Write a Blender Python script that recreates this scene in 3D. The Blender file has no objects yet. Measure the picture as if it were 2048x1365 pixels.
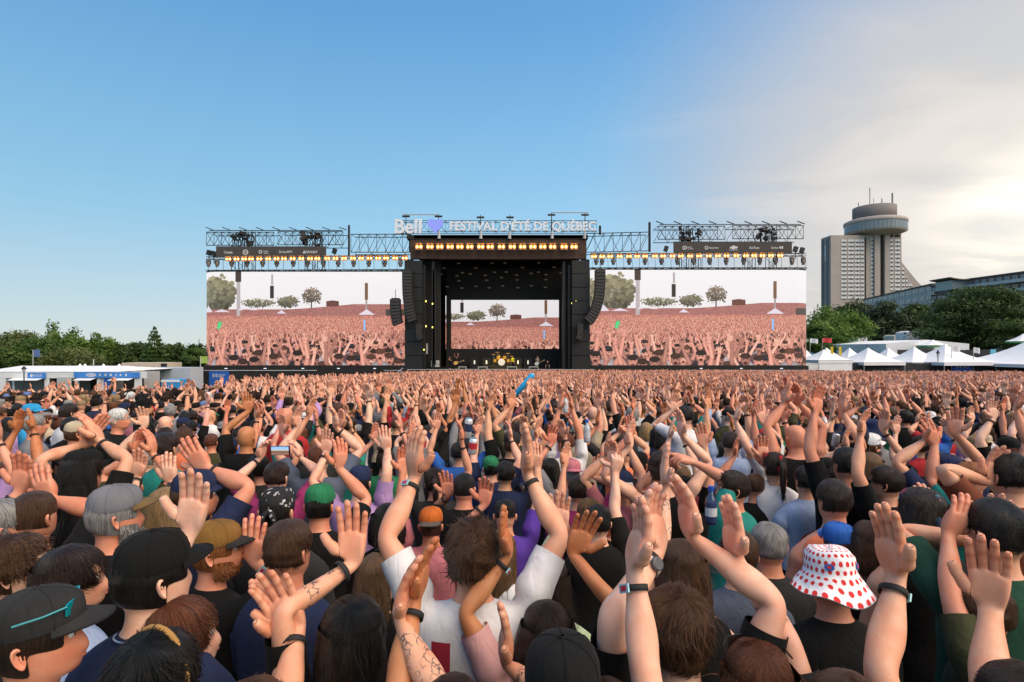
import bpy, bmesh, math, random
import numpy as np
from mathutils import Vector, Matrix, Euler
from mathutils.bvhtree import BVHTree
SC = bpy.context.scene
COL = SC.collection
# ------------------------------------------------------------------ camera, sky, sun, exposure
H_CAM = 2.45; FPX = 2048*20/36.0; HOR = 698.0
cam_d = bpy.data.cameras.new('camera'); cam = bpy.data.objects.new('camera', cam_d); COL.objects.link(cam)
cam_d.lens = 20; cam_d.sensor_width = 36; cam_d.clip_start = 0.05; cam_d.clip_end = 6000
cam.location = (0, 0, H_CAM); cam.rotation_euler = (math.radians(90), 0, 0)
cam_d.shift_y = (HOR-682.5)/2048.0
SC.camera = cam
SUN_AZ = math.radians(42.5); SUN_EL = math.radians(9.5)
SUN_DIR = Vector((math.sin(SUN_AZ)*math.cos(SUN_EL), math.cos(SUN_AZ)*math.cos(SUN_EL), math.sin(SUN_EL)))
W = bpy.data.worlds.new('World'); SC.world = W; W.use_nodes = True
def build_world():
    nt = W.node_tree; N = nt.nodes; L = nt.links; N.clear()
    def nd(t, **k):
        n = N.new(t)
        for a, v in k.items(): setattr(n, a, v)
        return n
    def mth(op, a, b=None, c=None, clamp=False):
        n = nd('ShaderNodeMath', operation=op, use_clamp=clamp)
        for i, v in enumerate((a, b, c)):
            if v is None: continue
            if isinstance(v, (int, float)): n.inputs[i].default_value = v
            else: L.new(v, n.inputs[i])
        return n.outputs[0]
    def mr(v, a, b, c=0.0, d=1.0, interp='SMOOTHSTEP'):
        n = nd('ShaderNodeMapRange', interpolation_type=interp); L.new(v, n.inputs[0])
        for i, q in enumerate((a, b, c, d)): n.inputs[i+1].default_value = q
        return n.outputs[0]
    def mix(f, a, b, blend='MIX'):
        n = nd('ShaderNodeMix', data_type='RGBA', blend_type=blend)
        for s, v in ((0, f), (6, a), (7, b)):
            if isinstance(v, (int, float)): n.inputs[s].default_value = v
            elif isinstance(v, tuple): n.inputs[s].default_value = (*v, 1)
            else: L.new(v, n.inputs[s])
        return n.outputs[2]
    sky = nd('ShaderNodeTexSky', sky_type='NISHITA'); sky.sun_disc = False
    sky.sun_elevation = math.radians(24); sky.sun_rotation = SUN_AZ
    sky.altitude = 100; sky.air_density = 1.0; sky.dust_density = 0.2; sky.ozone_density = 2.5
    tc = nd('ShaderNodeTexCoord')
    sep = nd('ShaderNodeSeparateXYZ'); L.new(tc.outputs['Generated'], sep.inputs[0])
    X, Y, Z = sep.outputs
    dot = nd('ShaderNodeVectorMath', operation='DOT_PRODUCT'); L.new(tc.outputs['Generated'], dot.inputs[0]); dot.inputs[1].default_value = SUN_DIR
    cs = dot.outputs['Value']
    # cloud sheet: noise on a plane above the viewer, thick on the sun's side of the sky
    zz = mth('ADD', mth('MAXIMUM', Z, 0.0), 0.10)
    cmb = nd('ShaderNodeCombineXYZ'); L.new(mth('DIVIDE', X, zz), cmb.inputs[0]); L.new(mth('DIVIDE', Y, zz), cmb.inputs[1])
    mp = nd('ShaderNodeMapping'); mp.inputs['Rotation'].default_value = (0, 0, 0.9); mp.inputs['Scale'].default_value = (0.45, 0.62, 1); L.new(cmb.outputs[0], mp.inputs[0])
    n1 = nd('ShaderNodeTexNoise'); n1.inputs['Scale'].default_value = 0.9; n1.inputs['Detail'].default_value = 9; n1.inputs['Roughness'].default_value = 0.56; n1.inputs['Distortion'].default_value = 0.35
    L.new(mp.outputs[0], n1.inputs['Vector'])
    n2 = nd('ShaderNodeTexNoise'); n2.inputs['Scale'].default_value = 2.0; n2.inputs['Detail'].default_value = 7; n2.inputs['Roughness'].default_value = 0.5; n2.inputs['Distortion'].default_value = 0.6
    L.new(mp.outputs[0], n2.inputs['Vector'])
    side = mr(mth('ADD', cs, mth('MULTIPLY', mth('SUBTRACT', n1.outputs[0], 0.5), 0.10)), 0.80, 0.985)
    wisps = mr(n2.outputs[0], 0.34, 0.64)
    cover = mth('MULTIPLY', side, mth('ADD', mth('MULTIPLY', wisps, 0.22), 0.78), clamp=True)
    # clear air: Nishita sky drawn towards the deep even blue of a clear evening
    rp = nd('ShaderNodeValToRGB'); L.new(Z, rp.inputs[0]); e = rp.color_ramp.elements; e[1].position = 1.0
    stops = [(0.0, (4.2, 4.75, 4.95)), (.10, (3.25, 4.5, 5.3)), (.20, (2.15, 4.1, 5.5)), (.33, (1.5, 3.45, 5.3)), (.50, (.82, 2.5, 4.8)), (1.0, (.40, 1.5, 3.8))]
    for i, (q, c_) in enumerate(stops):
        el = e[0] if i == 0 else e[len(e)-1] if i == len(stops)-1 else e.new(q)
        el.position = q; el.color = (*[x/6.0 for x in c_], 1)
    sc6 = nd('ShaderNodeVectorMath', operation='SCALE'); sc6.inputs['Scale'].default_value = 6.0; L.new(rp.outputs[0], sc6.inputs[0])
    base = mix(0.82, sky.outputs[0], sc6.outputs[0])
    grey = mix(mr(cs, 0.86, 0.995), (2.95, 3.2, 3.9), (4.8, 4.4, 4.05))
    grey = mix(mth('MULTIPLY', mr(n2.outputs[0], 0.44, 0.64), 0.60), grey, (5.2, 5.1, 5.1))
    c = mix(cover, base, grey)
    g1 = mth('MULTIPLY', mth('POWER', mth('MAXIMUM', cs, 0.0), 300.0), 3.2)
    g2 = mth('MULTIPLY', mth('POWER', mth('MAXIMUM', cs, 0.0), 60.0), .75)
    gl = mth('MULTIPLY', mth('ADD', g1, g2), mth('ADD', mth('MULTIPLY', wisps, 1.0), 0.35))
    sc = nd('ShaderNodeVectorMath', operation='SCALE'); sc.inputs[0].default_value = (1.0, 0.86, 0.62); L.new(gl, sc.inputs['Scale'])
    c = mix(1.0, c, sc.outputs[0], 'ADD')
    bg = nd('ShaderNodeBackground'); bg.inputs['Strength'].default_value = SKY_STR; L.new(c, bg.inputs['Color'])
    out = nd('ShaderNodeOutputWorld'); L.new(bg.outputs[0], out.inputs['Surface'])
SKY_STR = 0.10
build_world()
sun_d = bpy.data.lights.new('sun', 'SUN'); sun = bpy.data.objects.new('sun', sun_d); COL.objects.link(sun)
sun_d.energy = 3.4; sun_d.angle = math.radians(75); sun_d.color = (1.0, 0.80, 0.58)
LAMP_AZ, LAMP_EL = math.radians(128), math.radians(50)   # soft warm lamp added behind the camera; the sky's own sun stands front right
LAMP_DIR = Vector((math.sin(LAMP_AZ)*math.cos(LAMP_EL), math.cos(LAMP_AZ)*math.cos(LAMP_EL), math.sin(LAMP_EL)))
sun.rotation_euler = (-LAMP_DIR).to_track_quat('-Z', 'Y').to_euler()
vs = SC.view_settings
vs.view_transform = 'Standard'; vs.look = 'None'; vs.exposure = 0.6; vs.gamma = 1.0; vs.use_curve_mapping = False
SC.cycles.use_denoising = True
SC.cycles.max_bounces = 6; SC.cycles.diffuse_bounces = 3; SC.cycles.glossy_bounces = 3; SC.cycles.transparent_max_bounces = 8
SC.cycles.caustics_reflective = False; SC.cycles.caustics_refractive = False
SC.cycles.sample_clamp_indirect = 8

# ------------------------------------------------------------------ helpers
RNG = random.Random(7); NPR = np.random.default_rng(7)
def P(px, py, d):
    """point at distance d (along +Y) that the photograph shows at pixel px, py"""
    return Vector(((px-1024)/FPX*d, d, H_CAM-(py-HOR)/FPX*d))
def sstep(a, b, x):
    t = min(1, max(0, (x-a)/(b-a))); return t*t*(3-2*t)
def ground_z(x, y):
    z = -0.033*min(max(y, 0), 76)
    z -= 1.5*sstep(4, 32, -x)*sstep(8, 42, y)
    z -= 0.35*sstep(20, 60, x)*sstep(30, 75, y)
    z += 0.030*max(0, y-92)*sstep(30, 75, x) if y < 260 else 0.030*168*sstep(30, 75, x)
    return z
MATS = {}
def mat(name, color=(0.5, 0.5, 0.5), rough=0.6, metal=0.0, noise=0.0, nscale=20.0, bump=0.0, bscale=60.0, emit=None, estr=0.0, objcol=False, spec=0.5, sheen=0.0, coords='Object', rnd=0.0):
    if name in MATS: return MATS[name]
    m = bpy.data.materials.new(name); m.use_nodes = True; MATS[name] = m
    nt = m.node_tree; N = nt.nodes; L = nt.links; b = N['Principled BSDF']
    b.inputs['Base Color'].default_value = (*color, 1); b.inputs['Roughness'].default_value = rough; b.inputs['Metallic'].default_value = metal
    b.inputs['Specular IOR Level'].default_value = spec
    if sheen: b.inputs['Sheen Weight'].default_value = sheen
    tc = N.new('ShaderNodeTexCoord')
    src = None
    if objcol:
        oi = N.new('ShaderNodeObjectInfo'); src = oi.outputs['Color']
    if noise > 0 or rnd > 0:
        mx = N.new('ShaderNodeMix'); mx.data_type = 'RGBA'; mx.blend_type = 'MULTIPLY'; mx.inputs[0].default_value = 1
        if src is not None: L.new(src, mx.inputs[6])
        else: mx.inputs[6].default_value = (*color, 1)
        n = N.new('ShaderNodeTexNoise'); n.inputs['Scale'].default_value = nscale; n.inputs['Detail'].default_value = 6; n.inputs['Roughness'].default_value = 0.65
        L.new(tc.outputs[coords], n.inputs['Vector'])
        mr = N.new('ShaderNodeMapRange'); mr.inputs[1].default_value = 0.3; mr.inputs[2].default_value = 0.7; mr.inputs[3].default_value = 1-noise; mr.inputs[4].default_value = 1+noise
        L.new(n.outputs[0], mr.inputs[0]); L.new(mr.outputs[0], mx.inputs[7]); src = mx.outputs[2]
        if rnd > 0:
            oi2 = N.new('ShaderNodeObjectInfo'); mr2 = N.new('ShaderNodeMapRange'); mr2.inputs[3].default_value = 1-rnd; mr2.inputs[4].default_value = 1+rnd
            L.new(oi2.outputs['Random'], mr2.inputs[0])
            mx2 = N.new('ShaderNodeMix'); mx2.data_type = 'RGBA'; mx2.blend_type = 'MULTIPLY'; mx2.inputs[0].default_value = 1
            L.new(src, mx2.inputs[6]); L.new(mr2.outputs[0], mx2.inputs[7]); src = mx2.outputs[2]
    if src is not None: L.new(src, b.inputs['Base Color'])
    if bump > 0:
        n = N.new('ShaderNodeTexNoise'); n.inputs['Scale'].default_value = bscale; n.inputs['Detail'].default_value = 5
        L.new(tc.outputs[coords], n.inputs['Vector'])
        bp = N.new('ShaderNodeBump'); bp.inputs['Strength'].default_value = bump; bp.inputs['Distance'].default_value = 0.02
        L.new(n.outputs[0], bp.inputs['Height']); L.new(bp.outputs[0], b.inputs['Normal'])
    if emit:
        b.inputs['Emission Color'].default_value = (*emit, 1); b.inputs['Emission Strength'].default_value = estr
    return m
def link(o, parent=None):
    COL.objects.link(o)
    if parent is not None: o.parent = parent
    return o
def tag(o, label=None, cat=None, group=None, kind=None):
    if label: o['label'] = label
    if cat: o['category'] = cat
    if group: o['group'] = group
    if kind: o['kind'] = kind
    return o
def empty(name, loc=(0, 0, 0), rz=0.0, parent=None):
    o = bpy.data.objects.new(name, None); o.empty_display_size = 0.1
    o.location = loc; o.rotation_euler = (0, 0, rz); return link(o, parent)
def np_mesh(name, V, F, smooth=True, attrs=None, matidx=None):
    """V (n,3); F (m,4) int array of quads or (m,3) triangles"""
    F = np.asarray(F, np.int32); V = np.asarray(V, np.float32); m = bpy.data.meshes.new(name); k = F.shape[1]
    m.vertices.add(len(V)); m.vertices.foreach_set('co', V.ravel())
    m.loops.add(F.size); m.loops.foreach_set('vertex_index', F.ravel())
    m.polygons.add(len(F)); m.polygons.foreach_set('loop_start', np.arange(0, F.size, k, dtype=np.int32))
    m.polygons.foreach_set('use_smooth', np.full(len(F), smooth, bool))
    if matidx is not None: m.polygons.foreach_set('material_index', np.asarray(matidx, np.int32))
    for nm, a in (attrs or {}).items():
        at = m.attributes.new(nm, 'FLOAT', 'POINT'); at.data.foreach_set('value', np.asarray(a, np.float32))
    m.update(calc_edges=True); return m
def mobj(name, mesh, material, parent=None, loc=(0, 0, 0), rz=0.0):
    if isinstance(material, (list, tuple)):
        if not mesh.materials:
            for q in material: mesh.materials.append(q)
    elif not mesh.materials: mesh.materials.append(material)
    o = bpy.data.objects.new(name, mesh); o.location = loc; o.rotation_euler = (0, 0, rz); return link(o, parent)
class MB:
    """collects simple solids, built as ONE mesh"""
    def __init__(s): s.v = []; s.f = []
    def add(s, V, F):
        n = len(s.v); s.v += [tuple(p) for p in V]; s.f += [tuple(i+n for i in f) for f in F]; return s
    def box(s, a, b, rot=None, piv=None):
        x0, y0, z0 = a; x1, y1, z1 = b
        V = [(x0, y0, z0), (x1, y0, z0), (x1, y1, z0), (x0, y1, z0), (x0, y0, z1), (x1, y0, z1), (x1, y1, z1), (x0, y1, z1)]
        if rot is not None:
            pv = Vector(piv if piv else ((x0+x1)/2, (y0+y1)/2, (z0+z1)/2)); V = [tuple(rot @ (Vector(p)-pv)+pv) for p in V]
        return s.add(V, [(3, 2, 1, 0), (4, 5, 6, 7), (0, 1, 5, 4), (1, 2, 6, 5), (2, 3, 7, 6), (3, 0, 4, 7)])
    def tube(s, p, q, r, n=6, r2=None, cap=True):
        p = Vector(p); q = Vector(q); d = (q-p)
        if d.length < 1e-6: return s
        d.normalize(); u = d.orthogonal().normalized(); w = d.cross(u); r2 = r if r2 is None else r2; V = []
        for c, rr in ((p, r), (q, r2)):
            for i in range(n):
                a = 2*math.pi*i/n; V.append(tuple(c+u*rr*math.cos(a)+w*rr*math.sin(a)))
        F = [(i, (i+1) % n, n+(i+1) % n, n+i) for i in range(n)]
        if cap: F += [tuple(range(n-1, -1, -1)), tuple(range(n, 2*n))]
        return s.add(V, F)
    def path(s, pts, radii, n=6):
        pts = [Vector(p) for p in pts]; V = []; F = []; u = None
        for i, p in enumerate(pts):
            d = (pts[min(i+1, len(pts)-1)]-pts[max(i-1, 0)]).normalized()
            u = d.orthogonal().normalized() if u is None else (u-d*u.dot(d)).normalized()
            w = d.cross(u); r = radii[i] if hasattr(radii, '__len__') else radii
            for k in range(n):
                a = 2*math.pi*k/n; V.append(tuple(p+u*r*math.cos(a)+w*r*math.sin(a)))
        for i in range(len(pts)-1):
            for k in range(n): F.append((i*n+k, i*n+(k+1) % n, (i+1)*n+(k+1) % n, (i+1)*n+k))
        F += [tuple(range(n-1, -1, -1)), tuple(range((len(pts)-1)*n, len(pts)*n))]
        return s.add(V, F)
    def lathe(s, prof, c=(0, 0, 0), n=16, sx=1, sy=1, cap=True):
        V = []; F = []
        for (r, z) in prof:
            for k in range(n):
                a = 2*math.pi*k/n; V.append((c[0]+r*sx*math.cos(a), c[1]+r*sy*math.sin(a), c[2]+z))
        for i in range(len(prof)-1):
            for k in range(n): F.append((i*n+k, i*n+(k+1) % n, (i+1)*n+(k+1) % n, (i+1)*n+k))
        if cap: F += [tuple(range(n-1, -1, -1)), tuple(range((len(prof)-1)*n, len(prof)*n))]
        return s.add(V, F)
    def prism(s, poly, z0, z1):
        n = len(poly); V = [(x, y, z0) for x, y in poly]+[(x, y, z1) for x, y in poly]
        F = [(i, (i+1) % n, n+(i+1) % n, n+i) for i in range(n)]+[tuple(range(n-1, -1, -1)), tuple(range(n, 2*n))]
        return s.add(V, F)
    def slab(s, poly, y0, y1):
        """polygon in x, z (counter-clockwise from the front) with depth in y"""
        n = len(poly); V = [(x, y0, z) for x, z in poly]+[(x, y1, z) for x, z in poly]
        F = [((i+1) % n, i, n+i, n+(i+1) % n) for i in range(n)]+[tuple(range(n)), tuple(range(2*n-1, n-1, -1))]
        return s.add(V, F)
    def mesh(s, name, smooth=False):
        m = bpy.data.meshes.new(name); m.from_pydata(s.v, [], s.f)
        if smooth: m.polygons.foreach_set('use_smooth', [True]*len(m.polygons))
        m.update(); return m
    def build(s, name, material, parent=None, loc=(0, 0, 0), rz=0.0, smooth=False):
        return mobj(name, s.mesh(name, smooth), material, parent, loc, rz)
def copy_tree(o, parent=None):
    c = o.copy(); link(c, parent)
    for ch in list(o.children):
        copy_tree(ch, c)
    return c
# ------------------------------------------------------------------ ground
def ground():
    xs = np.concatenate([np.linspace(-1500, -120, 12), np.linspace(-110, 110, 56), np.linspace(120, 1500, 12)]); ys = np.concatenate([np.linspace(-60, 100, 48), np.linspace(110, 300, 20), np.linspace(330, 3000, 14)])
    V = np.array([(x, y, ground_z(x, y)) for y in ys for x in xs]); n = len(xs)
    F = np.array([(j*n+i, j*n+i+1, (j+1)*n+i+1, (j+1)*n+i) for j in range(len(ys)-1) for i in range(n-1)])
    o = mobj('ground', np_mesh('ground', V, F), mat('trodden_grass', (.060, .070, .030), 1.0, noise=.5, nscale=.8, bump=.6, bscale=6)); tag(o, kind='structure')
ground()
# ------------------------------------------------------------------ text
def text_mesh(s, name='text', extrude=0.0, bold=0.0):
    cu = bpy.data.curves.new('t', 'FONT'); cu.body = s; cu.size = 1; cu.resolution_u = 3; cu.extrude = extrude; cu.offset = bold
    o = bpy.data.objects.new('t', cu); COL.objects.link(o); bpy.context.view_layer.update()
    me = bpy.data.meshes.new_from_object(o.evaluated_get(bpy.context.evaluated_depsgraph_get())); bpy.data.objects.remove(o); bpy.data.curves.remove(cu)
    co = np.empty(len(me.vertices)*3, np.float32); me.vertices.foreach_get('co', co); co = co.reshape(-1, 3); co = np.stack([co[:, 0], -co[:, 2], co[:, 1]], 1); me.vertices.foreach_set('co', co.ravel()); me.name = name; me.update(); return me
def mesh_bounds(me):
    co = np.empty(len(me.vertices)*3, np.float32); me.vertices.foreach_get('co', co); co = co.reshape(-1, 3); return co.min(0), co.max(0)
def fit_text(s, px0, px1, py0, py1, D, material, parent=None, name='lettering', bold=.01, rel=None):
    """flat lettering that fills the given box of the photograph at distance D"""
    me = text_mesh(s, name, 0, bold); lo, hi = mesh_bounds(me); a = P(px0, py1, D); b = P(px1, py0, D)
    co = np.empty(len(me.vertices)*3, np.float32); me.vertices.foreach_get('co', co); co = co.reshape(-1, 3)
    co[:, 0] = a.x+(co[:, 0]-lo[0])/(hi[0]-lo[0])*(b.x-a.x); co[:, 2] = a.z+(co[:, 2]-lo[2])/(hi[2]-lo[2])*(b.z-a.z); co[:, 1] = D
    if parent is not None and rel is not False: co -= np.array(parent.location)
    me.vertices.foreach_set('co', co.ravel()); me.update(); return mobj(name, me, material, parent)
# ------------------------------------------------------------------ stage
D0 = 76.0
BLK = mat('stage_black', (.012, .011, .010), .8, noise=.3, nscale=1.5); BLKM = mat('black_steel', (.02, .019, .018), .5, .3); ALU = mat('truss_metal', (.022, .020, .020), .6, .2, noise=.2, nscale=4)
GREYB = mat('banner_grey', (.060, .052, .048), .8, noise=.08, nscale=1); WPRINT = mat('white_print', (.62, .62, .62), .7); LAMPH = mat('lamp_housing', (.03, .025, .02), .5)
LAMP = mat('lamp_glow', (1, .6, .3), .4, emit=(1, .48, .12), estr=16.0); LAMPR = mat('lamp_reflector', (.9, .5, .2), .35, emit=(1, .23, .015), estr=1.5)  # reflectors emit orange themselves, standing in for the glow around each bulb
SILV = mat('silver_letter', (.72, .75, .80), .5, emit=(.9, .93, 1), estr=.03); HEARTM = mat('heart_blue', (.22, .26, .75), .4, emit=(.25, .32, .9), estr=.25)  # letters carry a faint added glow to read whiter
def screen_image(W_=960, H_=450, seed=4):
    """the picture that the live screens show: a crowd, tents and trees under a pale sky"""
    rs = np.random.default_rng(seed); img = np.zeros((H_, W_, 3), np.float32); yy, xx = np.mgrid[0:H_, 0:W_].astype(np.float32); u = xx/W_; v = yy/H_
    img[:] = np.array([.86, .84, .84]); img += (.06*(1-v))[..., None]*np.array([1, 1, 1.1])
    def blob(cx, cy, rx, ry, col, n=60, jit=.5, sz=.22):
        for _ in range(n*3):
            a = rs.random()*6.283; r = rs.random()**.5*(1+.18*rs.normal()); x = cx+rx*r*math.cos(a); y = cy+ry*r*math.sin(a); s = sz*.62*min(rx, ry)*(.4+rs.random()); sh = .8+.45*rs.random()+.25*(cy-y)/ry
            x0, x1, y0, y1 = int(max(0, x-s)), int(min(W_, x+s+1)), int(max(0, y-s)), int(min(H_, y+s+1))
            if x1 <= x0 or y1 <= y0: continue
            m = ((xx[y0:y1, x0:x1]-x)**2+(yy[y0:y1, x0:x1]-y)**2 < s*s*(.6+.5*rs.random((y1-y0, x1-x0)))); img[y0:y1, x0:x1][m] = np.array(col)*sh
    blob(.08*W_, .25*H_, .095*W_, .16*H_, (.46, .44, .36), 420); blob(.02*W_, .30*H_, .08*W_, .14*H_, (.48, .46, .39), 220)
    blob(.30*W_, .335*H_, .075*W_, .045*H_, (.46, .44, .36), 160); blob(.44*W_, .32*H_, .045*W_, .055*H_, (.44, .42, .35), 160); blob(.55*W_, .255*H_, .042*W_, .075*H_, (.46, .41, .36), 120, sz=.16)
    img[int(.30*H_):int(.40*H_), int(.549*W_):int(.555*W_)] = (.3, .25, .2)
    hill = .40-.055*np.clip((u-.45)/.3, 0, 1)**1.2
    m = (v > hill) & (v < .50); n1 = rs.random((H_, W_)); img[m] = (np.array([.76, .53, .50])*(.50+.70*n1[m])[:, None])
    r = (u > .62) & (u < .68) & (v > .305+.3*np.abs(u-.65)) & (v < .37); img[r] = (.45, .30, .27)
    for (a, b, y0, y1, c) in ((.195, .222, 0, .11, (.32, .27, .25)), (.200, .218, .11, .48, (.72, .68, .68)), (.363, .372, .03, .14, (.7, .66, .66)), (.358, .376, .15, .285, (.25, .22, .21)), (.803, .817, .12, .30, (.5, .38, .30)), (.806, .814, .30, .46, (.66, .60, .60)), (.90, 1.0, .40, .58, (.36, .32, .30))):
        img[int(y0*H_):int(y1*H_), int(a*W_):int(b*W_)] = c
    for (cx, cy, w, h) in ((.03, .43, .03, .07), (.055, .43, .03, .075), (.22, .41, .012, .03), (.41, .445, .022, .035), (.81, .46, .04, .06), (.13, .43, .04, .03), (.28, .41, .02, .02)):
        t = (np.abs(u-cx)/w < (v-(cy-h))/h) & (v < cy) & (v > cy-h); img[t] = (.86, .82, .86)
    img[(v > .47)] = (.50, .33, .32)
    def cap(x0, y0, x1, y1, r0, r1, col):
        xa, xb, ya, yb = int(max(0, min(x0, x1)-r0-1)), int(min(W_, max(x0, x1)+r0+2)), int(max(0, min(y0, y1)-r0-1)), int(min(H_, max(y0, y1)+r0+2))
        if xb <= xa or yb <= ya: return
        X_, Y_ = xx[ya:yb, xa:xb], yy[ya:yb, xa:xb]; dx, dy = x1-x0, y1-y0; t = np.clip(((X_-x0)*dx+(Y_-y0)*dy)/(dx*dx+dy*dy+1e-6), 0, 1)
        d = np.hypot(X_-x0-t*dx, Y_-y0-t*dy); rr = r0+(r1-r0)*t; m = d < rr
        sh = (.72+.4*np.sqrt(np.clip(1-(d/np.maximum(rr, .1))**2, 0, 1)))[..., None]; sub = img[ya:yb, xa:xb]; sub[m] = (np.array(col)*sh)[m]
    def ell(cx, cy, rx, ry, col):
        xa, xb, ya, yb = int(max(0, cx-rx)), int(min(W_, cx+rx+1)), int(max(0, cy-ry)), int(min(H_, cy+ry+1))
        if xb <= xa or yb <= ya: return
        q = ((xx[ya:yb, xa:xb]-cx)/rx)**2+((yy[ya:yb, xa:xb]-cy)/ry)**2; m = q < 1; sh = (.7+.4*np.sqrt(np.clip(1-q, 0, 1)))[..., None]; sub = img[ya:yb, xa:xb]; sub[m] = (np.array(col)*sh)[m]
    m = (v > .47) & (v < .66); n2 = np.repeat(np.repeat(rs.random((H_//3+1, W_//2+1)), 3, 0), 2, 1)[:H_, :W_]; img[m] = np.array([.86, .58, .52])*(.60+.55*n2[m])[:, None]
    y = .50
    while y < .84:
        t = (y-.50)/.34; sc = 2.2+9*t**1.5; n = int(W_/(sc*.95))
        for i in range(n):
            x = rs.random()*W_; yp = y*H_+rs.normal(0, sc*.4); sk = np.array([.98, .68, .60])*(.62+.44*rs.random())
            if rs.random() < .5: ell(x, yp+sc*.8, sc*.5, sc*.6, np.array([.30, .17, .15])*(.4+1.0*rs.random()))
            a = rs.normal(0, .35); L_ = sc*(2.0+rs.random()); cap(x, yp+sc, x+math.sin(a)*L_, yp+sc-L_, sc*.30, sc*.20, sk); ell(x+math.sin(a)*L_, yp+sc-L_, sc*.24, sc*.34, sk*1.04)
        y += .008+.022*t
    # front rows: faces, caps, raised arms with hands
    for row, (yr, sc, n) in enumerate(((.78, 18, 38), (.86, 25, 28), (.95, 33, 20))):
        xs = (np.arange(n)+rs.random(n)*.8)/n*W_; rs.shuffle(xs)
        for x in xs:
            yp = yr*H_+rs.normal(0, sc*.5); sk = np.array([.90, .64, .57])*(.70+.35*rs.random()); hr = np.array([.34, .23, .18])*(.5+.8*rs.random()); capw = rs.random() < .18
            ell(x, yp+sc*2.0, sc*1.5, sc*1.15, (.24, .21, .22) if rs.random() < .55 else (.66, .62, .63) if rs.random() < .6 else (.45, .34, .36))
            cap(x, yp+sc*.6, x, yp+sc*1.1, sc*.35, sc*.42, sk*.85); ell(x, yp, sc*.62, sc*.82, sk)
            ell(x, yp-sc*.50, sc*.66, sc*.42, (.22, .21, .22) if capw else hr)
            if capw: ell(x, yp-sc*.22, sc*.72, sc*.14, (.07, .07, .08))
            for sx in (-.24, .24): ell(x+sx*sc, yp+.02*sc, sc*.12, sc*.06, (.20, .11, .09))
            ell(x, yp+.28*sc, sc*.10, sc*.12, sk*.86); ell(x, yp+.50*sc, sc*.24, sc*(.08+.12*rs.random()), (.34, .12, .12))
            if rs.random() < .62:
                for sd in ((1, -1) if rs.random() < .4 else (1,) if rs.random() < .5 else (-1,)):
                    ex, ey = x+sd*sc*(1.4+.5*rs.random()), yp+sc*(.6-.6*rs.random()); hx, hy = ex+rs.normal(0, .7)*sc-sd*.3*sc, ey-sc*(2.0+rs.random()*1.2)
                    cap(x+sd*sc*1.1, yp+sc*1.6, ex, ey, sc*.36, sc*.30, sk*.92); cap(ex, ey, hx, hy, sc*.30, sc*.20, sk); ell(hx, hy-sc*.2, sc*.27, sc*.36, sk*1.04)
                    for f in (-.55, -.2, .15, .5): cap(hx, hy-sc*.3, hx+math.sin(f)*sc*.75, hy-sc*.3-math.cos(f)*sc*.65, sc*.10, sc*.07, sk*1.02)
    cap(.122*W_, .55*H_, .115*W_, .60*H_, 9, 7, (.35, .75, .5)); cap(.80*W_, .52*H_, .80*W_, .62*H_, 5, 5, (.55, .68, .85))
    img *= (1+.05*(rs.random((H_, W_, 1))-.5)); return np.clip(.5+(img-.5)*1.22, 0, 1)
def screen_material(name, img, estr):
    H_, W_, _ = img.shape; im = bpy.data.images.new(name, W_, H_, alpha=False); px = np.ones((H_, W_, 4), np.float32); px[..., :3] = img[::-1]
    im.pixels.foreach_set(px.ravel()); im.pack()
    m = bpy.data.materials.new(name); m.use_nodes = True; nt = m.node_tree; b = nt.nodes['Principled BSDF']; t = nt.nodes.new('ShaderNodeTexImage'); t.image = im; uv = nt.nodes.new('ShaderNodeUVMap')
    nt.links.new(uv.outputs[0], t.inputs[0]); nt.links.new(t.outputs[0], b.inputs['Emission Color']); b.inputs['Emission Strength'].default_value = estr; b.inputs['Base Color'].default_value = (.01, .01, .01, 1); b.inputs['Roughness'].default_value = .6
    return m
SCREEN_E = 0.60
IMG = screen_image(); SCRM = screen_material('live_picture', IMG, SCREEN_E); SCRC = screen_material('live_picture_cropped', IMG[int(.06*450):int(.76*450), int(.28*960):int(.90*960)], SCREEN_E*.9)
def curved_strip(pts, z0, z1, name, material, parent, flip=False):
    L_ = [0]
    for a, b in zip(pts, pts[1:]): L_.append(L_[-1]+math.hypot(b[0]-a[0], b[1]-a[1]))
    n = len(pts); V = [(x, y, z0) for x, y in pts]+[(x, y, z1) for x, y in pts]; F = [(i, i+1, n+i+1, n+i) for i in range(n-1)]
    me = bpy.data.meshes.new(name); me.from_pydata(V, [], F); uv = me.uv_layers.new(name='UVMap')
    for p in me.polygons:
        for li in p.loop_indices:
            vi = me.loops[li].vertex_index; uv.data[li].uv = (L_[vi % n]/L_[-1], 0 if vi < n else 1)
    me.update(); return mobj(name, me, material, parent)
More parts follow.
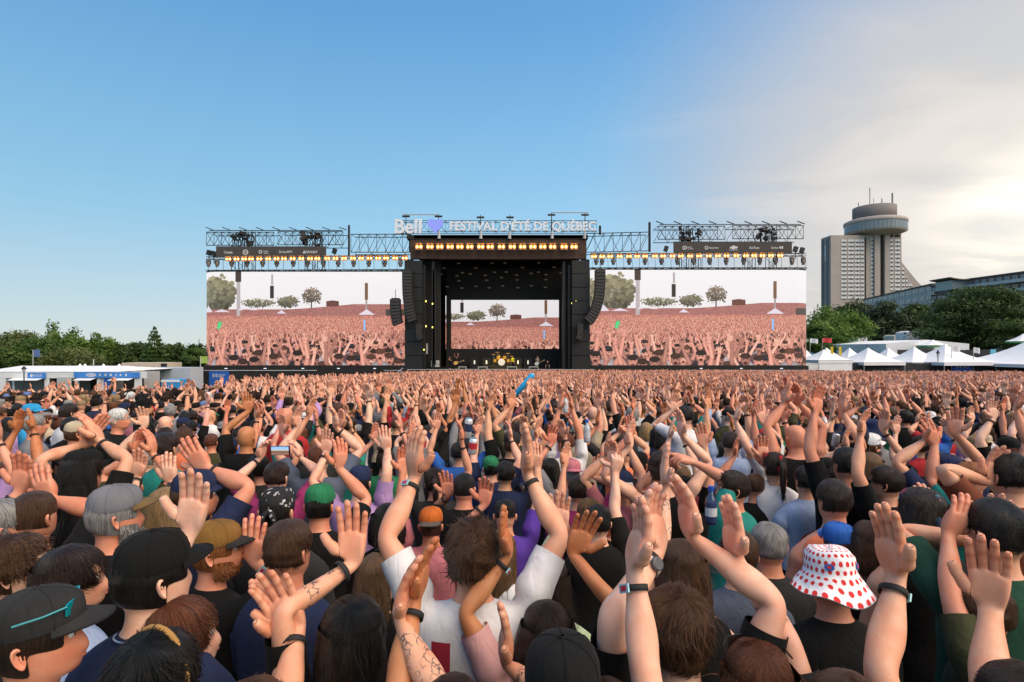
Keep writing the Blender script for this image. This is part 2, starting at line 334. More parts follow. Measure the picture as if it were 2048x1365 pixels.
def video_wall(side, px0, px1, py0, py1, label):
    a = P(px0, py1, D0); b = P(px1, py0, D0); r = 2.6; pts = []
    if side < 0: a.x -= .9
    if side > 0: b.x += .9
    if side < 0:
        pts = [(a.x+r-r*math.sin(t), D0+r-r*math.cos(t)) for t in np.linspace(1.25, 0, 9)]+[(b.x, D0)]
    elif side > 0: pts = [(a.x, D0)]+[(b.x-r+r*math.sin(t), D0+r-r*math.cos(t)) for t in np.linspace(0, 1.25, 9)]
    else: pts = [(a.x, D0+7.4), (b.x, D0+7.4)]
    if side == 0: a = P(px0, py1, D0+7.4); b = P(px1, py0, D0+7.4); pts = [(a.x, D0+7.4), (b.x, D0+7.4)]
    c = Vector(((a.x+b.x)/2, D0+(7.4 if side == 0 else 0), a.z)); root = empty('video_screen', c); tag(root, label, 'screen', 'live video screens')
    pts = [(x-c.x, y-c.y) for x, y in pts]
    curved_strip(pts, 0, b.z-a.z, 'display', SCRC if side == 0 else SCRM, root)
    m = MB(); n = len(pts); h = b.z-a.z; off = []
    for i, (x, y) in enumerate(pts): off.append((x, y+.06))
    V = [(x, y, z) for z in (-.12, h+.12) for x, y in off]+[(x*.999, y+.45, z) for z in (-.12, h+.12) for x, y in off]
    F = []
    for i in range(n-1): F += [(i, i+1, n+i+1, n+i), (2*n+i+1, 2*n+i, 3*n+i, 3*n+i+1), (n+i, n+i+1, 3*n+i+1, 3*n+i), (i+1, i, 2*n+i, 2*n+i+1)]
    F += [(0, n, 3*n, 2*n), (n-1, 3*n-1, 4*n-1, 2*n-1)]
    m.add(V, F).build('housing', BLK, root)
video_wall(-1, 411, 814, 544, 731, 'left live video screen showing the cheering crowd')
video_wall(1, 1180, 1614, 540, 731, 'right live video screen showing the cheering crowd')
video_wall(0, 891, 1126, 592, 698, 'central live video screen at the back of the stage')
def truss(name, p0, p1, h, dp, n, label, cat='truss', r=.055, style='x', material=None):
    """box truss from p0 to p1 (bottom front chord): chords and lacing bars as parts"""
    p0 = Vector(p0); p1 = Vector(p1); root = empty(name, p0); tag(root, label, cat, 'stage roof trusses'); d = p1-p0; up = Vector((0, 0, h)); bk = Vector((0, dp, 0)); material = material or ALU
    for o_ in (Vector(), up, bk, up+bk): MB().tube(o_, d+o_, r, 6).build('chord', material, root)
    L_ = d.length/n
    bar = {}
    def put(a, b):
        key = tuple(round(q, 3) for q in (b-a))
        if key not in bar: bar[key] = MB().tube((0, 0, 0), b-a, r*.6, 5).mesh('brace')
        mobj('brace', bar[key], material, root, a)
    for i in range(n):
        a = d*(i/n); b = d*((i+1)/n)
        if style == 'x':
            put(a, b+up); put(b, a+up); put(a, a+up)
        elif style == 'z':
            put(a, b+up); put(a, a+up)
        if i % 2 == 0: put(a+bk, b+bk+up)
        else: put(a+up+bk, b+bk)
        put(a+up, a+up+bk)
    put(d, d+up); return root
truss('roof_truss', P(413, 491, D0), P(548, 491, D0), 1.75, 2.5, 9, 'outer half of the left roof truss above the sponsor banner')
truss('roof_truss', P(556, 490, D0), P(686, 490, D0), 1.75, 2.5, 9, 'inner half of the left roof truss beside the gap')
truss('roof_truss', P(1316, 479, D0), P(1450, 479, D0), 1.75, 2.5, 9, 'inner half of the right roof truss above the sponsor banner')
truss('roof_truss', P(1465, 478, D0), P(1607, 478, D0), 1.75, 2.5, 9, 'outer half of the right roof truss near the hotel tower')
truss('wing_truss', P(702, 505, D0), P(822, 505, D0), 2.4, 2.0, 7, 'dark open truss wing left of the stage header', style='z')
truss('wing_truss', P(1172, 505, D0), P(1299, 502, D0), 2.5, 2.0, 7, 'dark open truss wing right of the stage header', style='z')
truss('sign_truss', P(790, 464, D0+.8), P(1193, 464, D0+.8), 1.5, 1.2, 24, 'long thin truss carrying the festival letters', r=.04)
truss('light_truss', P(413, 519, D0-.3), P(812, 516, D0-.3), .35, .5, 30, 'curtain truss holding the left row of lamps', r=.035, style='z')
truss('light_truss', P(1182, 512, D0-.3), P(1612, 512, D0-.3), .35, .5, 30, 'curtain truss holding the right row of lamps', r=.035, style='z')
truss('screen_truss', P(412, 543.5, D0-.1), P(813, 542, D0-.1), .18, .4, 26, 'thin bar truss along the top of the left screen', r=.04, style='z')
truss('screen_truss', P(1180, 538.5, D0-.1), P(1614, 538.5, D0-.1), .18, .4, 28, 'thin bar truss along the top of the right screen', r=.04, style='z')
def tower_leg(px, py0, py1, w, label):
    a = P(px, py1, D0+1.4); b = P(px, py0, D0+1.4); root = empty('truss_tower', a); tag(root, label, 'truss tower', 'truss towers behind the lamps'); h = b.z-a.z; q = w/2
    for x in (-q, q):
        for y in (-q, q): MB().tube((x, y, 0), (x, y, h), .05, 5).build('post', ALU, root)
    n = max(2, int(h/.8)); mz = MB().tube((-q, 0, 0), (q, 0, h/n), .03, 4).mesh('brace'); mw = MB().tube((q, 0, 0), (-q, 0, h/n), .03, 4).mesh('brace')
    for i in range(n):
        mobj('brace', mz if i % 2 else mw, ALU, root, (0, -q, h/n*i)); mobj('brace', mw if i % 2 else mz, ALU, root, (0, q, h/n*i))
for i, (px, wd) in enumerate(((474, 'leftmost'), (500, 'second from left'), (620, 'third from left'), (640, 'fourth from left'))): tower_leg(px, 462 if i in (1, 2) else 492, 545, 1.0, '%s truss tower behind the left lamps' % wd)
for i, (px, wd) in enumerate(((1368, 'leftmost'), (1392, 'second from left'), (1500, 'third from left'), (1542, 'fourth from left'))): tower_leg(px, 452 if i in (0, 3) else 480, 541, 1.0, '%s truss tower behind the right lamps' % wd)
def roof_clutter(px0, px1, py, label):
    """canvas rolls, chain motors and cable bundles on a roof truss"""
    a = P(px0, py, D0+1.2); b = P(px1, py, D0+1.2); root = empty('rigging_gear', a); tag(root, label, 'rigging', 'gear heaped on the roof trusses'); rs = random.Random(int(px0))
    for i in range(16):
        x = rs.uniform(0, b.x-a.x); z = rs.uniform(-1.6, .3); s = rs.uniform(.15, .42); MB().box((-s, -s*.6, -s*.5), (s, s*.6, s*.5), Euler((rs.uniform(-.5, .5), rs.uniform(-.6, .6), rs.random())).to_matrix()).build('motor_case', BLKM, root, (x, rs.uniform(-.6, .6), z))
    for i in range(10):
        x = rs.uniform(0, b.x-a.x); MB().path([(x, 0, .2), (x+rs.uniform(-.4, .4), .2, -.6), (x+rs.uniform(-.3, .3), 0, -1.9)], .05, 5).build('cable', BLK, root)
for k, (a, b, py, lb) in enumerate(((466, 505, 470, 'dark rigging gear on the outer left roof truss'), (606, 648, 470, 'dark rigging gear on the inner left roof truss'), (1361, 1401, 459, 'dark rigging gear on the inner right roof truss'), (1511, 1552, 459, 'dark rigging gear on the outer right roof truss'))): roof_clutter(a, b, py, lb)
def roof_fins(px0, px1, py, label):
    root = empty('roof_ribs', P(px0, py, D0)); tag(root, label, 'roof frame'); w = P(px1, py, D0).x-P(px0, py, D0).x; m = MB().box((-.5, -.06, -.05), (.55, .06, .05), Matrix.Rotation(.35, 3, 'Y')).mesh('rib')
    for i in range(9): mobj('rib', m, ALU, root, (w*i/8, .3, .35))
    MB().tube((0, .3, .1), (w, .3, .1), .06, 5).build('rail', ALU, root)
roof_fins(416, 684, 462, 'row of canted ribs on top of the left roof truss'); roof_fins(1320, 1604, 450, 'row of canted ribs on top of the right roof truss')
# main stage house
def stage_house():
    root = empty('stage', P(998, 757, D0)); tag(root, 'black main stage house with deep opening, header and side towers', 'stage'); o = root.location
    def bx(nm, px0, py0, px1, py1, y0, y1, m=BLK):
        a = P(px0, py1, D0)-o; b = P(px1, py0, D0)-o; return MB().box((a.x, y0, a.z), (b.x, y1, b.z)).build(nm, m, root)
    bx('deck', 806, 739.5, 1186, 757, -1.2, 12)
    bx('deck_edge', 806, 738.4, 1186, 739.3, -1.25, -1.0, mat('edge_trim', (.5, .5, .5), .6))
    bx('back_wall', 812, 482, 1178, 739, 11.0, 11.5); bx('side_wall', 812, 520, 826, 739, -.4, 11); bx('side_wall', 1162, 520, 1178, 739, -.4, 11)
    bx('roof', 815, 472, 1175, 480, -.6, 12); bx('ceiling', 826, 500, 1164, 503, .6, 10.9)
    h = bx('header', 822, 476, 1172, 519, -.5, .5, mat('header_cloth', (.06, .032, .02), .85, noise=.25, nscale=.8))  # orange-brown of the header cloth takes in the lamps' glow
    a = P(830, 473, D0)-o; b = P(1165, 466, D0)-o; MB().add([(a.x, -.6, a.z), (b.x, -.6, a.z), (b.x-.6, 1.5, b.z), (a.x+.6, 1.5, b.z), (a.x, -.6, a.z-.4), (b.x, -.6, a.z-.4)], [(0, 1, 2, 3), (4, 5, 1, 0)]).build('canopy', mat('roof_skin', (.28, .14, .10), .6), root)
    # wing towers: stacked black panels
    for (x0, x1, nm) in ((811, 846, 'l'), (1143, 1178, 'r')):
        for k in range(8):
            y0 = 522+k*27; bx('wing_panel', x0, y0+.6, x1, y0+26.4, -.55-(k % 2)*.05, -.42, BLKM)
    for (px, py0, py1) in ((848, 530, 737), (866, 522, 737), (868, 540, 730), (1128, 522, 737), (1139, 530, 737)):
        q = P(px, py1, D0)-o; t = P(px, py0, D0)-o; MB().box((q.x-.18, .2, q.z), (q.x+.18, .6, t.z)).build('post', BLKM, root)
    bx('proscenium', 826, 519, 878, 739, 1.5, 2.0); bx('proscenium', 1126, 519, 1165, 739, 1.5, 2.0)
    bx('screen_border', 880, 588, 890.5, 702, 7.2, 7.6); bx('screen_border', 1126.8, 588, 1138, 702, 7.2, 7.6); bx('screen_border', 880, 522, 1138, 591, 7.25, 7.65); bx('screen_border', 880, 699, 1138, 739, 7.25, 7.65)
    for px in (842, 870, 1128, 1160): pass
    # dim fixtures up in the flies
    rs = random.Random(2); m = MB().box((-.22, -.1, -.07), (.22, .1, .07)).mesh('work_light'); mm = mat('dim_fixture', (.22, .19, .15), .5, emit=(.8, .6, .4), estr=.03)
    for (zx, zy) in ((520, 407), (775, 405), (872, 404), (1128, 402), (650, 440), (1005, 438), (1245, 435), (550, 477), (609, 487), (792, 474), (882, 472), (1126, 473), (1070, 483), (960, 495), (1183, 492), (1298, 481), (845, 514), (733, 534), (963, 532), (523, 539), (723, 497), (508, 500), (385, 489), (410, 443), (1180, 530), (855, 577), (650, 580), (1072, 577), (968, 591), (752, 592), (545, 594), (435, 583), (1178, 588), (460, 374), (762, 373), (1140, 373)):
        p = P(780+zx*.2638, 420+zy*.2638, D0+7.0)-o; mobj('work_light', m, mm, root, p)
    for (px, py) in ((852, 603), (865, 608), (1152, 601), (1144, 607), (852, 653), (865, 655), (1153, 652), (848, 700), (1150, 690)):
        p = P(px, py, D0+.2)-o; mobj('marker_light', MB().box((-.07, -.05, -.1), (.07, .05, .1)).mesh('marker_light'), mat('marker_glow', (.8, .7, .1), .5, emit=(1, .85, .15), estr=1.6), root, p)
    # skirts under the screens
    for (x0, x1, y0, y1, nm) in ((358, 812, 733, 775, 'l'), (1178, 1640, 733, 757, 'r')): bx('skirt', x0, y0+7, x1, y1+8, -1.3, -1.0); bx('screen_base', x0+52 if nm == 'l' else x0, y0-1, x1 if nm == 'l' else x1-25, y0+8, -.3, 4)
    bx('skirt_rail', 358, 740.0, 640, 741.2, -1.38, -1.3, mat('edge_trim', (.5, .5, .5), .6)); bx('skirt_rail', 772, 740, 822, 741, -1.38, -1.3, mat('edge_trim')); bx('skirt_rail', 1360, 739.6, 1620, 740.8, -1.38, -1.3, mat('edge_trim'))
    for px in (452, 530, 605, 676, 748, 1398, 1478, 1558): bx('skirt_light', px, 736.5, px+5, 738, -.40, -.3, mat('strip_light', (.7, .7, .75), .5, emit=(.8, .85, 1), estr=.5))
    # masts and roof bars
    for (px, y0, y1) in ((812, 428, 470), (877, 428, 463), (961, 430, 465), (1020, 430, 465), (1103, 425, 465), (1170, 425, 465)):
        a = P(px, y1, D0+.5)-o; b = P(px, y0, D0+.5)-o; MB().tube(a, b, .10, 6, .04).tube(b+Vector((-.5, 0, -.35)), b+Vector((.5, 0, -.35)), .14, 5).build('mast', ALU, root)
    for (x0, x1, y) in ((805, 877, 429.5), (1103, 1177, 425.5)):
        a = P(x0, y, D0+.5)-o; b = P(x1, y, D0+.5)-o; MB().tube(a, b, .07, 6).build('roof_bar', mat('pale_pipe', (.42, .42, .42), .5), root)
    for (px, y0, y1) in ((698, 451, 512), (1299, 445, 504), (820, 462, 505), (1200, 452, 470)):
        a = P(px, y1, D0)-o; b = P(px, y0, D0)-o; MB().tube(a, b, .16, 6).build('mast', ALU, root)
    for px in (878, 961.5, 1019, 1104, 1169):
        a = P(px, 478, D0-.7)-o; b = P(px, 463, D0-.7)-o; MB().tube(a, b, .22, 8, .15).build('lamp_pole', mat('pale_pipe'), root)
stage_house()
# festival letters
def festival_letters():
    root = empty('roof_sign', P(790, 466, D0)); tag(root, 'white letters with blue heart on the stage roof', 'sign'); o = root.location
    def run(s, px0, px1, py0, py1, accent_top=0):
        # each letter its own mesh; widths from the font's advances
        me = text_mesh(s); lo, hi = mesh_bounds(me); cap_lo, cap_hi = mesh_bounds(text_mesh('H')); a = P(px0, py1, D0)-o; b = P(px1, py0, D0)-o; sx = (b.x-a.x)/(hi[0]-lo[0]); sz = (b.z-a.z)/(cap_hi[2]-cap_lo[2])
        for i, ch in enumerate(s):
            if ch == ' ': continue
            pre, pr2 = text_mesh(s[:i+1]), text_mesh(ch); x_end = mesh_bounds(pre)[1][0]; c_hi = mesh_bounds(pr2)[1][0]
            m = text_mesh(ch, 'letter', .10, .022); co = np.empty(len(m.vertices)*3, np.float32); m.vertices.foreach_get('co', co); co = co.reshape(-1, 3)
            co[:, 0] = a.x+(co[:, 0]+x_end-c_hi-lo[0])*sx; co[:, 2] = a.z+co[:, 2]*sz; co[:, 1] = co[:, 1]*2-.35; m.vertices.foreach_set('co', co.ravel()); m.update(); mobj('letter', m, SILV, root)
    run('Bell', 792, 843, 441, 468); run("FESTIVAL D'ÉTÉ DE QUÉBEC", 901, 1191, 446, 462.5)
    hp = []
    for k in range(40):
        t = 2*math.pi*k/40; hp.append((16*math.sin(t)**3/16, (13*math.cos(t)-5*math.cos(2*t)-2*math.cos(3*t)-math.cos(4*t))/16))
    c = P(871.5, 452, D0)-o; MB().slab([(c.x+x*1.05, c.z+z*1.12) for x, z in hp[::-1]], -.5, -.2).build('heart', HEARTM, root)
festival_letters()
# lamps
def lamp_mesh():
    h = MB().box((-.76, 0, -.40), (.76, .4, .40)).box((-.85, .1, -.05), (.85, .25, .05)).mesh('housing'); rf = MB().lathe([(.36, 0), (.35, .03), (.20, .034)], n=16).mesh('reflector')
    ln = MB().lathe([(.14, 0), (.12, .05), (.06, .075)], n=12).mesh('bulb'); return h, rf, ln
LH, LR, LL = lamp_mesh(); BDOOR = MB().box((-.78, -.55, -.012), (.78, 0, .012)).mesh('barn_door')  # flaps added to catch the bulbs' orange and widen each lamp's glow
def blinder(px, py, d, label, group, sc=1.0):
    root = empty('stage_lamp', P(px, py, d)); root.scale = (sc,)*3; tag(root, label, 'lamp', group); mobj('housing', LH, LAMPH, root)
    for a_, z_ in ((-.35, .42), (.35, -.42)): bd_ = mobj('barn_door', BDOOR, mat('barn_door', (.30, .24, .18), .5), root, (0, -.02, z_)); bd_.rotation_euler = (a_, 0, 0)
    for x in (-.37, .37):
        r = mobj('reflector', LR, LAMPR, root, (x, -.002, 0)); r.rotation_euler = (math.pi/2, 0, 0)
        q = mobj('bulb', LL, LAMP, r, (0, 0, .035))
ORD = ['first', 'second', 'third', 'fourth', 'fifth', 'sixth', 'seventh', 'eighth', 'ninth', 'tenth', 'eleventh', 'twelfth', 'thirteenth', 'fourteenth', 'fifteenth', 'sixteenth', 'seventeenth', 'eighteenth', 'nineteenth', 'twentieth', 'twenty-first', 'twenty-second', 'twenty-third']
for i, zx in enumerate((220, 303, 378, 456, 530, 605, 688, 760, 845, 927, 1005, 1083, 1158, 1233, 1320, 1395)): blinder(780+zx*.2638, 493.8, D0-1.2, 'lit orange lamp on the stage header, %s from left' % ORD[i], 'lamps on the stage header', .66)
for i, zx in enumerate((215, 277, 335, 387, 450, 517, 580, 637, 702, 768, 835, 890, 965, 1027, 1092, 1160, 1222, 1285, 1350, 1410, 1480, 1552)): blinder(400+zx*.2638, 518.5-.09*i, D0-.9, 'lit orange lamp over the left screen, %s from left' % ORD[i], 'lamps over the left screen', .54)
for i, zx in enumerate((67, 130, 190, 263, 333, 395, 455, 530, 592, 662, 727, 797, 865, 937, 1007, 1073, 1147, 1220, 1282, 1345, 1410, 1480)): blinder(1170+zx*.2638, 513.5-.10*i, D0-.9, 'lit orange lamp over the right screen, %s from left' % ORD[i], 'lamps over the right screen', .54)
MH = [MB().box((-.22, -.2, .35), (.22, .2, .62)).mesh('base'), MB().box((-.30, -.06, -.1), (-.22, .06, .38)).box((.22, -.06, -.1), (.30, .06, .38)).box((-.30, -.06, .32), (.30, .06, .40)).mesh('yoke'), MB().lathe([(.12, -.42), (.20, -.36), (.22, 0), (.16, .26), (.05, .3)], n=10).mesh('head', True)]
MHM = mat('moving_light_grey', (.16, .13, .11), .45)
def moving_light(px, py, label, group):
    root = empty('moving_light', P(px, py, D0-.6)); tag(root, label, 'spotlight', group); mobj('base', MH[0], MHM, root); mobj('yoke', MH[1], BLKM, root); mobj('head', MH[2], MHM, root)
    MB().tube((0, 0, -.42), (0, 0, -.40), .17, 10).build('lens', mat('lens_glass', (.5, .48, .45), .15), root)
for i, zx in enumerate((65, 130, 240, 357, 475, 582, 707, 815, 935, 1048, 1165, 1280, 1400, 1520)): moving_light(400+zx*.2638, 528, 'unlit moving light hung above the left screen, %s from left' % ORD[i], 'moving lights over the left screen')
for i, zx in enumerate((85, 130, 215, 335, 455, 580, 700, 825, 945, 1070, 1203, 1325, 1445, 1570, 1655)): moving_light(1170+zx*.2638, 524, 'unlit moving light hung above the right screen, %s from left' % ORD[i], 'moving lights over the right screen')
def curtain_cables(px0, px1, y0, y1, n, label):
    root = empty('hanging_cables', P(px0, y0, D0-.2)); tag(root, label, 'cable'); o = root.location
    for i in range(n):
        px = px0+(px1-px0)*i/(n-1); a = P(px, y0, D0-.2)-o; b = P(px+.8, y1, D0-.2)-o; MB().path([a, (a+b)/2+Vector((.12*(i % 2), 0, -.05)), b], .025, 4).build('cable', BLK, root)
curtain_cables(416, 808, 519, 543, 27, 'thin dark cables dropping from the left lamp truss to the screen'); curtain_cables(1184, 1610, 514, 539, 28, 'thin dark cables dropping from the right lamp truss to the screen')
def small_lamp(px, py, label):
    root = empty('floodlight', P(px, py, D0-.2)); tag(root, label, 'floodlight', 'small floodlights on the outer trusses'); MB().box((-.25, -.2, -.35), (.25, .2, .35), Matrix.Rotation(.3, 3, 'Y')).build('housing', BLKM, root); MB().tube((0, 0, -.35), (0, 0, -1.3), .05, 5).build('stem', ALU, root)
for px, py, w_ in ((418, 506, 'leftmost floodlight above the left screen'), (428, 508, 'second floodlight above the left screen'), (669, 503, 'floodlight right of the left sponsor banner'), (1332, 498, 'floodlight left of the right sponsor banner'), (1591, 499, 'floodlight right of the right sponsor banner'), (1604, 501, 'rightmost floodlight above the right screen')): small_lamp(px, py, w_)
# sponsor banners
def banner(px0, px1, py0, py1, label, items):
    a = P(px0, py1, D0-.35); b = P(px1, py0, D0-.35); root = empty('sponsor_banner', a); tag(root, label, 'banner', 'sponsor banners'); MB().box((0, 0, 0), (b.x-a.x, .08, b.z-a.z)).build('panel', GREYB, root)
    for it in items:
        if it[0] == 't': fit_text(it[1], it[2], it[3], it[4], it[5], D0-.36, WPRINT, root)
        elif it[0] == 'ring':
            c = P(it[1], it[2], D0-.36)-a; r = it[3]*D0/FPX; m = MB(); n = 24
            V = [(c.x+rr*math.cos(2*math.pi*k/n), c.y, c.z+rr*math.sin(2*math.pi*k/n)) for rr in (r, r*it[4]) for k in range(n)]; m.add(V, [((k+1) % n, k, n+k, n+(k+1) % n)[::-1] for k in range(n)]).build('logo', WPRINT, root)
        elif it[0] == 'poly':
            V = [P(x, y, D0-.36)-a for x, y in it[1]]; MB().add(V, [tuple(range(len(V)))]).build('logo', WPRINT, root)
banner(432, 652, 493, 515.5, 'long grey banner with white sponsor names above the left screen', [('t', 'Canada', 448, 465, 502, 507.5), ('ring', 491, 505, 5.5, .72), ('t', 'bell', 488, 494.5, 502.5, 507), ('ring', 521, 504, 3.6, .6), ('t', 'Québec', 527, 537, 501.5, 504.5), ('t', 'Cinéma', 527, 537, 505, 508), ('t', 'SiriusXM', 558, 584, 501.5, 506.5), ('poly', [(605, 507), (612, 507), (608.5, 501)]), ('t', 'PERMANENT', 612, 635, 502, 507)])
banner(1347, 1584, 483.5, 506, 'long grey banner with white sponsor names above the right screen', [('ring', 1369, 496, 4.2, .7), ('poly', [(1368.2, 500), (1369.6, 500), (1369.6, 492), (1368.2, 492)]), ('t', 'Loto', 1375, 1383, 493, 496), ('t', 'Québec', 1375, 1387, 496.5, 499.5), ('ring', 1413, 496, 3.6, .6), ('t', 'Desjardins', 1418, 1437, 494, 499), ('poly', [(1459, 497.5), (1461, 493.5), (1464.5, 493.5), (1464.5, 491.5), (1470, 491.5), (1470, 493.5), (1476, 493.5), (1474, 497.5), (1470, 497.5), (1470, 499), (1464.5, 499), (1464.5, 497.5)][::-1]), ('t', 'CHEVROLET', 1458, 1476, 499.5, 501.5), ('t', 'RioTinto', 1499, 1519, 493.5, 498.5), ('t', 'Québec', 1542, 1557, 493.5, 498.5), ('poly', [(1559, 498), (1562, 498), (1562, 493), (1559, 493)]), ('poly', [(1563, 498), (1566, 498), (1566, 493), (1563, 493)])])
# speaker hangs
def line_array(px, py0, n, bw, bh, curve, label, bend):
    root = empty('line_array', P(px, py0, D0-1.6)); tag(root, label, 'loudspeaker', 'hanging loudspeaker arrays'); m = MB().box((-bw/2, -.35, -bh*.47), (bw/2, .35, bh*.47)).mesh('speaker_box'); a = 0; x = 0; z = 0
    g = MB().box((-bw*.42, -.40, -bh*.36), (bw*.42, -.355, bh*.36)).mesh('grille')
    for i in range(n):
        a = curve*(i/n)**2; q = mobj('speaker_box', m, BLKM, root, (x, 0, z)); q.rotation_euler = (0, a*bend, 0); gg = mobj('grille', g, mat('grille_dark', (.035, .032, .03), .6), q)
        z -= bh*math.cos(a); x -= bh*math.sin(a)*bend
    MB().tube((-bw*.4, 0, bh*.6), (bw*.4, 0, bh*.6), .12, 6).tube((0, 0, bh*.6), (0, 0, bh*.6+1.2), .04, 5).build('frame', BLKM, root)
    return root
line_array(1200, 544, 17, 1.35, .42, .85, 'tall curved black speaker hang in front of the right screen', 1)
line_array(791, 602, 8, 1.35, .42, .5, 'short curved black speaker hang in front of the left screen', -1)
line_array(815, 545, 16, 1.3, .42, .4, 'tall black speaker hang on the left stage tower', -1)
line_array(1160, 652, 7, .8, .28, .5, 'small speaker hang inside the right stage tower', 1); line_array(838, 652, 7, .8, .28, .5, 'small speaker hang inside the left stage tower', -1)
# blue banner and jib
def blue_board(px0, px1, py0, py1, d, label, lines, col=(.015, .10, .42)):
    a = P(px0, py1, d); b = P(px1, py0, d); root = empty('blue_banner', a); tag(root, label, 'banner'); MB().box((0, 0, 0), (b.x-a.x, .06, b.z-a.z)).build('panel', mat('blue_print_%d' % int(col[2]*100), col, .7, noise=.05, nscale=1), root)
    for (s, x0, x1, y0, y1) in lines: fit_text(s, x0, x1, y0, y1, d-.02, WPRINT, root)
blue_board(418, 458, 743, 775, D0-1.5, 'blue banner with white logo on the black stage skirt', [('818', 425, 435, 748, 755), ('Industrielle', 437, 450, 748.5, 751.5), ('Alliance', 437, 447, 752, 755)])
def jib():
    p0 = P(783, 762, D0-4); root = empty('camera_jib', p0); tag(root, 'white lattice camera crane arm rising before the left of the stage', 'camera crane'); M_ = mat('jib_white', (.6, .6, .6), .4); d = P(806, 743, D0-4)-p0; n = 5
    for dz in (0, .42): MB().tube((0, 0, dz), d+Vector((0, 0, dz)), .05, 5).build('rail', M_, root)
    for i in range(n+1): MB().tube(d*(i/n), d*(i/n)+Vector((0, 0, .42)), .04, 5).build('rung', M_, root)
    MB().box((-.2, -.2, -2.5), (.2, .2, 0)).build('pedestal', BLKM, root); MB().box((d.x-.1, -.2, d.z-.1), (d.x+.5, .2, d.z+.35)).build('camera_head', BLKM, root)
jib()
# ------------------------------------------------------------------ trees
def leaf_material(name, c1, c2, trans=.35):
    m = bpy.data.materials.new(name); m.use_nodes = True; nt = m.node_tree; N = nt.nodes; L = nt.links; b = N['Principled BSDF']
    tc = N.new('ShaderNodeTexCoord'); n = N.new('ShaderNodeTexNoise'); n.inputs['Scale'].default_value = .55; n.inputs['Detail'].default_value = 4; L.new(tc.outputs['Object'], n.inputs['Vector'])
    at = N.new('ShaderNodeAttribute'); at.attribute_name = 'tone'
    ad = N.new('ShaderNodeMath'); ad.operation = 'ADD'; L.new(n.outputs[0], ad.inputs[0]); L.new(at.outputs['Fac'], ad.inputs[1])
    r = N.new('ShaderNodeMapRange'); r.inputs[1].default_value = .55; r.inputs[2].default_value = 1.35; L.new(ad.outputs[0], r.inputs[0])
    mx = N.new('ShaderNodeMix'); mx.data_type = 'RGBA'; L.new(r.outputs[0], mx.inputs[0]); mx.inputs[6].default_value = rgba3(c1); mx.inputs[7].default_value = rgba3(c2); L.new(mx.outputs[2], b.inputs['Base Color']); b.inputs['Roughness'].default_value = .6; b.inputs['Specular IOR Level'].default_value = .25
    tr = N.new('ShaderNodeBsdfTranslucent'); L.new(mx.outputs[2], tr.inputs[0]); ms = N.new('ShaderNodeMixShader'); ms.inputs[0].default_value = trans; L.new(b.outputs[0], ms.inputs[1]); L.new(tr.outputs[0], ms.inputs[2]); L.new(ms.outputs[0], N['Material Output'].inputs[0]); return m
def rgba3(c): return (*c, 1)
LEAFS = {'dark': leaf_material('leaf_dark', (0.036, 0.066, 0.019), (0.102, 0.156, 0.042)), 'mid': leaf_material('leaf_mid', (0.054, 0.102, 0.024), (0.156, 0.240, 0.054)), 'light': leaf_material('leaf_light', (0.084, 0.156, 0.029), (0.228, 0.336, 0.066)), 'olive': leaf_material('leaf_olive', (0.090, 0.120, 0.036), (0.216, 0.240, 0.078)), 'pine': leaf_material('leaf_pine', (0.031, 0.050, 0.022), (0.078, 0.106, 0.043), .15)}
BARK = mat('bark', (.045, .035, .026), .95, noise=.3, nscale=3, bump=.6, bscale=5)
def leaf_cloud(cl, n, ls, rs):
    """cl: list of (cx, cy, cz, rx, ry, rz); leaves spread through the clumps, denser at the skin"""
    vol = np.array([c[3]*c[4]*c[5] for c in cl])**.67; k = rs.choice(len(cl), n, p=vol/vol.sum()); C = np.array(cl)[k]
    d = rs.normal(size=(n, 3)); d /= np.linalg.norm(d, axis=1, keepdims=True); r = rs.random((n, 1))**.38*(1+.16*rs.normal(size=(n, 1))); p = C[:, :3]+d*r*C[:, 3:]
    nm = d+rs.normal(0, .7, (n, 3)); nm[:, 2] += .35; nm /= np.linalg.norm(nm, axis=1, keepdims=True); t = np.cross(nm, rs.normal(size=(n, 3))); t /= np.linalg.norm(t, axis=1, keepdims=True); b = np.cross(nm, t)
    s = ls*(.5+.8*rs.random((n, 1))); V = np.stack([p-t*s, p-b*s*.45, p+t*s, p+b*s*.45], 1).reshape(-1, 3); F = np.arange(n*4).reshape(-1, 4)
    tone = np.repeat((.25*d[:, 2]+.25*rs.random(n)+.15*rs.normal(size=len(cl))[k]), 4); return V, F, tone
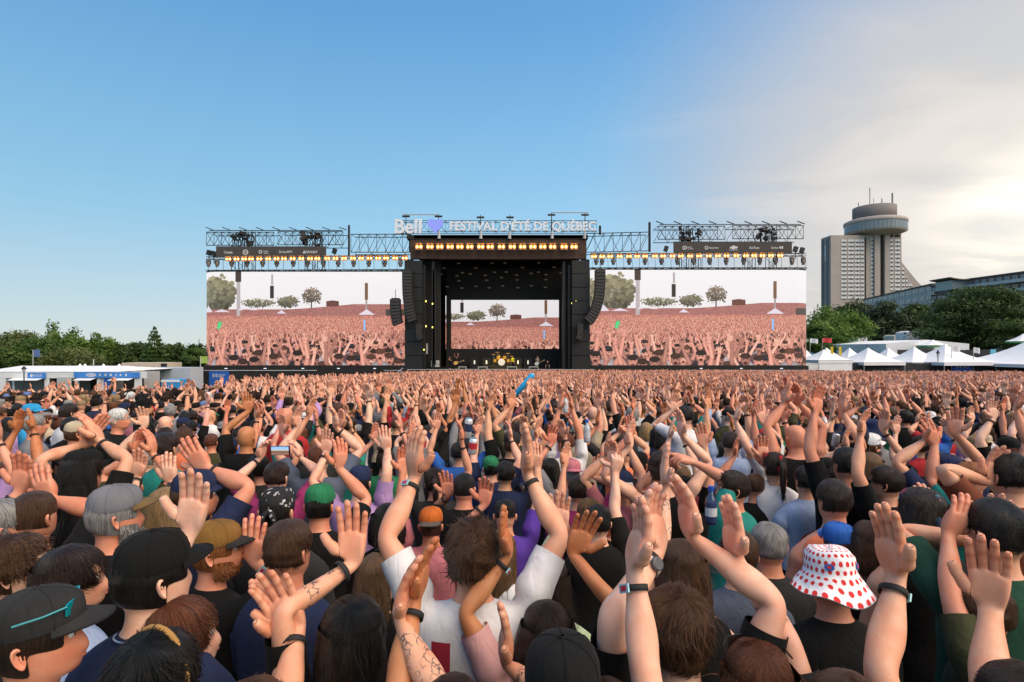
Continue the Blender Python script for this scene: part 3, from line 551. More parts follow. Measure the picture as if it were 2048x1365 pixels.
def tree(px, py_top, py_base, D, wpx, label, leaf='mid', kind='round', n=3600, seed=0, group=None, base_z=None):
    rs = np.random.default_rng(seed+1); top = P(px, py_top, D); w = wpx*D/FPX; gz = ground_z(top.x, D); bz = gz; h = top.z-bz; root = empty('tree', (top.x, D, bz)); tag(root, label, 'tree', group); cl = []
    cb = max(.22*h, P(px, py_base, D).z-bz) if py_base else .25*h; ch = h-cb
    br = MB(); br.path([(0, 0, -.3), (.02*w, 0, cb*.5), (-.01*w, .02*w, cb+ch*.3), (0, 0, cb+ch*.8)], [.035*w+.12, .028*w+.1, .02*w+.06, .04], 9)
    if kind == 'round':
        m = 34
        for i in range(m):
            u = rs.random(); a = rs.random()*6.283; z = cb+ch*(.06+.88*u); rr = (w/2)*math.sin(math.pi*min(1, max(.08, (u*.86+.12))))**.7*rs.random()**.45
            s = (.14+.10*rs.random())*w; cl.append((rr*math.cos(a), rr*math.sin(a), z-s*.3, s*1.15, s*1.15, s*.72))
            if i % 3 == 0: br.path([(0, 0, cb*.8+ch*.3*u), (rr*.5*math.cos(a), rr*.5*math.sin(a), z-s), (rr*math.cos(a), rr*math.sin(a), z)], [.012*w+.05, .008*w+.03, .02], 5)
    elif kind == 'broad':
        m = 70
        for i in range(m):
            u = rs.random(); a = rs.random()*6.283; z = cb+ch*u; rr = (w/2)*(1-.75*u**2.2)*(.35+.65*rs.random()); s = (.085+.06*rs.random())*w; cl.append((rr*math.cos(a), rr*math.sin(a), z-s*.3, s*1.5, s*1.4, s*.52))
            if i % 4 == 0: br.path([(0, 0, cb*.7), (rr*.5*math.cos(a), rr*.5*math.sin(a), cb+ch*u*.5), (rr*math.cos(a), rr*math.sin(a), z)], [.014*w+.05, .009*w+.03, .02], 5)
    elif kind == 'spiky':   # several leaders, tall narrow plumes
        for i in range(7):
            a = rs.random()*6.283; rr = w*.42*rs.random()**.6; hx, hy = rr*math.cos(a), rr*math.sin(a); hh = h*(.62+.38*(1-rr/(w*.5))*rs.random()+.1*rs.random())
            for j in range(9):
                t = j/8; s = w*(.17-.09*t)*(.8+.5*rs.random()); cl.append((hx*(.6+.5*t)+rs.normal(0, .03*w), hy+rs.normal(0, .03*w), cb+(hh-cb)*t, s, s, s*1.1))
            br.path([(0, 0, cb*.5), (hx*.5, hy*.5, cb+(hh-cb)*.4), (hx, hy, hh*.9)], [.012*w+.05, .01*w+.03, .02], 5)
    else:   # conifer
        for i in range(13):
            t = i/12; z = cb*.6+(h-cb*.6)*t; r = w/2*(1-t)**.85+.05*w; k = max(3, int(9*(1-t)))
            for j in range(k):
                a = 6.283*j/k+i*1.3+rs.normal(0, .3); s = r*.42; cl.append((r*.62*math.cos(a), r*.62*math.sin(a), z-r*.12, s*1.25, s*1.25, h*.035))
    br.build('trunk', BARK, root, smooth=True)
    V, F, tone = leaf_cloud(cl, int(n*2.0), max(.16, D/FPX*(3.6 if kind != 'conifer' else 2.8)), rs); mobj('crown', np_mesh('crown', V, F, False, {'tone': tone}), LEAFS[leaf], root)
tree(34, 664, 715, 98, 104, 'sparse olive green tree at the far left edge', 'olive', 'round', 2600, 1)
tree(82, 678, 728, 92, 96, 'low bushy tree left of the tall trees', 'mid', 'round', 2600, 2)
tree(118, 650, 722, 104, 112, 'tall ragged tree in the left group, leftmost of two', 'light', 'spiky', 4600, 3)
tree(182, 652, 722, 102, 100, 'tall ragged tree in the left group, rightmost of two', 'light', 'spiky', 4600, 4)
tree(8, 700, 730, 88, 70, 'low round tree behind the left marquee', 'mid', 'round', 2200, 5)
tree(150, 700, 732, 90, 110, 'low wide green tree in front of the tall ragged pair', 'olive', 'round', 2600, 6)
tree(235, 687, 728, 108, 70, 'round dark tree right of the tall ragged pair', 'dark', 'round', 2600, 7)
tree(272, 684, 728, 110, 60, 'round dark tree next to the conifer', 'dark', 'round', 2600, 8)
tree(309, 657, 728, 100, 62, 'pointed conifer standing above the left treeline', 'mid', 'conifer', 4200, 9)
tree(345, 690, 728, 108, 64, 'dark round tree right of the conifer', 'dark', 'round', 2600, 10)
tree(398, 667, 720, 112, 50, 'dark tree half hidden by the left screen', 'dark', 'spiky', 2400, 11)
tree(392, 697, 730, 96, 50, 'bright low tree beside the left screen', 'mid', 'round', 2200, 12)
def wood_mass():
    rs = np.random.default_rng(77); cl = []
    for i in range(70):
        px = -120+i*9+rs.normal(0, 3); d = 125+rs.random()*15; y = 700+8*math.sin(i*.9)+rs.normal(0, 3); p = P(px, y, d); s = 3.2; cl.append((p.x, d, p.z-2, s*1.3, s, s*.9)); cl.append((p.x, d, p.z-5, s*1.4, s, s))
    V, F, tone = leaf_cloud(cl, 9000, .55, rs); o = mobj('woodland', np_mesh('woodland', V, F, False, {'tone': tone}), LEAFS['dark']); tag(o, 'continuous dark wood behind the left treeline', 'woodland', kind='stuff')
wood_mass()
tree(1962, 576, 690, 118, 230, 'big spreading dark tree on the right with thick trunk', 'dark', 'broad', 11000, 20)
tree(1672, 612, 685, 128, 112, 'bright green rounded tree beside the right screen', 'light', 'round', 4600, 21)
tree(1640, 640, 700, 112, 66, 'lower bright green tree at the edge of the right screen', 'light', 'round', 2600, 22)
tree(1700, 600, 690, 165, 95, 'dark tree below the hotel tower', 'dark', 'round', 3000, 23)
tree(1775, 598, 690, 150, 100, 'dark pine like tree below the hotel, rightmost of a pair', 'pine', 'round', 4200, 24)
tree(1735, 606, 690, 156, 70, 'dark pine like tree below the hotel, leftmost of a pair', 'pine', 'round', 3200, 25)
tree(1835, 606, 690, 150, 80, 'dark tree in front of the grey apartment block', 'dark', 'round', 3200, 26)
tree(1872, 640, 700, 160, 60, 'thin dark tree left of the big spreading tree', 'pine', 'spiky', 2400, 27)
tree(2070, 590, 690, 140, 150, 'dark tree at the right edge behind the spreading tree', 'dark', 'round', 4200, 28)
# ------------------------------------------------------------------ hotel tower and apartment blocks
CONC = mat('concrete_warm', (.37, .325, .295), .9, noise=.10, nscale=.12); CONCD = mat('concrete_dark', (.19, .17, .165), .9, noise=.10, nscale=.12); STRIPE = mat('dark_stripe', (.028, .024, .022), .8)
WING = mat('window_pale', (.66, .68, .70), .2); SILLM = mat('sill_dark', (.10, .09, .085), .8); PANE = mat('pane_sky', (.20, .23, .25), .2); BALC = mat('balcony_white', (.42, .42, .42), .7); BRICK = mat('block_brown', (.16, .11, .09), .9, noise=.15, nscale=.3); GLASSB = mat('glass_teal', (.20, .30, .32), .15)  # pale window colour stands in for glass reflecting the sky
def hotel():
    Dh = 400.0; k = .3003
    q = lambda zx, zy, d=Dh: P(1600+zx*k, 370+zy*k, d)
    root = empty('hotel_tower', (q(480, 760).x, Dh, -3)); tag(root, 'tall concrete hotel tower with round glazed top storey', 'building'); o = root.location
    def blk(nm, x0, y0, x1, y1, dy0, dy1, m):
        a = q(x0, y1, Dh+dy0)-o; b = q(x1, y0, Dh+dy0)-o; return MB().box((a.x, dy0, a.z), (b.x, dy1, b.z)).build(nm, m, root)
    wall = blk('wall', 205, 336, 430, 1000, 0, 12.5, CONC); blk('wall', 430, 336, 500, 1000, 2.2, 12, CONC)
    xl = q(205, 336, Dh).x-o.x; MB().box((xl-.5, 2.5, 0), (xl-.01, 5.5, q(205, 350, Dh).z-o.z)).box((xl-.5, 8.5, 0), (xl-.01, 11.5, q(205, 350, Dh).z-o.z)).build('pilaster', CONCD, root)  # darker strips put the side face's shade into the colour
    for i in range(4): z1 = q(178, 393+i*27, Dh).z-o.z; MB().box((xl-.12, 6.2, z1-2.4), (xl-.01, 7.6, z1)).build('slit_window', WING, root)
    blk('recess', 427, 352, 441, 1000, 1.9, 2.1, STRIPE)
    # core: fluted shafts
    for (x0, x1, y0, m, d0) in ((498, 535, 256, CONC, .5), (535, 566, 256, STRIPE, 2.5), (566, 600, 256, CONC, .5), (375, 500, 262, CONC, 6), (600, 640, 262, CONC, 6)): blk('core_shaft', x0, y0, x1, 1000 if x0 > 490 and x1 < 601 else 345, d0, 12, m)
    # right wing with its flared foot
    pts = [(601, 298), (674, 298), (677, 515), (778, 640), (900, 760), (900, 1000), (601, 1000)]; A_ = [q(x, y, Dh+1)-o for x, y in pts]
    MB().slab([(p.x, p.z) for p in A_][::-1], 1.0, 11).build('wing_wall', CONC, root)
    for (x0, x1) in ((601, 621), (632, 665)): blk('vent', x0, 332, x1, 349, .8, 1.0, STRIPE)
    win = {}
    def window(x0, y0, x1, y1, d):
        a = q(x0, y1, Dh+d)-o; b = q(x1, y0, Dh+d)-o; key = (round(b.x-a.x, 1), round(b.z-a.z, 1))
        if key not in win: w, h = b.x-a.x, b.z-a.z; win[key] = (MB().box((0, -.25, 0), (w, 0, h)).mesh('window'), MB().box((w*.3, -.32, -h*.42), (w*1.0, -.02, -.02)).mesh('sill'), MB().box((w*.48, -.30, 0), (w*.52, -.26, h)).mesh('mullion'))
        f = mobj('window', win[key][0], WING, root, (a.x, d-.02, a.z)); mobj('sill', win[key][1], SILLM, f); mobj('mullion', win[key][2], SILLM, f)
    for r in range(15):
        y = 366+r*27.1
        for (x0, x1) in ((274, 309), (319, 356), (363, 397), (404, 424)): window(x0, y, x1, y+13, 0)
        if r > -1: window(473, y-12, 495, y+2, 2.2)
        window(600, y-2, 619, y+11, 1.0); window(631, y-2, 664, y+11, 1.0)
        if r >= 7: window(676, y-2, 690+(2 if r < 9 else 6), y+11, 1.0)
        if r >= 9: window(704, y-2, 712+(r-9)*3, y+11, 1.0)
        if r >= 10 and r > 10: window(724, y-2, 744, y+11, 1.0)
    # round top
    c = q(500, 240, Dh+8)-o; R_ = 184*k*(Dh+8)/FPX; zf = lambda zy: (q(500, zy, Dh+8-R_).z-o.z)
    zz = {n: zf(y) for n, y in (('a', 318), ('b', 292), ('c', 282), ('d', 226), ('e', 205), ('f', 203))}
    m = MB().lathe([(R_*.42, zz['a']+1.0), (R_*.86, zz['b']), (R_*.99, zz['c'])], (c.x, 8, 0), 48).build('soffit', CONC, root, smooth=True)
    MB().lathe([(R_*.97, zz['c']), (R_*.97, zz['d'])], (c.x, 8, 0), 48, cap=False).build('glazing_band', GLASSB, root, smooth=True)
    pane = MB().box((-R_*math.sin(math.pi/48)*.92, -.06, zz['c']+.2), (R_*math.sin(math.pi/48)*.92, .0, zz['d']-.2)).mesh('pane')
    for i in range(48):
        t = 2*math.pi*i/48
        if math.cos(t) < -.35: continue
        g = mobj('pane', pane, PANE, root, (c.x+R_*.985*math.sin(t), 8-R_*.985*math.cos(t), 0)); g.rotation_euler = (0, 0, t)
    MB().lathe([(R_*.99, zz['d']), (R_, zz['d']+.2), (R_, zz['e']), (R_*.9, zz['f']+.8)], (c.x, 8, 0), 48).build('parapet', CONC, root, smooth=True)
    r2 = 127*k*(Dh+8)/FPX; zt = q(500, 120, Dh+8-r2).z-o.z; MB().lathe([(r2, zz['e']), (r2, zt), (r2*.97, zt+.1)], (c.x-.6, 8, 0), 40).build('drum', CONCD, root, smooth=True)
    for (zx, y0, y1, r) in ((465, 20, 125, .3), (390, 120, 160, .3), (490, 90, 122, .18), (545, 92, 122, .4), (612, 55, 150, .35), (618, 55, 130, .25)):
        a = q(zx, y1, Dh+8)-o; b = q(zx, y0, Dh+8)-o; MB().tube((a.x, 8, a.z-2), (b.x, 8, b.z), r, 5).build('antenna', mat('antenna_grey', (.2, .2, .2), .6), root)
hotel()
RAILG = mat('railing_glass', (.42, .46, .47), .3)
def block(px0, d0, px1, d1, ytop0, zbot, storeys, bays, label, wallm, style, depth=16):
    """apartment block whose street front runs from px0 at distance d0 to px1 at d1"""
    a = P(px0, ytop0, d0); b = P(px1, ytop0, d1); zt = a.z; root = empty('apartment_block', (a.x, d0, zbot)); tag(root, label, 'building', 'apartment blocks behind the trees'); dx, dy = b.x-a.x, d1-d0; L_ = math.hypot(dx, dy); ang = math.atan2(dy, dx); root.rotation_euler = (0, 0, ang); h = zt-zbot
    MB().box((0, 0, 0), (L_, depth, h)).build('wall', wallm, root); MB().box((-.4, -.6, h), (L_+.4, depth, h+.45)).build('roof', SILLM, root)
    sh = h/storeys; bw = L_/bays
    wm = MB().box((bw*.16, -.10, sh*.36), (bw*.84, -.02, sh*.86)).mesh('window'); mu = MB().box((bw*.485, -.16, sh*.36), (bw*.515, -.10, sh*.86)).mesh('mullion')
    bl = MB().box((0, -1.5, 0), (bw, -.0, .25)).mesh('slab'); rl = MB().box((0, -1.5, .25), (bw, -1.42, sh*.36)).mesh('railing')
    for s in range(max(0, storeys-6), storeys):
        for i in range(bays):
            w = mobj('window', wm, PANE, root, (i*bw, 0, s*sh)); mobj('mullion', mu, BALC, w)
            if style == 'balcony' or (style == 'mixed' and i % 3 == 0): q = mobj('balcony', bl, BALC, root, (i*bw, -.11, s*sh)); mobj('railing', rl, BALC if style != 'balcony' else RAILG, q)
    return root, L_, h
block(1728, 310, 1866, 236, 600, 0, 8, 12, 'long pale glass fronted apartment block stepping up behind the trees', mat('block_grey', (.40, .39, .38), .8, noise=.1, nscale=.3), 'plain')
block(1862, 232, 1912, 222, 574, 0, 8, 4, 'dark brown apartment block with white balconies', BRICK, 'mixed')
block(1893, 214, 2110, 176, 566, 0, 9, 14, 'upper apartment terrace with glass balconies at the right edge', BRICK, 'balcony')
def pavilion():
    a = P(1904, 579, 205); b = P(1952, 561, 205); root = empty('glass_pavilion', (a.x, 205, a.z)); tag(root, 'glass penthouse pavilion with curved overhanging roof', 'building'); w = b.x-a.x; h = b.z-a.z; MB().box((0, 0, 0), (w, 8, h)).build('glazing', GLASSB, root)
    n = 11; m = MB().box((.1, -.1, .1), (w/n-.1, -.02, h-.1)).mesh('pane')
    for i in range(n): mobj('pane', m, PANE, root, (w/n*i, 0, 0))
    pr = [(-1.6+(w+2.4)*t/12, h+.7-1.3*math.sin(math.pi*min(1, t/12*1.0))*.55) for t in range(13)]; MB().slab(pr+[(x, z+.35) for x, z in pr[::-1]], -1.2, 9).build('roof', SILLM, root)
pavilion()
# ------------------------------------------------------------------ tents, fences and flags on the right
CANV = mat('white_canvas', (.72, .73, .75), .75, noise=.05, nscale=.8); BLKF = mat('fence_scrim', (.022, .024, .028), .8, noise=.3, nscale=.6)
def tent(px, py_peak, py_eave, D, wpx, label, wall=False):
    pk = P(px, py_peak, D); ev = P(px, py_eave, D).z; gz = ground_z(pk.x, D); w = wpx*D/FPX/2; root = empty('canopy_tent', (pk.x, D, gz)); root.rotation_euler = (0, 0, .12); tag(root, label, 'tent', 'white peaked canopy tents'); h = pk.z-gz; e = ev-gz
    prof = [(w*(1-t)**1.0*(1-.0*t)+.04, e+(h-e)*(t*.55+.45*t**2.6)) for t in np.linspace(0, 1, 9)]; V = []; F = []; n = 16
    for (r, z) in prof:
        for k in range(n):
            t = 2*math.pi*k/n+math.pi/4; s = 1/max(abs(math.cos(t-math.pi/4*0)), abs(math.sin(t))); V.append((r*math.cos(t)*s, r*math.sin(t)*s, z))
    for i in range(len(prof)-1):
        for k in range(n): F.append((i*n+k, i*n+(k+1) % n, (i+1)*n+(k+1) % n, (i+1)*n+k))
    MB().add(V, F).build('canopy', CANV, root, smooth=False)
    for (x0, y0, x1, y1) in ((-w, -w, w, -w+.03), (-w, w-.03, w, w), (-w, -w+.04, -w+.03, w-.04), (w-.03, -w+.04, w, w-.04)): MB().box((x0, y0, e-.45), (x1, y1, e-.005)).build('valance', CANV, root)
    for x in (-w+.08, w-.08):
        for y in (-w+.08, w-.08): MB().tube((x, y, 0), (x, y, e), .05, 6).build('leg', BALC, root)
    if wall: MB().box((-w+.1, -w+.06, 0), (w-.1, -w+.09, e-.46)).build('wall', CANV, root)
tent(1613, 701, 722, 92, 40, 'small peaked white tent nearest the right screen', True)
tent(1647, 700, 720, 84, 72, 'peaked white tent with closed wall beside the right screen', True)
tent(1653, 696, 716, 98, 50, 'white tent peak half hidden behind the first row')
tent(1699, 696, 722, 96, 58, 'white tent peak behind, left of the yellow banners')
tent(1736, 696, 724, 86, 88, 'white peaked tent, large open one left of the lamp post')
tent(1776, 696, 722, 96, 64, 'white tent peak behind between two larger tents')
tent(1828, 694, 724, 88, 84, 'white peaked tent just left of the lamp post')
tent(1890, 689, 724, 86, 112, 'large white peaked tent behind the lamp post')
tent(2052, 684, 727, 84, 170, 'large white peaked tent at the right edge')
def marquee(px0, d0, px1, d1, wid, py_ridge, py_eave, label):
    a = P(px0, py_eave, d0); b = P(px1, py_eave, d1); rid = P(px1, py_ridge, d1).z; gz = ground_z(b.x, d1); root = empty('marquee', (a.x, d0, gz)); tag(root, label, 'marquee'); dx, dy = b.x-a.x, d1-d0; L_ = math.hypot(dx, dy); root.rotation_euler = (0, 0, math.atan2(dy, dx)); e = b.z-gz; r = rid-gz
    MB().add([(0, 0, e), (L_, 0, e), (L_, wid/2, r), (0, wid/2, r), (0, wid, e), (L_, wid, e)], [(0, 1, 2, 3), (3, 2, 5, 4)]).build('roof', CANV, root)
    MB().add([(0, 0, 0), (L_, 0, 0), (L_, 0, e-.01), (0, 0, e-.01)], [(0, 1, 2, 3)]).build('wall', CANV, root); MB().add([(L_, .02, 0), (L_, wid, 0), (L_, wid, e-.01), (L_, wid/2, r-.01), (L_, .02, e-.01)], [(0, 1, 2, 3, 4)]).build('gable', CANV, root)
    MB().add([(0, .02, 0), (0, wid, 0), (0, wid, e-.01), (0, wid/2, r-.01), (0, .02, e-.01)], [(4, 3, 2, 1, 0)]).build('gable', CANV, root)
    n = max(3, int(L_/5))
    for i in range(n+1): MB().box((L_*i/n-.05, -.06, 0), (L_*i/n+.05, -.005, e)).build('rib', BALC, root)
    return root
marquee(1618, 132, 1772, 104, 15, 680, 688, 'long white marquee hall behind the small tents')
def right_yard():
    # trailer, stage truck, umbrellas
    def trailer(px0, py0, px1, py1, D, label, col=CANV, arch=True):
        a = P(px0, py1, D); b = P(px1, py0, D); gz = ground_z(a.x, D); root = empty('white_trailer', (a.x, D, gz)); tag(root, label, 'trailer'); w = b.x-a.x; h = b.z-gz; z0 = a.z-gz; MB().box((0, 0, max(.6, z0-.5)), (w, 4, h-.8)).build('body', col, root)
        MB().slab([(0, h-.79), (w, h-.79), (w, h-.3), (w*.8, h), (w*.2, h), (0, h-.3)], 0, 4).build('roof', col, root); MB().box((w*.05, .2, 0), (w*.95, 3.8, max(.6, z0-.5)-.01)).build('chassis', BLKM, root); MB().box((w*.5, -.03, h*.5), (w*.62, -.002, h*.9)).build('door', SILLM, root)
    trailer(1815, 662, 1878, 682, 128, 'white arched trailer under the dark trees'); trailer(1716, 674, 1735, 686, 136, 'small white vehicle behind the marquee'); trailer(1788, 670, 1806, 680, 140, 'beige box trailer left of the arched trailer', mat('beige_panel', (.5, .45, .38), .8))
    def umbrella(px, py_top, py_eave, D, wpx, label):
        t = P(px, py_top, D); e = P(px, py_eave, D).z; gz = ground_z(t.x, D); r = wpx*D/FPX/2; root = empty('parasol', (t.x, D, gz)); tag(root, label, 'parasol', 'wide white parasols'); MB().lathe([(r, e-gz), (r*.6, (e-gz)*.72+(t.z-gz)*.28), (r*.25, (e-gz)*.35+(t.z-gz)*.65), (.05, t.z-gz)], n=10, cap=False).build('canopy', CANV, root); MB().lathe([(r, e-gz-.35), (r*1.0, e-gz-.01)], n=10, cap=False).build('valance', mat('green_trim', (.12, .35, .12), .8), root); MB().tube((0, 0, 0), (0, 0, t.z-gz), .06, 6).build('pole', BALC, root)
    umbrella(1866, 680, 691, 102, 54, 'wide white parasol with green edge right of the marquee'); umbrella(2046, 668, 683, 104, 56, 'beige parasol at the right edge beside the tree')
    umbrella(1914, 688, 694, 106, 34, 'small white parasol behind the large peaked tent')
    # fence
    a = P(1677, 744, 83.5); b = P(2120, 744, 82); root = empty('scrim_fence', (a.x, 83.5, ground_z(a.x, 83.5))); tag(root, 'black scrim fence in front of the white tents', 'fence'); h = P(1700, 726.5, 83.5).z-root.location.z; L_ = b.x-a.x; n = 14
    for i in range(n):
        w = L_/n; MB().box((0, 0, .05), (w-.04, .05, h+.03*math.sin(i*2.3))).build('panel', BLKF, root, (i*w, -.1*i/n, 0)); MB().tube((0, .08, 0), (0, .08, h), .04, 5).build('post', BLKM, root, (i*w, -.1*i/n, 0))
    a = P(1795, 707, 99); b = P(2075, 707, 99); root = empty('scrim_fence', (a.x, 99, ground_z(a.x, 99))); tag(root, 'black scrim fence behind the tents under the big tree', 'fence'); h = P(1900, 700, 99).z-root.location.z; n = 10; L_ = b.x-a.x
    for i in range(n): w = L_/n; MB().box((0, 0, .05), (w-.04, .05, h+.04*math.sin(i*1.3))).build('panel', BLKF, root, (i*w, 0, 0))
    blue_board(1903, 1945, 727, 745, 83.2, 'blue banner with white logo on the black tent fence', [('818', 1912, 1923, 730, 737), ('Industrielle', 1926, 1940, 730.5, 733.3), ('Alliance', 1926, 1937, 734, 737)])
    blue_board(1981, 1992, 699, 712, 97, 'small light blue board under the big tree', [], (.12, .45, .62))
    def flag(px, y0, y1, D, w, h, col, label, side=1):
        t = P(px, y0, D); g = P(px, y1, D); root = empty('flag', (t.x, D, g.z)); tag(root, label, 'flag'); H_ = t.z-g.z; MB().tube((0, 0, -1.5), (0, 0, H_), .04, 5).build('pole', BALC, root); n = 7; V = []
        for i in range(n):
            for z in (H_-h, H_): V.append((side*w*i/(n-1), .12*math.sin(i*1.1), z+.06*math.sin(i*.9)))
        MB().add(V, [(2*i, 2*i+2, 2*i+3, 2*i+1) for i in range(n-1)]).build('cloth', mat('flag_%s' % label.split()[0], col, .8), root, smooth=True)
    flag(1620, 678, 716, 96, 1.35, .75, (.6, .62, .66), 'pale flag flying above the tents nearest the right screen'); flag(1645, 677, 716, 98, 1.6, .75, (.55, .04, .05), 'red flag flying above the tents')
    flag(1903, 694, 730, 83, 1.25, .75, (.65, .66, .68), 'white flag on the pole left of the large tent'); flag(1947, 696, 730, 83, .95, .8, (.65, .66, .68), 'white flag on the pole right of the blue banner')
    for px, lb in ((1664, 'left one of two upright yellow feather banners'), (1680.5, 'right one of two upright yellow feather banners')):
        t = P(px, 694, 90); g = P(px, 712, 90); root = empty('feather_banner', (t.x, 90, g.z)); tag(root, lb, 'banner', 'yellow feather banners'); H_ = t.z-g.z; MB().box((-.2, 0, 0), (.22, .03, H_)).build('cloth', mat('yellow_cloth', (.55, .38, .02), .8), root); MB().tube((-.22, 0, -1.8), (-.22, 0, H_), .03, 5).build('pole', BALC, root)
right_yard()
def lamp_post(px, y0, y1, D, label):
    t = P(px, y0, D); gz = ground_z(t.x, D); root = empty('lamp_post', (t.x, D, gz)); tag(root, label, 'lamp post', 'old style lamp posts'); h = t.z-gz; u = (P(px, y0, D).z-P(px, y1, D).z); MB().lathe([(.16, 0), (.12, .4), (.06, .6), (.05, h-u)], n=8).build('pole', BLKM, root); MB().lathe([(.10, h-u), (.20, h-u*.45)], n=6).build('lantern', mat('lantern_glass', (.55, .55, .55), .2), root); MB().lathe([(.27, h-u*.45), (.16, h-u*.25), (.04, h)], n=6).build('cap', BLKM, root)
lamp_post(1876, 700, 716, 82.5, 'black lantern lamp post before the white tents'); lamp_post(48, 733, 744, 56, 'dark lantern lamp post at the left kiosk')
# ------------------------------------------------------------------ kiosks and trailers on the left
def left_yard():
    D = 60; gz = ground_z(-45, D)
    a = P(-40, 744, D); e = P(0, 744, D).z-gz; r = P(0, 732, D+5).z-gz; b = P(232, 744, D); root = empty('marquee', (a.x, D, gz)); tag(root, 'low white marquee with blue signs at the left edge', 'marquee'); L_ = b.x-a.x
    MB().add([(0, 0, e), (L_, 0, e), (L_-2.4, 5, r), (0, 5, r), (0, 10, e), (L_, 10, e)], [(0, 1, 2, 3), (3, 2, 5, 4), (1, 5, 2)]).build('roof', CANV, root)
    hsh = P(0, 757, D).z-gz
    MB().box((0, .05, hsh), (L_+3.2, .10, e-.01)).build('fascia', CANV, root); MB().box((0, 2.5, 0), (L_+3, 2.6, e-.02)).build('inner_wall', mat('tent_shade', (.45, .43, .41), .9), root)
    X_ = lambda px: P(px, 760, D).x-a.x
    for (x0, x1) in ((-35, 10), (24, 27), (88, 97), (113, 141), (150, 157), (193, 200), (268, 282)): MB().box((X_(x0), .06, 0), (X_(x1), .16, hsh-.01)).build('wall_panel', CANV, root)
    MB().box((X_(97), .5, 0), (X_(113), .55, hsh-.02)).build('doorway', BLK, root); MB().box((X_(114.5), .0, 0), (X_(140), .05, hsh+.1)).build('door_leaf', mat('door_grey', (.42, .45, .46), .6), root)
    for (x0, x1) in ((27, 88), (157, 193), (226, 268)): MB().add([(X_(x0), -.9, hsh-.18), (X_(x1), -.9, hsh-.18), (X_(x1), .0, hsh+.02), (X_(x0), .0, hsh+.02)], [(0, 1, 2, 3)]).build('awning', CANV, root); MB().box((X_(x0), .4, 0), (X_(x1), .5, .9)).build('counter', BLK, root)
    for (x0, x1) in ((158, 192), (226, 267)): MB().box((X_(x0), 1.6, 0), (X_(x1), 1.7, hsh-.02)).build('bar_back', BLK, root)
    MB().box((X_(208), -.02, 0), (X_(221), .04, hsh-.02)).build('blue_panel', mat('blue_print_42', (.015, .10, .42), .7), root); MB().box((X_(196), .2, 0), (X_(207), .3, hsh-.02)).build('wall_panel', CANV, root)
    for px in (88, 99, 139, 173): MB().lathe([(.25, r-.12), (.05, r+.22)], (X_(px)*1.0, 5, 0), 8).build('ridge_cap', CANV, root)
    BL = (.045, .22, .62); m = mat('sign_blue', BL, .6)
    def sign(px0, px1, py0, py1, label, items):
        q = P(px0, py1, D-.15); w = P(px1, py0, D-.15)-q; s = empty('kiosk_sign', q); tag(s, label, 'sign', 'blue kiosk signs'); MB().box((0, 0, 0), (w.x, .08, w.z)).build('board', m, s)
        for it in items:
            if it[0] == 't': fit_text(it[1], it[2], it[3], it[4], it[5], D-.18, it[6] if len(it) > 6 else WPRINT, s)
            else:
                V = []; cx, cy, rx, ry, n = it[1:6]
                for k in range(n): t = 2*math.pi*k/n; V.append(P(cx+rx*math.cos(t), cy+ry*math.sin(t), D-.17+it[6] if len(it) > 6 else D-.17)-q)
                MB().add(V, [tuple(range(n))[::-1]]).build('icon', WPRINT if len(it) < 8 else it[7], s)
    sign(55, 91, 746, 757.6, 'small blue kiosk sign with round logo beside the lamp post', [('o', 63, 751.7, 3, 3.2, 16), ('t', 'KIOSQUES', 67, 84, 748.8, 754.5)])
    sign(147.5, 279, 744.8, 755.8, 'long blue kiosk sign with white icons', [('o', 182, 750.3, 10, 3.6, 20), ('t', 'BISTRO', 175, 189, 748.8, 751.9, m), ('o', 200, 750.3, 2.3, 2.6, 5), ('o', 211, 750.3, 2.2, 2.8, 6), ('o', 221.5, 750.3, 2.8, 2.6, 8), ('o', 232, 750.3, 1.8, 2.6, 4), ('o', 241, 750.3, 2.3, 2.4, 5), ('o', 252, 750.3, 2.2, 2.8, 6)])
    def boxv(nm, px0, py0, px1, py1, D2, dep, mt, label, extra=None):
        p = P(px0, py1, D2); q = P(px1, py0, D2); g = ground_z(p.x, D2); o = empty(nm, (p.x, D2, g)); tag(o, label, nm.split('_')[-1]); w = q.x-p.x; h = q.z-g; MB().box((0, 0, .5), (w, dep, h)).build('body', mt, o); MB().box((.2, .2, 0), (w-.2, dep-.2, .49)).build('chassis', BLKM, o)
        for (x0, y0, x1, y1, m2) in extra or []: MB().box((w*x0, -.04, h*y0), (w*x1, -.005, h*y1)).build('panel', m2, o)
        for i in range(1, 7): MB().box((w*i/7-.03, -.03, .55), (w*i/7+.03, -.004, h-.05)).build('rib', mt, o)
    boxv('beige_trailer', 243, 726, 337, 748, 74, 3, mat('cream_panel', (.55, .46, .35), .7, noise=.05, nscale=.6), 'cream site trailer behind the left kiosks', [(.29, .74, .38, .92, PANE), (.84, .76, .97, .98, BLK)])
    boxv('grey_trailer', 290, 736, 380, 775, 70, 3, mat('grey_panel', (.42, .47, .54), .5, noise=.05, nscale=.6), 'pale grey truck trailer left of the black stage skirt', [])
    boxv('blue_booth', 322, 760, 360, 782, 62, 2.2, mat('booth_blue', (.03, .28, .62), .6), 'bright blue booth beside the black stage skirt', [(.0, .9, 1, .999, CANV)])
    q = P(280, 777, 63); w = P(323, 757, 63)-q; o = empty('scrim_fence', (q.x, 63, q.z-1)); tag(o, 'black scrim fence between the kiosk and the blue booth', 'fence'); MB().box((0, 0, 0), (w.x, .06, w.z+1)).build('panel', BLKF, o)
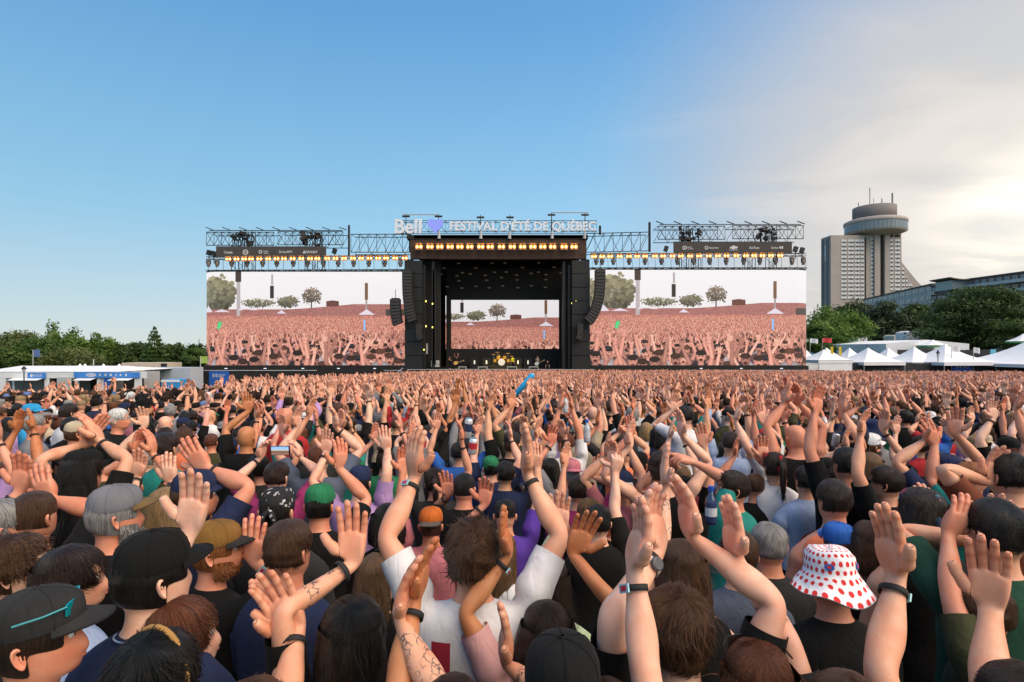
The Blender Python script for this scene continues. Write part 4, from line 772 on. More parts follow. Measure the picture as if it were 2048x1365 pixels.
    def flagpole(px, y0, y1, D2, label, cloth=None):
        t = P(px, y0, D2); g = ground_z(t.x, D2); o = empty('flagpole', (t.x, D2, g)); tag(o, label, 'pole'); MB().tube((0, 0, 0), (0, 0, t.z-g), .05, 6).build('pole', BALC, o)
        if cloth: MB().box((0.02, -.01, t.z-g-.9), (.9, .01, t.z-g)).build('cloth', cloth, o)
    flagpole(187, 719, 744, 64, 'thin white pole rising above the left marquee'); flagpole(66, 700, 735, 72, 'thin pole with a small blue flag among the left trees', mat('flag_blue', (.10, .16, .34), .8)); flagpole(401, 713, 745, 73, 'pole with a small green and yellow flag beside the left screen', mat('flag_green', (.30, .42, .08), .8))
left_yard()
# ------------------------------------------------------------------ people: one box-modelled body cage, posed by skinning, then subdivided
class CC:
    """Catmull-Clark step for a fixed face list"""
    def __init__(s, faces, nv):
        s.nv = nv; lv = []; lf = []; ln = []; lp = []
        for i, f in enumerate(faces):
            k = len(f)
            for j in range(k): lv.append(f[j]); lf.append(i); ln.append(f[(j+1) % k]); lp.append(f[(j-1) % k])
        lv, lf, ln, lp = map(np.array, (lv, lf, ln, lp)); s.lv, s.lf = lv, lf; s.nf = len(faces)
        e = np.sort(np.stack([lv, ln], 1), 1); key = e[:, 0]*nv+e[:, 1]; uk, inv = np.unique(key, return_inverse=True); inv = inv.ravel()
        s.e0 = uk//nv; s.e1 = uk % nv; s.ne = len(uk); s.le = inv; s.ecount = np.bincount(inv, minlength=s.ne)
        kp = np.sort(np.stack([lp, lv], 1), 1); s.lpe = np.searchsorted(uk, kp[:, 0]*nv+kp[:, 1])
        s.fcount = np.bincount(lf, minlength=s.nf)
        s.vf = np.maximum(np.bincount(lv, minlength=nv), 1); s.bound = s.ecount == 1
        s.bv = np.zeros(nv, bool); s.bv[s.e0[s.bound]] = True; s.bv[s.e1[s.bound]] = True
        s.vn = np.maximum(np.bincount(np.concatenate([s.e0, s.e1]), minlength=nv), 1)
        s.faces = np.stack([lv, nv+s.le, nv+s.ne+lf, nv+s.lpe], 1)
        s.total = nv+s.ne+s.nf
    @staticmethod
    def acc(idx, val, n):
        return np.stack([np.bincount(idx, val[:, c], n) for c in range(val.shape[1])], 1)
    def __call__(s, V):
        fp = s.acc(s.lf, V[s.lv], s.nf)/s.fcount[:, None]
        mid = (V[s.e0]+V[s.e1])/2
        ef = s.acc(s.le, fp[s.lf], s.ne)
        ep = np.where(s.bound[:, None], mid, (mid*2+ef)/4)
        Fv = s.acc(s.lv, fp[s.lf], s.nv)/s.vf[:, None]
        Rv = s.acc(np.concatenate([s.e0, s.e1]), np.concatenate([mid, mid]), s.nv)/s.vn[:, None]
        n = s.vn[:, None]; vp = (Fv+2*Rv+(n-3)*V)/n
        b = s.bound; Bm = s.acc(np.concatenate([s.e0[b], s.e1[b]]), np.concatenate([mid[b], mid[b]]), s.nv)
        vp = np.where(s.bv[:, None], V*0.5+Bm*0.25, vp)
        return np.concatenate([vp, ep, fp])
class Topo:
    """chain of subdivision steps, made when first asked for"""
    def __init__(s, faces, nv): s.f0 = faces; s.nv = nv; s.st = []
    def run(s, V, lev):
        F = s.f0
        if lev == 0:
            out = []
            for f in F: out.append(f if len(f) == 4 else (f[0], f[1], f[2], f[2]))
            # triangles become thin quads only at level 0: split instead
            q = [f for f in F if len(f) == 4]; t = [f for f in F if len(f) == 3]
            tri = [(a, b, c) for a, b, c, d in q]+[(a, c, d) for a, b, c, d in q]+t
            return V, np.array(tri)
        for i in range(lev):
            if len(s.st) <= i:
                s.st.append(CC(F if i == 0 else [tuple(x) for x in s.st[i-1].faces], s.nv if i == 0 else s.st[i-1].total))
            V = s.st[i](V)
        return V, s.st[lev-1].faces

NR = 16
def make_cage():
    V = []; F = []; tags = []; Wt = []; pink = []; crease = {}; nail = []
    def v(p, w, pk=0.0): V.append(p); Wt.append(w); pink.append(pk); return len(V)-1
    def f(q, t): F.append(tuple(q)); tags.append(t)
    ROOT = {'root': 1}
    # z_front, z_back, half width, y_front, y_back
    T = [(.84, .84, .168, .105, -.125), (.93, .93, .178, .105, -.130), (1.02, 1.02, .168, .108, -.108), (1.10, 1.10, .155, .105, -.092), (1.19, 1.19, .165, .112, -.098),
         (1.275, 1.275, .178, .118, -.112), (1.325, 1.325, .186, .115, -.118), (1.375, 1.375, .188, .104, -.116), (1.42, 1.425, .168, .078, -.104),
         (1.447, 1.458, .118, .056, -.090), (1.466, 1.486, .070, .046, -.072), (1.495, 1.52, .061, .050, -.066), (1.520, 1.545, .060, .056, -.066)]
    Hh = [(1.528, 1.560, .060, .088, -.070), (1.542, 1.578, .068, .104, -.084), (1.568, 1.60, .073, .107, -.094), (1.594, 1.62, .077, .108, -.100),
          (1.618, 1.64, .079, .104, -.102), (1.640, 1.655, .080, .100, -.102), (1.662, 1.672, .0805, .104, -.101), (1.698, 1.702, .079, .097, -.094), (1.728, 1.728, .066, .076, -.076), (1.748, 1.748, .038, .042, -.042)]
    rings = []
    nt = len(T)
    for r, (zf, zb, a, yf, yb) in enumerate(T+Hh):
        row = []
        for j in range(NR):
            t = 2*math.pi*j/NR; c, s_ = math.cos(t), math.sin(t)
            # squarer torso, rounder head
            e = 0.82 if r < 8 else 1.0
            cx = math.copysign(abs(c)**e, c); sy = math.copysign(abs(s_)**e, s_)
            x = a*1.02*cx; ym = (yf+yb)/2*0 + (yf+yb)*0.25; y = ym+((yf-ym) if s_ > 0 else (ym-yb))*sy*1.02
            z = zb+(zf-zb)*(s_*0.5+0.5)
            pk = 0.0
            if r >= nt:
                h = r-nt
                if h == 0 and s_ > .5: y -= .006
                if h in (1, 2, 3) and j in (2, 6): x *= 0.97
                if j == 4:
                    y += {3: .026, 4: .017, 5: .004, 2: .004}.get(h, 0); pk = .35 if h in (3, 2) else 0
                    if h == 3: z -= .004
                if h == 5 and j in (3, 5): y -= .012
                if h == 4 and j in (3, 5): y -= .004; pk = .3
                if h == 2 and j in (3, 5): y -= .004
            # weights
            if r <= 8: w = dict(ROOT)
            elif r == 9: w = {'root': .9, 'head': .1}
            elif r == 10: w = {'root': .72, 'head': .28}
            elif r == 11: w = {'root': .42, 'head': .58}
            elif r == 12: w = {'root': .12, 'head': .88}
            else: w = {'head': 1}
            for sd, cols in (('R', (14, 15, 0, 1, 2)), ('L', (6, 7, 8, 9, 10))):
                if j in cols:
                    inner = j in (15, 0, 1, 7, 8, 9)
                    tab = {8: (.35, .5, .15) if inner else (.65, .35, 0), 7: (.35, .35, .30) if inner else (.72, .25, .03), 6: (.5, .2, .30) if inner else (.85, .12, .03), 5: (.78, .07, .15) if inner else (.95, .05, 0), 9: (.62, .38, 0), 4: (.95, 0, .05) if inner else None}.get(r)
                    if tab:
                        hw = w.get('head', 0); w = {'root': tab[0], 'clav'+sd: tab[1], 'up'+sd: tab[2]}
                        if hw: w = {k: q*(1-hw) for k, q in w.items()}; w['head'] = hw
            row.append(v((x, y, z), w, pk))
        rings.append(row)
    top = v((0, 0.0, 1.756), {'head': 1})
    for r in range(len(rings)-1):
        for j in range(NR):
            k = (j+1) % NR
            if 5 <= r < 8 and j in (15, 0, 7, 8): continue   # arm holes
            f((rings[r][j], rings[r][k], rings[r+1][k], rings[r+1][j]), ('trunk', r, j))
    for j in range(NR): f((rings[-1][j], rings[-1][(j+1) % NR], top), ('trunk', len(rings)-1, j))
    # arms (built on the +x side, mirrored for the other)
    AR = [(.215, .062, .066), (.25, .057, .060), (.29, .053, .056), (.335, .050, .053), (.385, .047, .049), (.425, .044, .044), (.455, .043, .042), (.487, .045, .043), (.53, .047, .044), (.585, .042, .040), (.64, .035, .032), (.685, .0305, .0255), (.712, .031, .0225)]
    AR = [(x, ry*(1 if i < 2 else .88), rz*(1 if i < 2 else .88)) for i, (x, ry, rz) in enumerate(AR)]
    for sd, sg in (('R', 1), ('L', -1)):
        if sg > 0: hole = [rings[8][15], rings[8][0], rings[8][1], rings[7][1], rings[6][1], rings[5][1], rings[5][0], rings[5][15], rings[6][15], rings[7][15]]
        else: hole = [rings[8][9], rings[8][8], rings[8][7], rings[7][7], rings[6][7], rings[5][7], rings[5][8], rings[5][9], rings[6][9], rings[7][9]]
        def fa(q, t): f(q if sg > 0 else q[::-1], t)
        prev = hole
        def armw(x):
            if x < .22: return {'clav'+sd: .22, 'up'+sd: .78}
            if x < .40: return {'up'+sd: 1}
            if x < .43: return {'up'+sd: .86, 'fo'+sd: .14}
            if x < .46: return {'up'+sd: .5, 'fo'+sd: .5}
            if x < .488: return {'up'+sd: .14, 'fo'+sd: .86}
            return {'tw%d%s' % (min(range(len(AR)), key=lambda q: abs(AR[q][0]-x)), sd): 1}   # forearm rings turn one by one
        for i, (x, ry, rz) in enumerate(AR):
            row = []
            for k in range(10):
                ph = (k-1)*math.radians(36); y = ry*1.06*math.sin(ph)-.008; z = 1.372+rz*1.06*math.cos(ph)
                if i in (8, 9): z -= 0.0; y += .004*math.sin(ph)
                pk = .5 if (i in (5, 6, 7) and k in (0, 1, 9, 8)) else 0.0
                w = armw(x)
                if i == len(AR)-1: w = {'hand'+sd: .5, 'tw12'+sd: .5}
                row.append(v((sg*x, y, z), w, pk))
            for k in range(10):
                kk = (k+1) % 10; fa((prev[k], row[k], row[kk], prev[kk]), ('arm'+sd, i, k))
            prev = row
        # palm: dorsal k 9,0,1,2,3 (little finger side to thumb side), palm side k 8,7,6,5,4
        D = [9, 0, 1, 2, 3]; Pm = [8, 7, 6, 5, 4]
        wx = .712
        for i, (dx, w2, th, wts) in enumerate([(.022, .034, .0165, .85), (.048, .040, .0170, 1), (.074, .0425, .0160, 1), (.094, .0425, .0135, 1)]):
            row = [None]*10
            for q in range(5):
                u = (q-2)/2.0; y = u*w2*1.03-.008; arch = .004*(1-u*u)
                ext = 0
                if i == 3: ext = (-.016, -.004, .003, .001, -.008)[q]
                wd = {'hand'+sd: wts, 'tw12'+sd: 1-wts} if wts < 1 else {'hand'+sd: 1}
                row[D[q]] = v((sg*(wx+dx+ext), y, 1.372+th*.95+arch), wd, .12)
                row[Pm[q]] = v((sg*(wx+dx+ext), y, 1.372-th*1.15+arch*.4-(.004 if (q in (4, 0) and i in (0, 1)) else 0)), wd, .8)
            for k in range(10):
                kk = (k+1) % 10
                if i == 1 and k == 3: thumb_base = (prev[3], row[3], row[4], prev[4]); continue
                fa((prev[k], row[k], row[kk], prev[kk]), ('hand'+sd, i, k))
            prev = row
        # fingers
        tips = {}
        for q, (ln, wd_) in enumerate([(.071, .0077), (.087, .0086), (.095, .0089), (.085, .0088)]):   # little, ring, middle, index
            base = (prev[D[q]], prev[D[q+1]], prev[Pm[q+1]], prev[Pm[q]])
            bx = np.mean([V[b] for b in base], axis=0); bx0 = abs(bx[0])
            pr = base
            segs = [(.09, 1.16, 1), (.34, 1.06, 1), (.46, 1.12, 12), (.56, 1.0, 2), (.70, .94, 2), (.79, .98, 23), (.87, .90, 3), (.98, .64, 3)]
            for si, (t, sc_, bn) in enumerate(segs):
                hw = wd_*1.24*sc_; ht = wd_*1.20*sc_; cy = bx[1]+(bx[1]+.008)*0.10*t; cz = 1.3725
                if bn == 12: w = {'f%d1%s' % (q, sd): .5, 'f%d2%s' % (q, sd): .5}
                elif bn == 23: w = {'f%d2%s' % (q, sd): .5, 'f%d3%s' % (q, sd): .5}
                else: w = {'f%d%d%s' % (q, bn, sd): 1}
                if si == 0: w = {'hand'+sd: .5, 'f%d1%s' % (q, sd): .5}
                x = bx0+ln*1.06*t; pkp = .8 if si < 6 else 1.0
                row = [v((sg*x, cy-hw, cz+ht), w, .15 if si < 7 else .5), v((sg*x, cy+hw, cz+ht), w, .15 if si < 7 else .5), v((sg*x, cy+hw, cz-ht), w, pkp), v((sg*x, cy-hw, cz-ht), w, pkp)]
                if si in (2, 5): crease.update({r_: 1.0 for r_ in row})
                if si == 0: crease.update({row[2]: .9, row[3]: .9})
                if si in (6, 7): nail += row[:2]
                for k in range(4): fa((pr[k], row[k], row[(k+1) % 4], pr[(k+1) % 4]), ('hand'+sd, 10+q, si))
                pr = row
            fa((pr[0], pr[1], pr[2], pr[3]), ('hand'+sd, 10+q, 99))
        # thumb: from the side of the palm near its base
        b = [np.array(V[q]) for q in thumb_base]; c0 = np.mean(b, 0); c0[0] = abs(c0[0]); pr = thumb_base
        d = np.array([.70, .68, -.20]); d /= np.linalg.norm(d); up = np.array([0.10, .25, 1.0]); up -= d*up.dot(d); up /= np.linalg.norm(up); sidev = np.cross(d, up)
        for si, (t, sc_, bn) in enumerate([(.14, 1.55, 0), (.34, 1.30, 1), (.50, 1.10, 1), (.58, 1.14, 12), (.66, 1.08, 2), (.86, 1.0, 2), (.98, .66, 2)]):
            cpt = c0+d*.084*t; hw = .0112*1.25*sc_; ht = .0102*1.25*sc_
            w = {'hand'+sd: .6, 't1'+sd: .4} if bn == 0 else {'t1'+sd: 1} if bn == 1 else {'t1'+sd: .5, 't2'+sd: .5} if bn == 12 else {'t2'+sd: 1}
            row = []
            # order matches base: (inner dorsal, outer dorsal, outer palm, inner palm)
            for (a_, b_) in ((-1, 1), (1, 1), (1, -1), (-1, -1)):
                p = cpt+sidev*hw*a_+up*ht*b_
                row.append(v((sg*p[0], p[1], p[2]), w, .8 if b_ < 0 else .15))
            for k in range(4): fa((pr[k], row[k], row[(k+1) % 4], pr[(k+1) % 4]), ('hand'+sd, 20, si))
            pr = row
        fa((pr[0], pr[1], pr[2], pr[3]), ('hand'+sd, 20, 99))
    # legs
    m0 = v((0, -.012, .80), ROOT)
    LG = [(.76, .085, .092, .082), (.62, .088, .078, .076), (.50, .09, .058, .060), (.36, .09, .054, .057), (.20, .088, .042, .044), (.085, .088, .038, .042)]
    for sg in (1, -1):
        if sg > 0: loop = [rings[0][12], rings[0][13], rings[0][14], rings[0][15], rings[0][0], rings[0][1], rings[0][2], rings[0][3], rings[0][4], m0]
        else: loop = [rings[0][12], rings[0][11], rings[0][10], rings[0][9], rings[0][8], rings[0][7], rings[0][6], rings[0][5], rings[0][4], m0]
        pr = loop
        rr = LG+[(.05, .088, .045, 'foot'), (.012, .09, .048, 'foot')]
        for i, (z, cx, ra, rb) in enumerate(rr):
            row = []
            for k in range(10):
                a = math.radians(-90+(k if k < 9 else 9)*36*(9/9.0))
                x = ra*math.cos(a); y = (rb if rb != 'foot' else .05)*math.sin(a)
                if rb == 'foot' and y > -.02: y = y*2.9+.02
                row.append(v((sg*(cx+x), y-.01, z), ROOT))
            for k in range(10):
                q = (pr[k], pr[(k+1) % 10], row[(k+1) % 10], row[k]); f(q[::-1] if sg > 0 else q, ('leg', i, k))
            pr = row
        f(pr if sg < 0 else pr[::-1], ('leg', 99, 0))
    cr = np.zeros(len(V)); cr[list(crease)] = list(crease.values()); cr[nail] = -1.0
    return np.array(V, float), F, tags, Wt, np.array(pink), cr
CV, CF, CT, CW, CPINK, CREASE = make_cage()
# faces with ten sides (soles) split into quads
_F, _T = [], []
for _f, _t in zip(CF, CT):
    if len(_f) == 10:
        for _k in ((0, 1, 2, 9), (9, 2, 3, 8), (8, 3, 4, 7), (7, 4, 5, 6)): _F.append(tuple(_f[i] for i in _k)); _T.append(_t)
    else: _F.append(_f); _T.append(_t)
CF, CT = _F, _T
_use = sorted({q for f in CF for q in f}); _mp = {q: i for i, q in enumerate(_use)}
CF = [tuple(_mp[q] for q in f) for f in CF]; CV = CV[_use]; CPINK = CPINK[_use]; CREASE = CREASE[_use]; CW = [CW[q] for q in _use]
BONES = sorted({b for w in CW for b in w}); BI = {b: i for i, b in enumerate(BONES)}
WM = np.zeros((len(CV), len(BONES)))
for _i, _w in enumerate(CW):
    for _b, _x in _w.items(): WM[_i, BI[_b]] = _x
WM /= WM.sum(1, keepdims=True)
ARMX = np.where((np.abs(CV[:, 0]) > .19) & (CV[:, 2] > 1.2), CV[:, 0], 0.0)
def ear():
    """both ears in head coordinates: a cupped shell with a raised rim and a lobe"""
    V = []; F = []; nu = 14
    prof = [(.05, -.004), (.45, -.005), (.66, .001), (.80, .0055), (.93, .005), (1.0, .0), (.86, -.006), (.55, -.011)]
    for sg in (1, -1):
        n0 = len(V)
        for (r, h) in prof:
            for j in range(nu):
                t = 2*math.pi*j/nu; c, s_ = math.cos(t), math.sin(t)
                w = .0165*(1+.18*s_)*(1 if c < 0 else .86); ly = r*w*c-.004*s_*r; lz = r*.031*s_-(.002 if s_ < 0 else 0); lx = h*(1 if c < .5 else .35)
                ca, sa = math.cos(.46), math.sin(.46)
                V.append((sg*(.0845+lx*ca-ly*sa), -.014+ly*ca+lx*sa-.12*lz, 1.622+lz))
        for i in range(len(prof)-1):
            for j in range(nu):
                q = (n0+i*nu+j, n0+i*nu+(j+1) % nu, n0+(i+1)*nu+(j+1) % nu, n0+(i+1)*nu+j); F.append(q if sg < 0 else q[::-1])
    return np.array(V), np.array(F)
EARV, EARF = ear()
def rotm(ax, a): return np.array(Matrix.Rotation(a, 3, ax))
def unit(a): a = np.asarray(a, float); return a/max(1e-9, np.linalg.norm(a))
HEADP = np.array([0, -.01, 1.525])
def pose(V, arms, head=(0, 0, 0)):
    """arms: {'R': dict(w=wrist point, pole, palm, fing, curl, spread, thumb)}; returns posed vertices, the head matrix and the wrist frames"""
    nb = len(BONES); R = np.tile(np.eye(3), (nb, 1, 1)); T = np.zeros((nb, 3))
    def setb(n, r, p0, p1):
        if n in BI: R[BI[n]] = r; T[BI[n]] = np.asarray(p1)-r @ np.asarray(p0)
    hr = rotm('Z', head[0]) @ rotm('X', head[1]) @ rotm('Y', head[2])*.915
    setb('head', hr, HEADP, HEADP)
    frames = {}
    S0 = np.array([.172, -.008, 1.368]); C0 = np.array([.03, -.01, 1.40]); L1, L2 = .283, .257
    for sd, sg in (('R', 1), ('L', -1)):
        a = arms.get(sd) or {}
        M = np.diag([sg, 1, 1]).astype(float)
        g = lambda k, d: M @ np.asarray(a.get(k, d) if k in a else M @ np.asarray(d), float)
        w = g('w', (.26, .06, .80)); d0 = w-S0; el = math.asin(max(-1, min(1, d0[2]/np.linalg.norm(d0))))
        al = max(-.03, min(.55, el*.42)); cr = rotm('Y', -al)
        S = C0+cr @ (S0-C0); setb2 = lambda n, r, p0, p1: setb(n+sd, M @ r @ M, M @ np.asarray(p0), M @ np.asarray(p1))
        setb2('clav', cr, C0, C0)
        wv = w-S; D = np.linalg.norm(wv); D2 = min(max(D, .16), L1+L2-.004); wdir = wv/D; w = S+wdir*D2
        n = g('pole', (.9, -.35, -.25)); n = n-wdir*n.dot(wdir); n = unit(n)
        ca = (L1*L1+D2*D2-L2*L2)/(2*L1*D2); ca = max(-1, min(1, ca)); sa = math.sqrt(1-ca*ca)
        E = S+wdir*L1*ca+n*L1*sa; du = unit(E-S); df = unit(w-E); h = np.cross(n, wdir)
        def fr(x, z):
            x = unit(x); y = np.cross(z, x); y = unit(y); z = np.cross(x, y); return np.stack([x, y, z], 1)
        Ru = fr(du, h); Rf = fr(df, h)
        setb2('up', Ru, S0, S); E0 = S0+np.array([L1, 0, 0]); setb2('fo', Rf, E0, E)
        fg = g('fing', M @ df if 'fing' not in a else (0, 0, 1)) if 'fing' in a else df
        fg = unit(unit(fg)+df*.35) if fg.dot(df) < .3 else unit(fg)
        pn = g('palm', (-1, .2, 0)); pn = pn-fg*pn.dot(fg)
        if np.linalg.norm(pn) < .1: pn = -h
        Rh = fr(fg, -unit(pn))*1.06; w0 = E0+np.array([L2, 0, 0]); W1 = E+df*L2
        setb2('hand', Rh, w0, W1)
        # forearm twist: same axis as the forearm, turned towards the hand
        z2 = Rh[:, 2]-df*Rh[:, 2].dot(df); z2 = unit(z2) if np.linalg.norm(z2) > .1 else h
        th = math.atan2(-z2.dot(Rf[:, 1]), z2.dot(h))
        for q, x in ((8, .53), (9, .585), (10, .64), (11, .685), (12, .712)):
            setb2('tw%d' % q, Rf @ rotm('X', th*((x-.487)/.225)**.8), E0, E)
        cu = a.get('curl', (.12, .12, .1, .1)); cu = (cu,)*4 if isinstance(cu, (int, float)) else cu
        sp = a.get('spread', .03)
        kx = .712+.094
        ky = [-.0425+.003, -.0265, -.0075, .0155]; kx_ = [kx-.010, kx, kx+.002, kx-.004]; lens = (.071, .087, .095, .085)
        for q in range(4):
            k0 = np.array([kx_[q], ky[q], 1.3725]); c = cu[q]; ln = lens[q]*1.06
            r1 = rotm('Z', (q-1.8)*sp) @ rotm('Y', c*.9); r2 = r1 @ rotm('Y', c*1.1); r3 = r2 @ rotm('Y', c*.7)
            p1 = k0; j2 = k0+np.array([ln*.46, 0, 0]); j3 = k0+np.array([ln*.79, 0, 0])
            P2 = p1+r1 @ (j2-k0); P3 = P2+r2 @ (j3-j2)
            for nm, r, a0, a1 in (('1', r1, k0, p1), ('2', r2, j2, P2), ('3', r3, j3, P3)):
                setb2('f%d%s' % (q, nm), Rh @ r, a0, W1+Rh @ (a1-w0))
        ta = a.get('thumb', .1); tp = np.array([.712+.036, .030, 1.366]); tax = unit([-.1, .35, 1.0])
        r1 = np.array(Matrix.Rotation(ta, 3, Vector(tax))); tj = tp+unit([.70, .68, -.20])*.048
        r2 = r1 @ np.array(Matrix.Rotation(-.25-ta*.2, 3, Vector(tax)))
        setb2('t1', Rh @ r1, tp, W1+Rh @ (tp-w0)); setb2('t2', Rh @ r2, tj, W1+Rh @ (tp+r1 @ (tj-tp)-w0))
        frames[sd] = (M @ W1, M @ (Rf @ rotm('X', th*.92)), M @ df, M @ Rh, M @ E)
    out = np.einsum('vb,bij,vj->vi', WM, R, V)+WM @ T
    return out, (hr, HEADP-hr @ HEADP), frames
def sub_topo(sel):
    """compact face subset: topology and the cage vertices it uses"""
    fs = [CF[i] for i in sel]; used = sorted({q for x in fs for q in x}); mp = {q: i for i, q in enumerate(used)}
    return Topo([tuple(mp[q] for q in x) for x in fs], len(used)), np.array(used)
TOPO_BODY = Topo(CF, len(CV))
_Q = np.array([f if len(f) == 4 else (f[0], f[1], f[2], f[2]) for f in CF])
def vnorm(V):
    n = np.cross(V[_Q[:, 2]]-V[_Q[:, 0]], V[_Q[:, 3]]-V[_Q[:, 1]]); out = np.zeros_like(V)
    for k in range(4):
        for c in range(3): out[:, c] += np.bincount(_Q[:, k], n[:, c], len(V))
    l = np.linalg.norm(out, axis=1, keepdims=True); return out/np.maximum(l, 1e-9)
def sel_shirt(sleeve, tank=False):
    s = []
    for i, (k, r, j) in enumerate(CT):
        if k == 'trunk' and 1 <= r <= (9 if not tank else 8):
            if tank and r >= 8 and j in (0, 15, 7, 8): continue
            s.append(i)
        elif k in ('armR', 'armL') and r < sleeve: s.append(i)
    return s
SHIRTS = {'tee': sub_topo(sel_shirt(5)), 'short': sub_topo(sel_shirt(4)), 'long': sub_topo(sel_shirt(12)), 'tank': sub_topo(sel_shirt(0, True))}
TROUSERS = sub_topo([i for i, (k, r, j) in enumerate(CT) if (k == 'trunk' and r < 2) or (k == 'leg' and r < 6)])
_armring = np.full(len(CV), -1)
for _i, (_k, _r, _j) in enumerate(CT):
    if _k in ('armR', 'armL'):
        for _q in CF[_i]: _armring[_q] = max(_armring[_q], _r)
def shirt_verts(PV, N, kind, seed, loose=1.0, fem=0.0):
    topo, used = SHIRTS[kind]; rs = np.random.default_rng(seed)
    off = np.full(len(CV), .010)
    z = CV[:, 2]; ax = np.abs(CV[:, 0])
    torso = (ax < .20)
    off = np.where(torso & (z < 1.30), .012+.020*loose*np.clip((1.30-z)/.3, 0, 1), off)
    last = {'tee': 4, 'short': 3, 'long': 11, 'tank': 99}[kind]
    arm = _armring >= 0
    off = np.where(arm & ~torso, .011+.007*loose*np.clip(_armring/max(1, min(last, 5)), 0, 1), off)
    off = np.where((z > 1.44) & torso, .005, off)
    off = off+rs.normal(0, .0028, len(CV))*(np.where(z < 1.40, 1, .25))
    Q = PV+N*off[:, None]
    return topo, Q[used]

# --- hair and headwear, built in head coordinates (rest pose), carried by the head matrix
_HB = 13
def sel_hair(front=20, side=18, back=14):
    s = []
    for i, (k, r, j) in enumerate(CT):
        if k != 'trunk' or r < _HB: continue
        jm = j+.5
        if jm > 8: jm_s = (jm-12)/4.0        # -1..1 across the back
        lim = front if 1.6 < jm < 6.4 else side if (jm < 1.6 or 6.4 < jm < 8.4 or jm > 15.6) else back
        if r >= lim: s.append(i)
    return s
HAIR_T = {'short': sub_topo(sel_hair(20, 18, 15)), 'low': sub_topo(sel_hair(20, 17, 14)), 'cap': sub_topo(sel_hair(19, 19, 17)), 'nape': sub_topo(sel_hair(30, 17, 14)), 'high': sub_topo(sel_hair(21, 19, 17))}
CN0 = None
HC = np.array([0, -.005, 1.655])
def ribbons(roots, dirs, nrm, length, width, rs, seg=2, droop=0.0, lift=.3, hug=False):
    """thin tapered hair locks"""
    n = len(roots); V = []; F = []
    ln = length*(.6+.8*rs.random(n)); d = dirs/np.maximum(1e-6, np.linalg.norm(dirs, axis=1, keepdims=True))
    side = np.cross(d, nrm); side /= np.maximum(1e-6, np.linalg.norm(side, axis=1, keepdims=True))
    cur = roots.copy(); dd = d+nrm*lift*rs.random((n, 1)); base = 0
    ax_ = np.array([.080, .100, .100]); r0 = np.linalg.norm((roots-HC)/ax_, axis=1, keepdims=True); fl = rs.random((n, 1))**2+(rs.random((n, 1)) < .07)*1.2
    K = rs.normal(0, 38, (3, 3)); ph = rs.random(3)*6.28; amp = .16+.9*lift
    pts = [cur.copy()]
    for k in range(seg):
        dd = dd+amp*np.sin(cur @ K+ph)      # neighbouring locks bend the same way
        dd /= np.linalg.norm(dd, axis=1, keepdims=True)
        cur = cur+dd*(ln/seg)[:, None]
        if hug: q_ = (cur-HC)/ax_; cur = HC+q_/np.linalg.norm(q_, axis=1, keepdims=True)*(r0+(.004+.35*lift*fl)*(k+1)/seg)*ax_
        pts.append(cur.copy())
        dd = dd+rs.normal(0, .05+.10*lift, (n, 3))-nrm*(lift*.3+.10); dd[:, 2] -= droop
    wv = width*(.6+.8*rs.random(n))
    rows = []
    for k, p in enumerate(pts):
        w = wv*(1-.75*(k/seg)**1.5)
        rows.append(np.stack([p-side*w[:, None], p+side*w[:, None]], 1))   # n,2,3
    A = np.stack(rows, 1).reshape(n, -1, 3)                               # n,(seg+1)*2,3
    idx = np.arange(n)[:, None]*((seg+1)*2)
    Fq = [np.concatenate([idx+2*k, idx+2*k+1, idx+2*k+3, idx+2*k+2], 1) for k in range(seg)]
    return A.reshape(-1, 3), np.concatenate(Fq)
def cat(parts):
    V = []; F = []; n = 0
    for v, f in parts: V.append(v); F.append(np.asarray(f)+n); n += len(v)
    return np.concatenate(V), np.concatenate(F)
def face_sample(V, F, n, rs):
    a = V[F[:, 1]]-V[F[:, 0]]; b = V[F[:, 3]]-V[F[:, 0]]; nr = np.cross(a, b); ar = np.linalg.norm(nr, axis=1); p = ar/ar.sum()
    i = rs.choice(len(F), n, p=p); u = rs.random((n, 1)); w = rs.random((n, 1)); q = V[F[i]]
    pt = (q[:, 0]*(1-u)+q[:, 1]*u)*(1-w)+(q[:, 3]*(1-u)+q[:, 2]*u)*w
    return pt, nr[i]/np.maximum(ar[i][:, None], 1e-9)
def hair_shell(kind, off, lev, rs, rough=.004):
    topo, used = HAIR_T[kind]; V = CV[used]; n = V-HC; n /= np.linalg.norm(n, axis=1, keepdims=True)
    bnd = np.zeros(len(used), bool); cnt = {}
    for f in topo.f0:
        for a, b in zip(f, f[1:]+f[:1]): cnt[(min(a, b), max(a, b))] = cnt.get((min(a, b), max(a, b)), 0)+1
    for (a, b), c in cnt.items():
        if c == 1: bnd[a] = bnd[b] = True
    o = np.where(bnd, .002, off)+np.where(bnd, 0, rs.normal(0, rough, len(used)))
    V = V+n*o[:, None]
    return topo.run(V, max(1, lev))
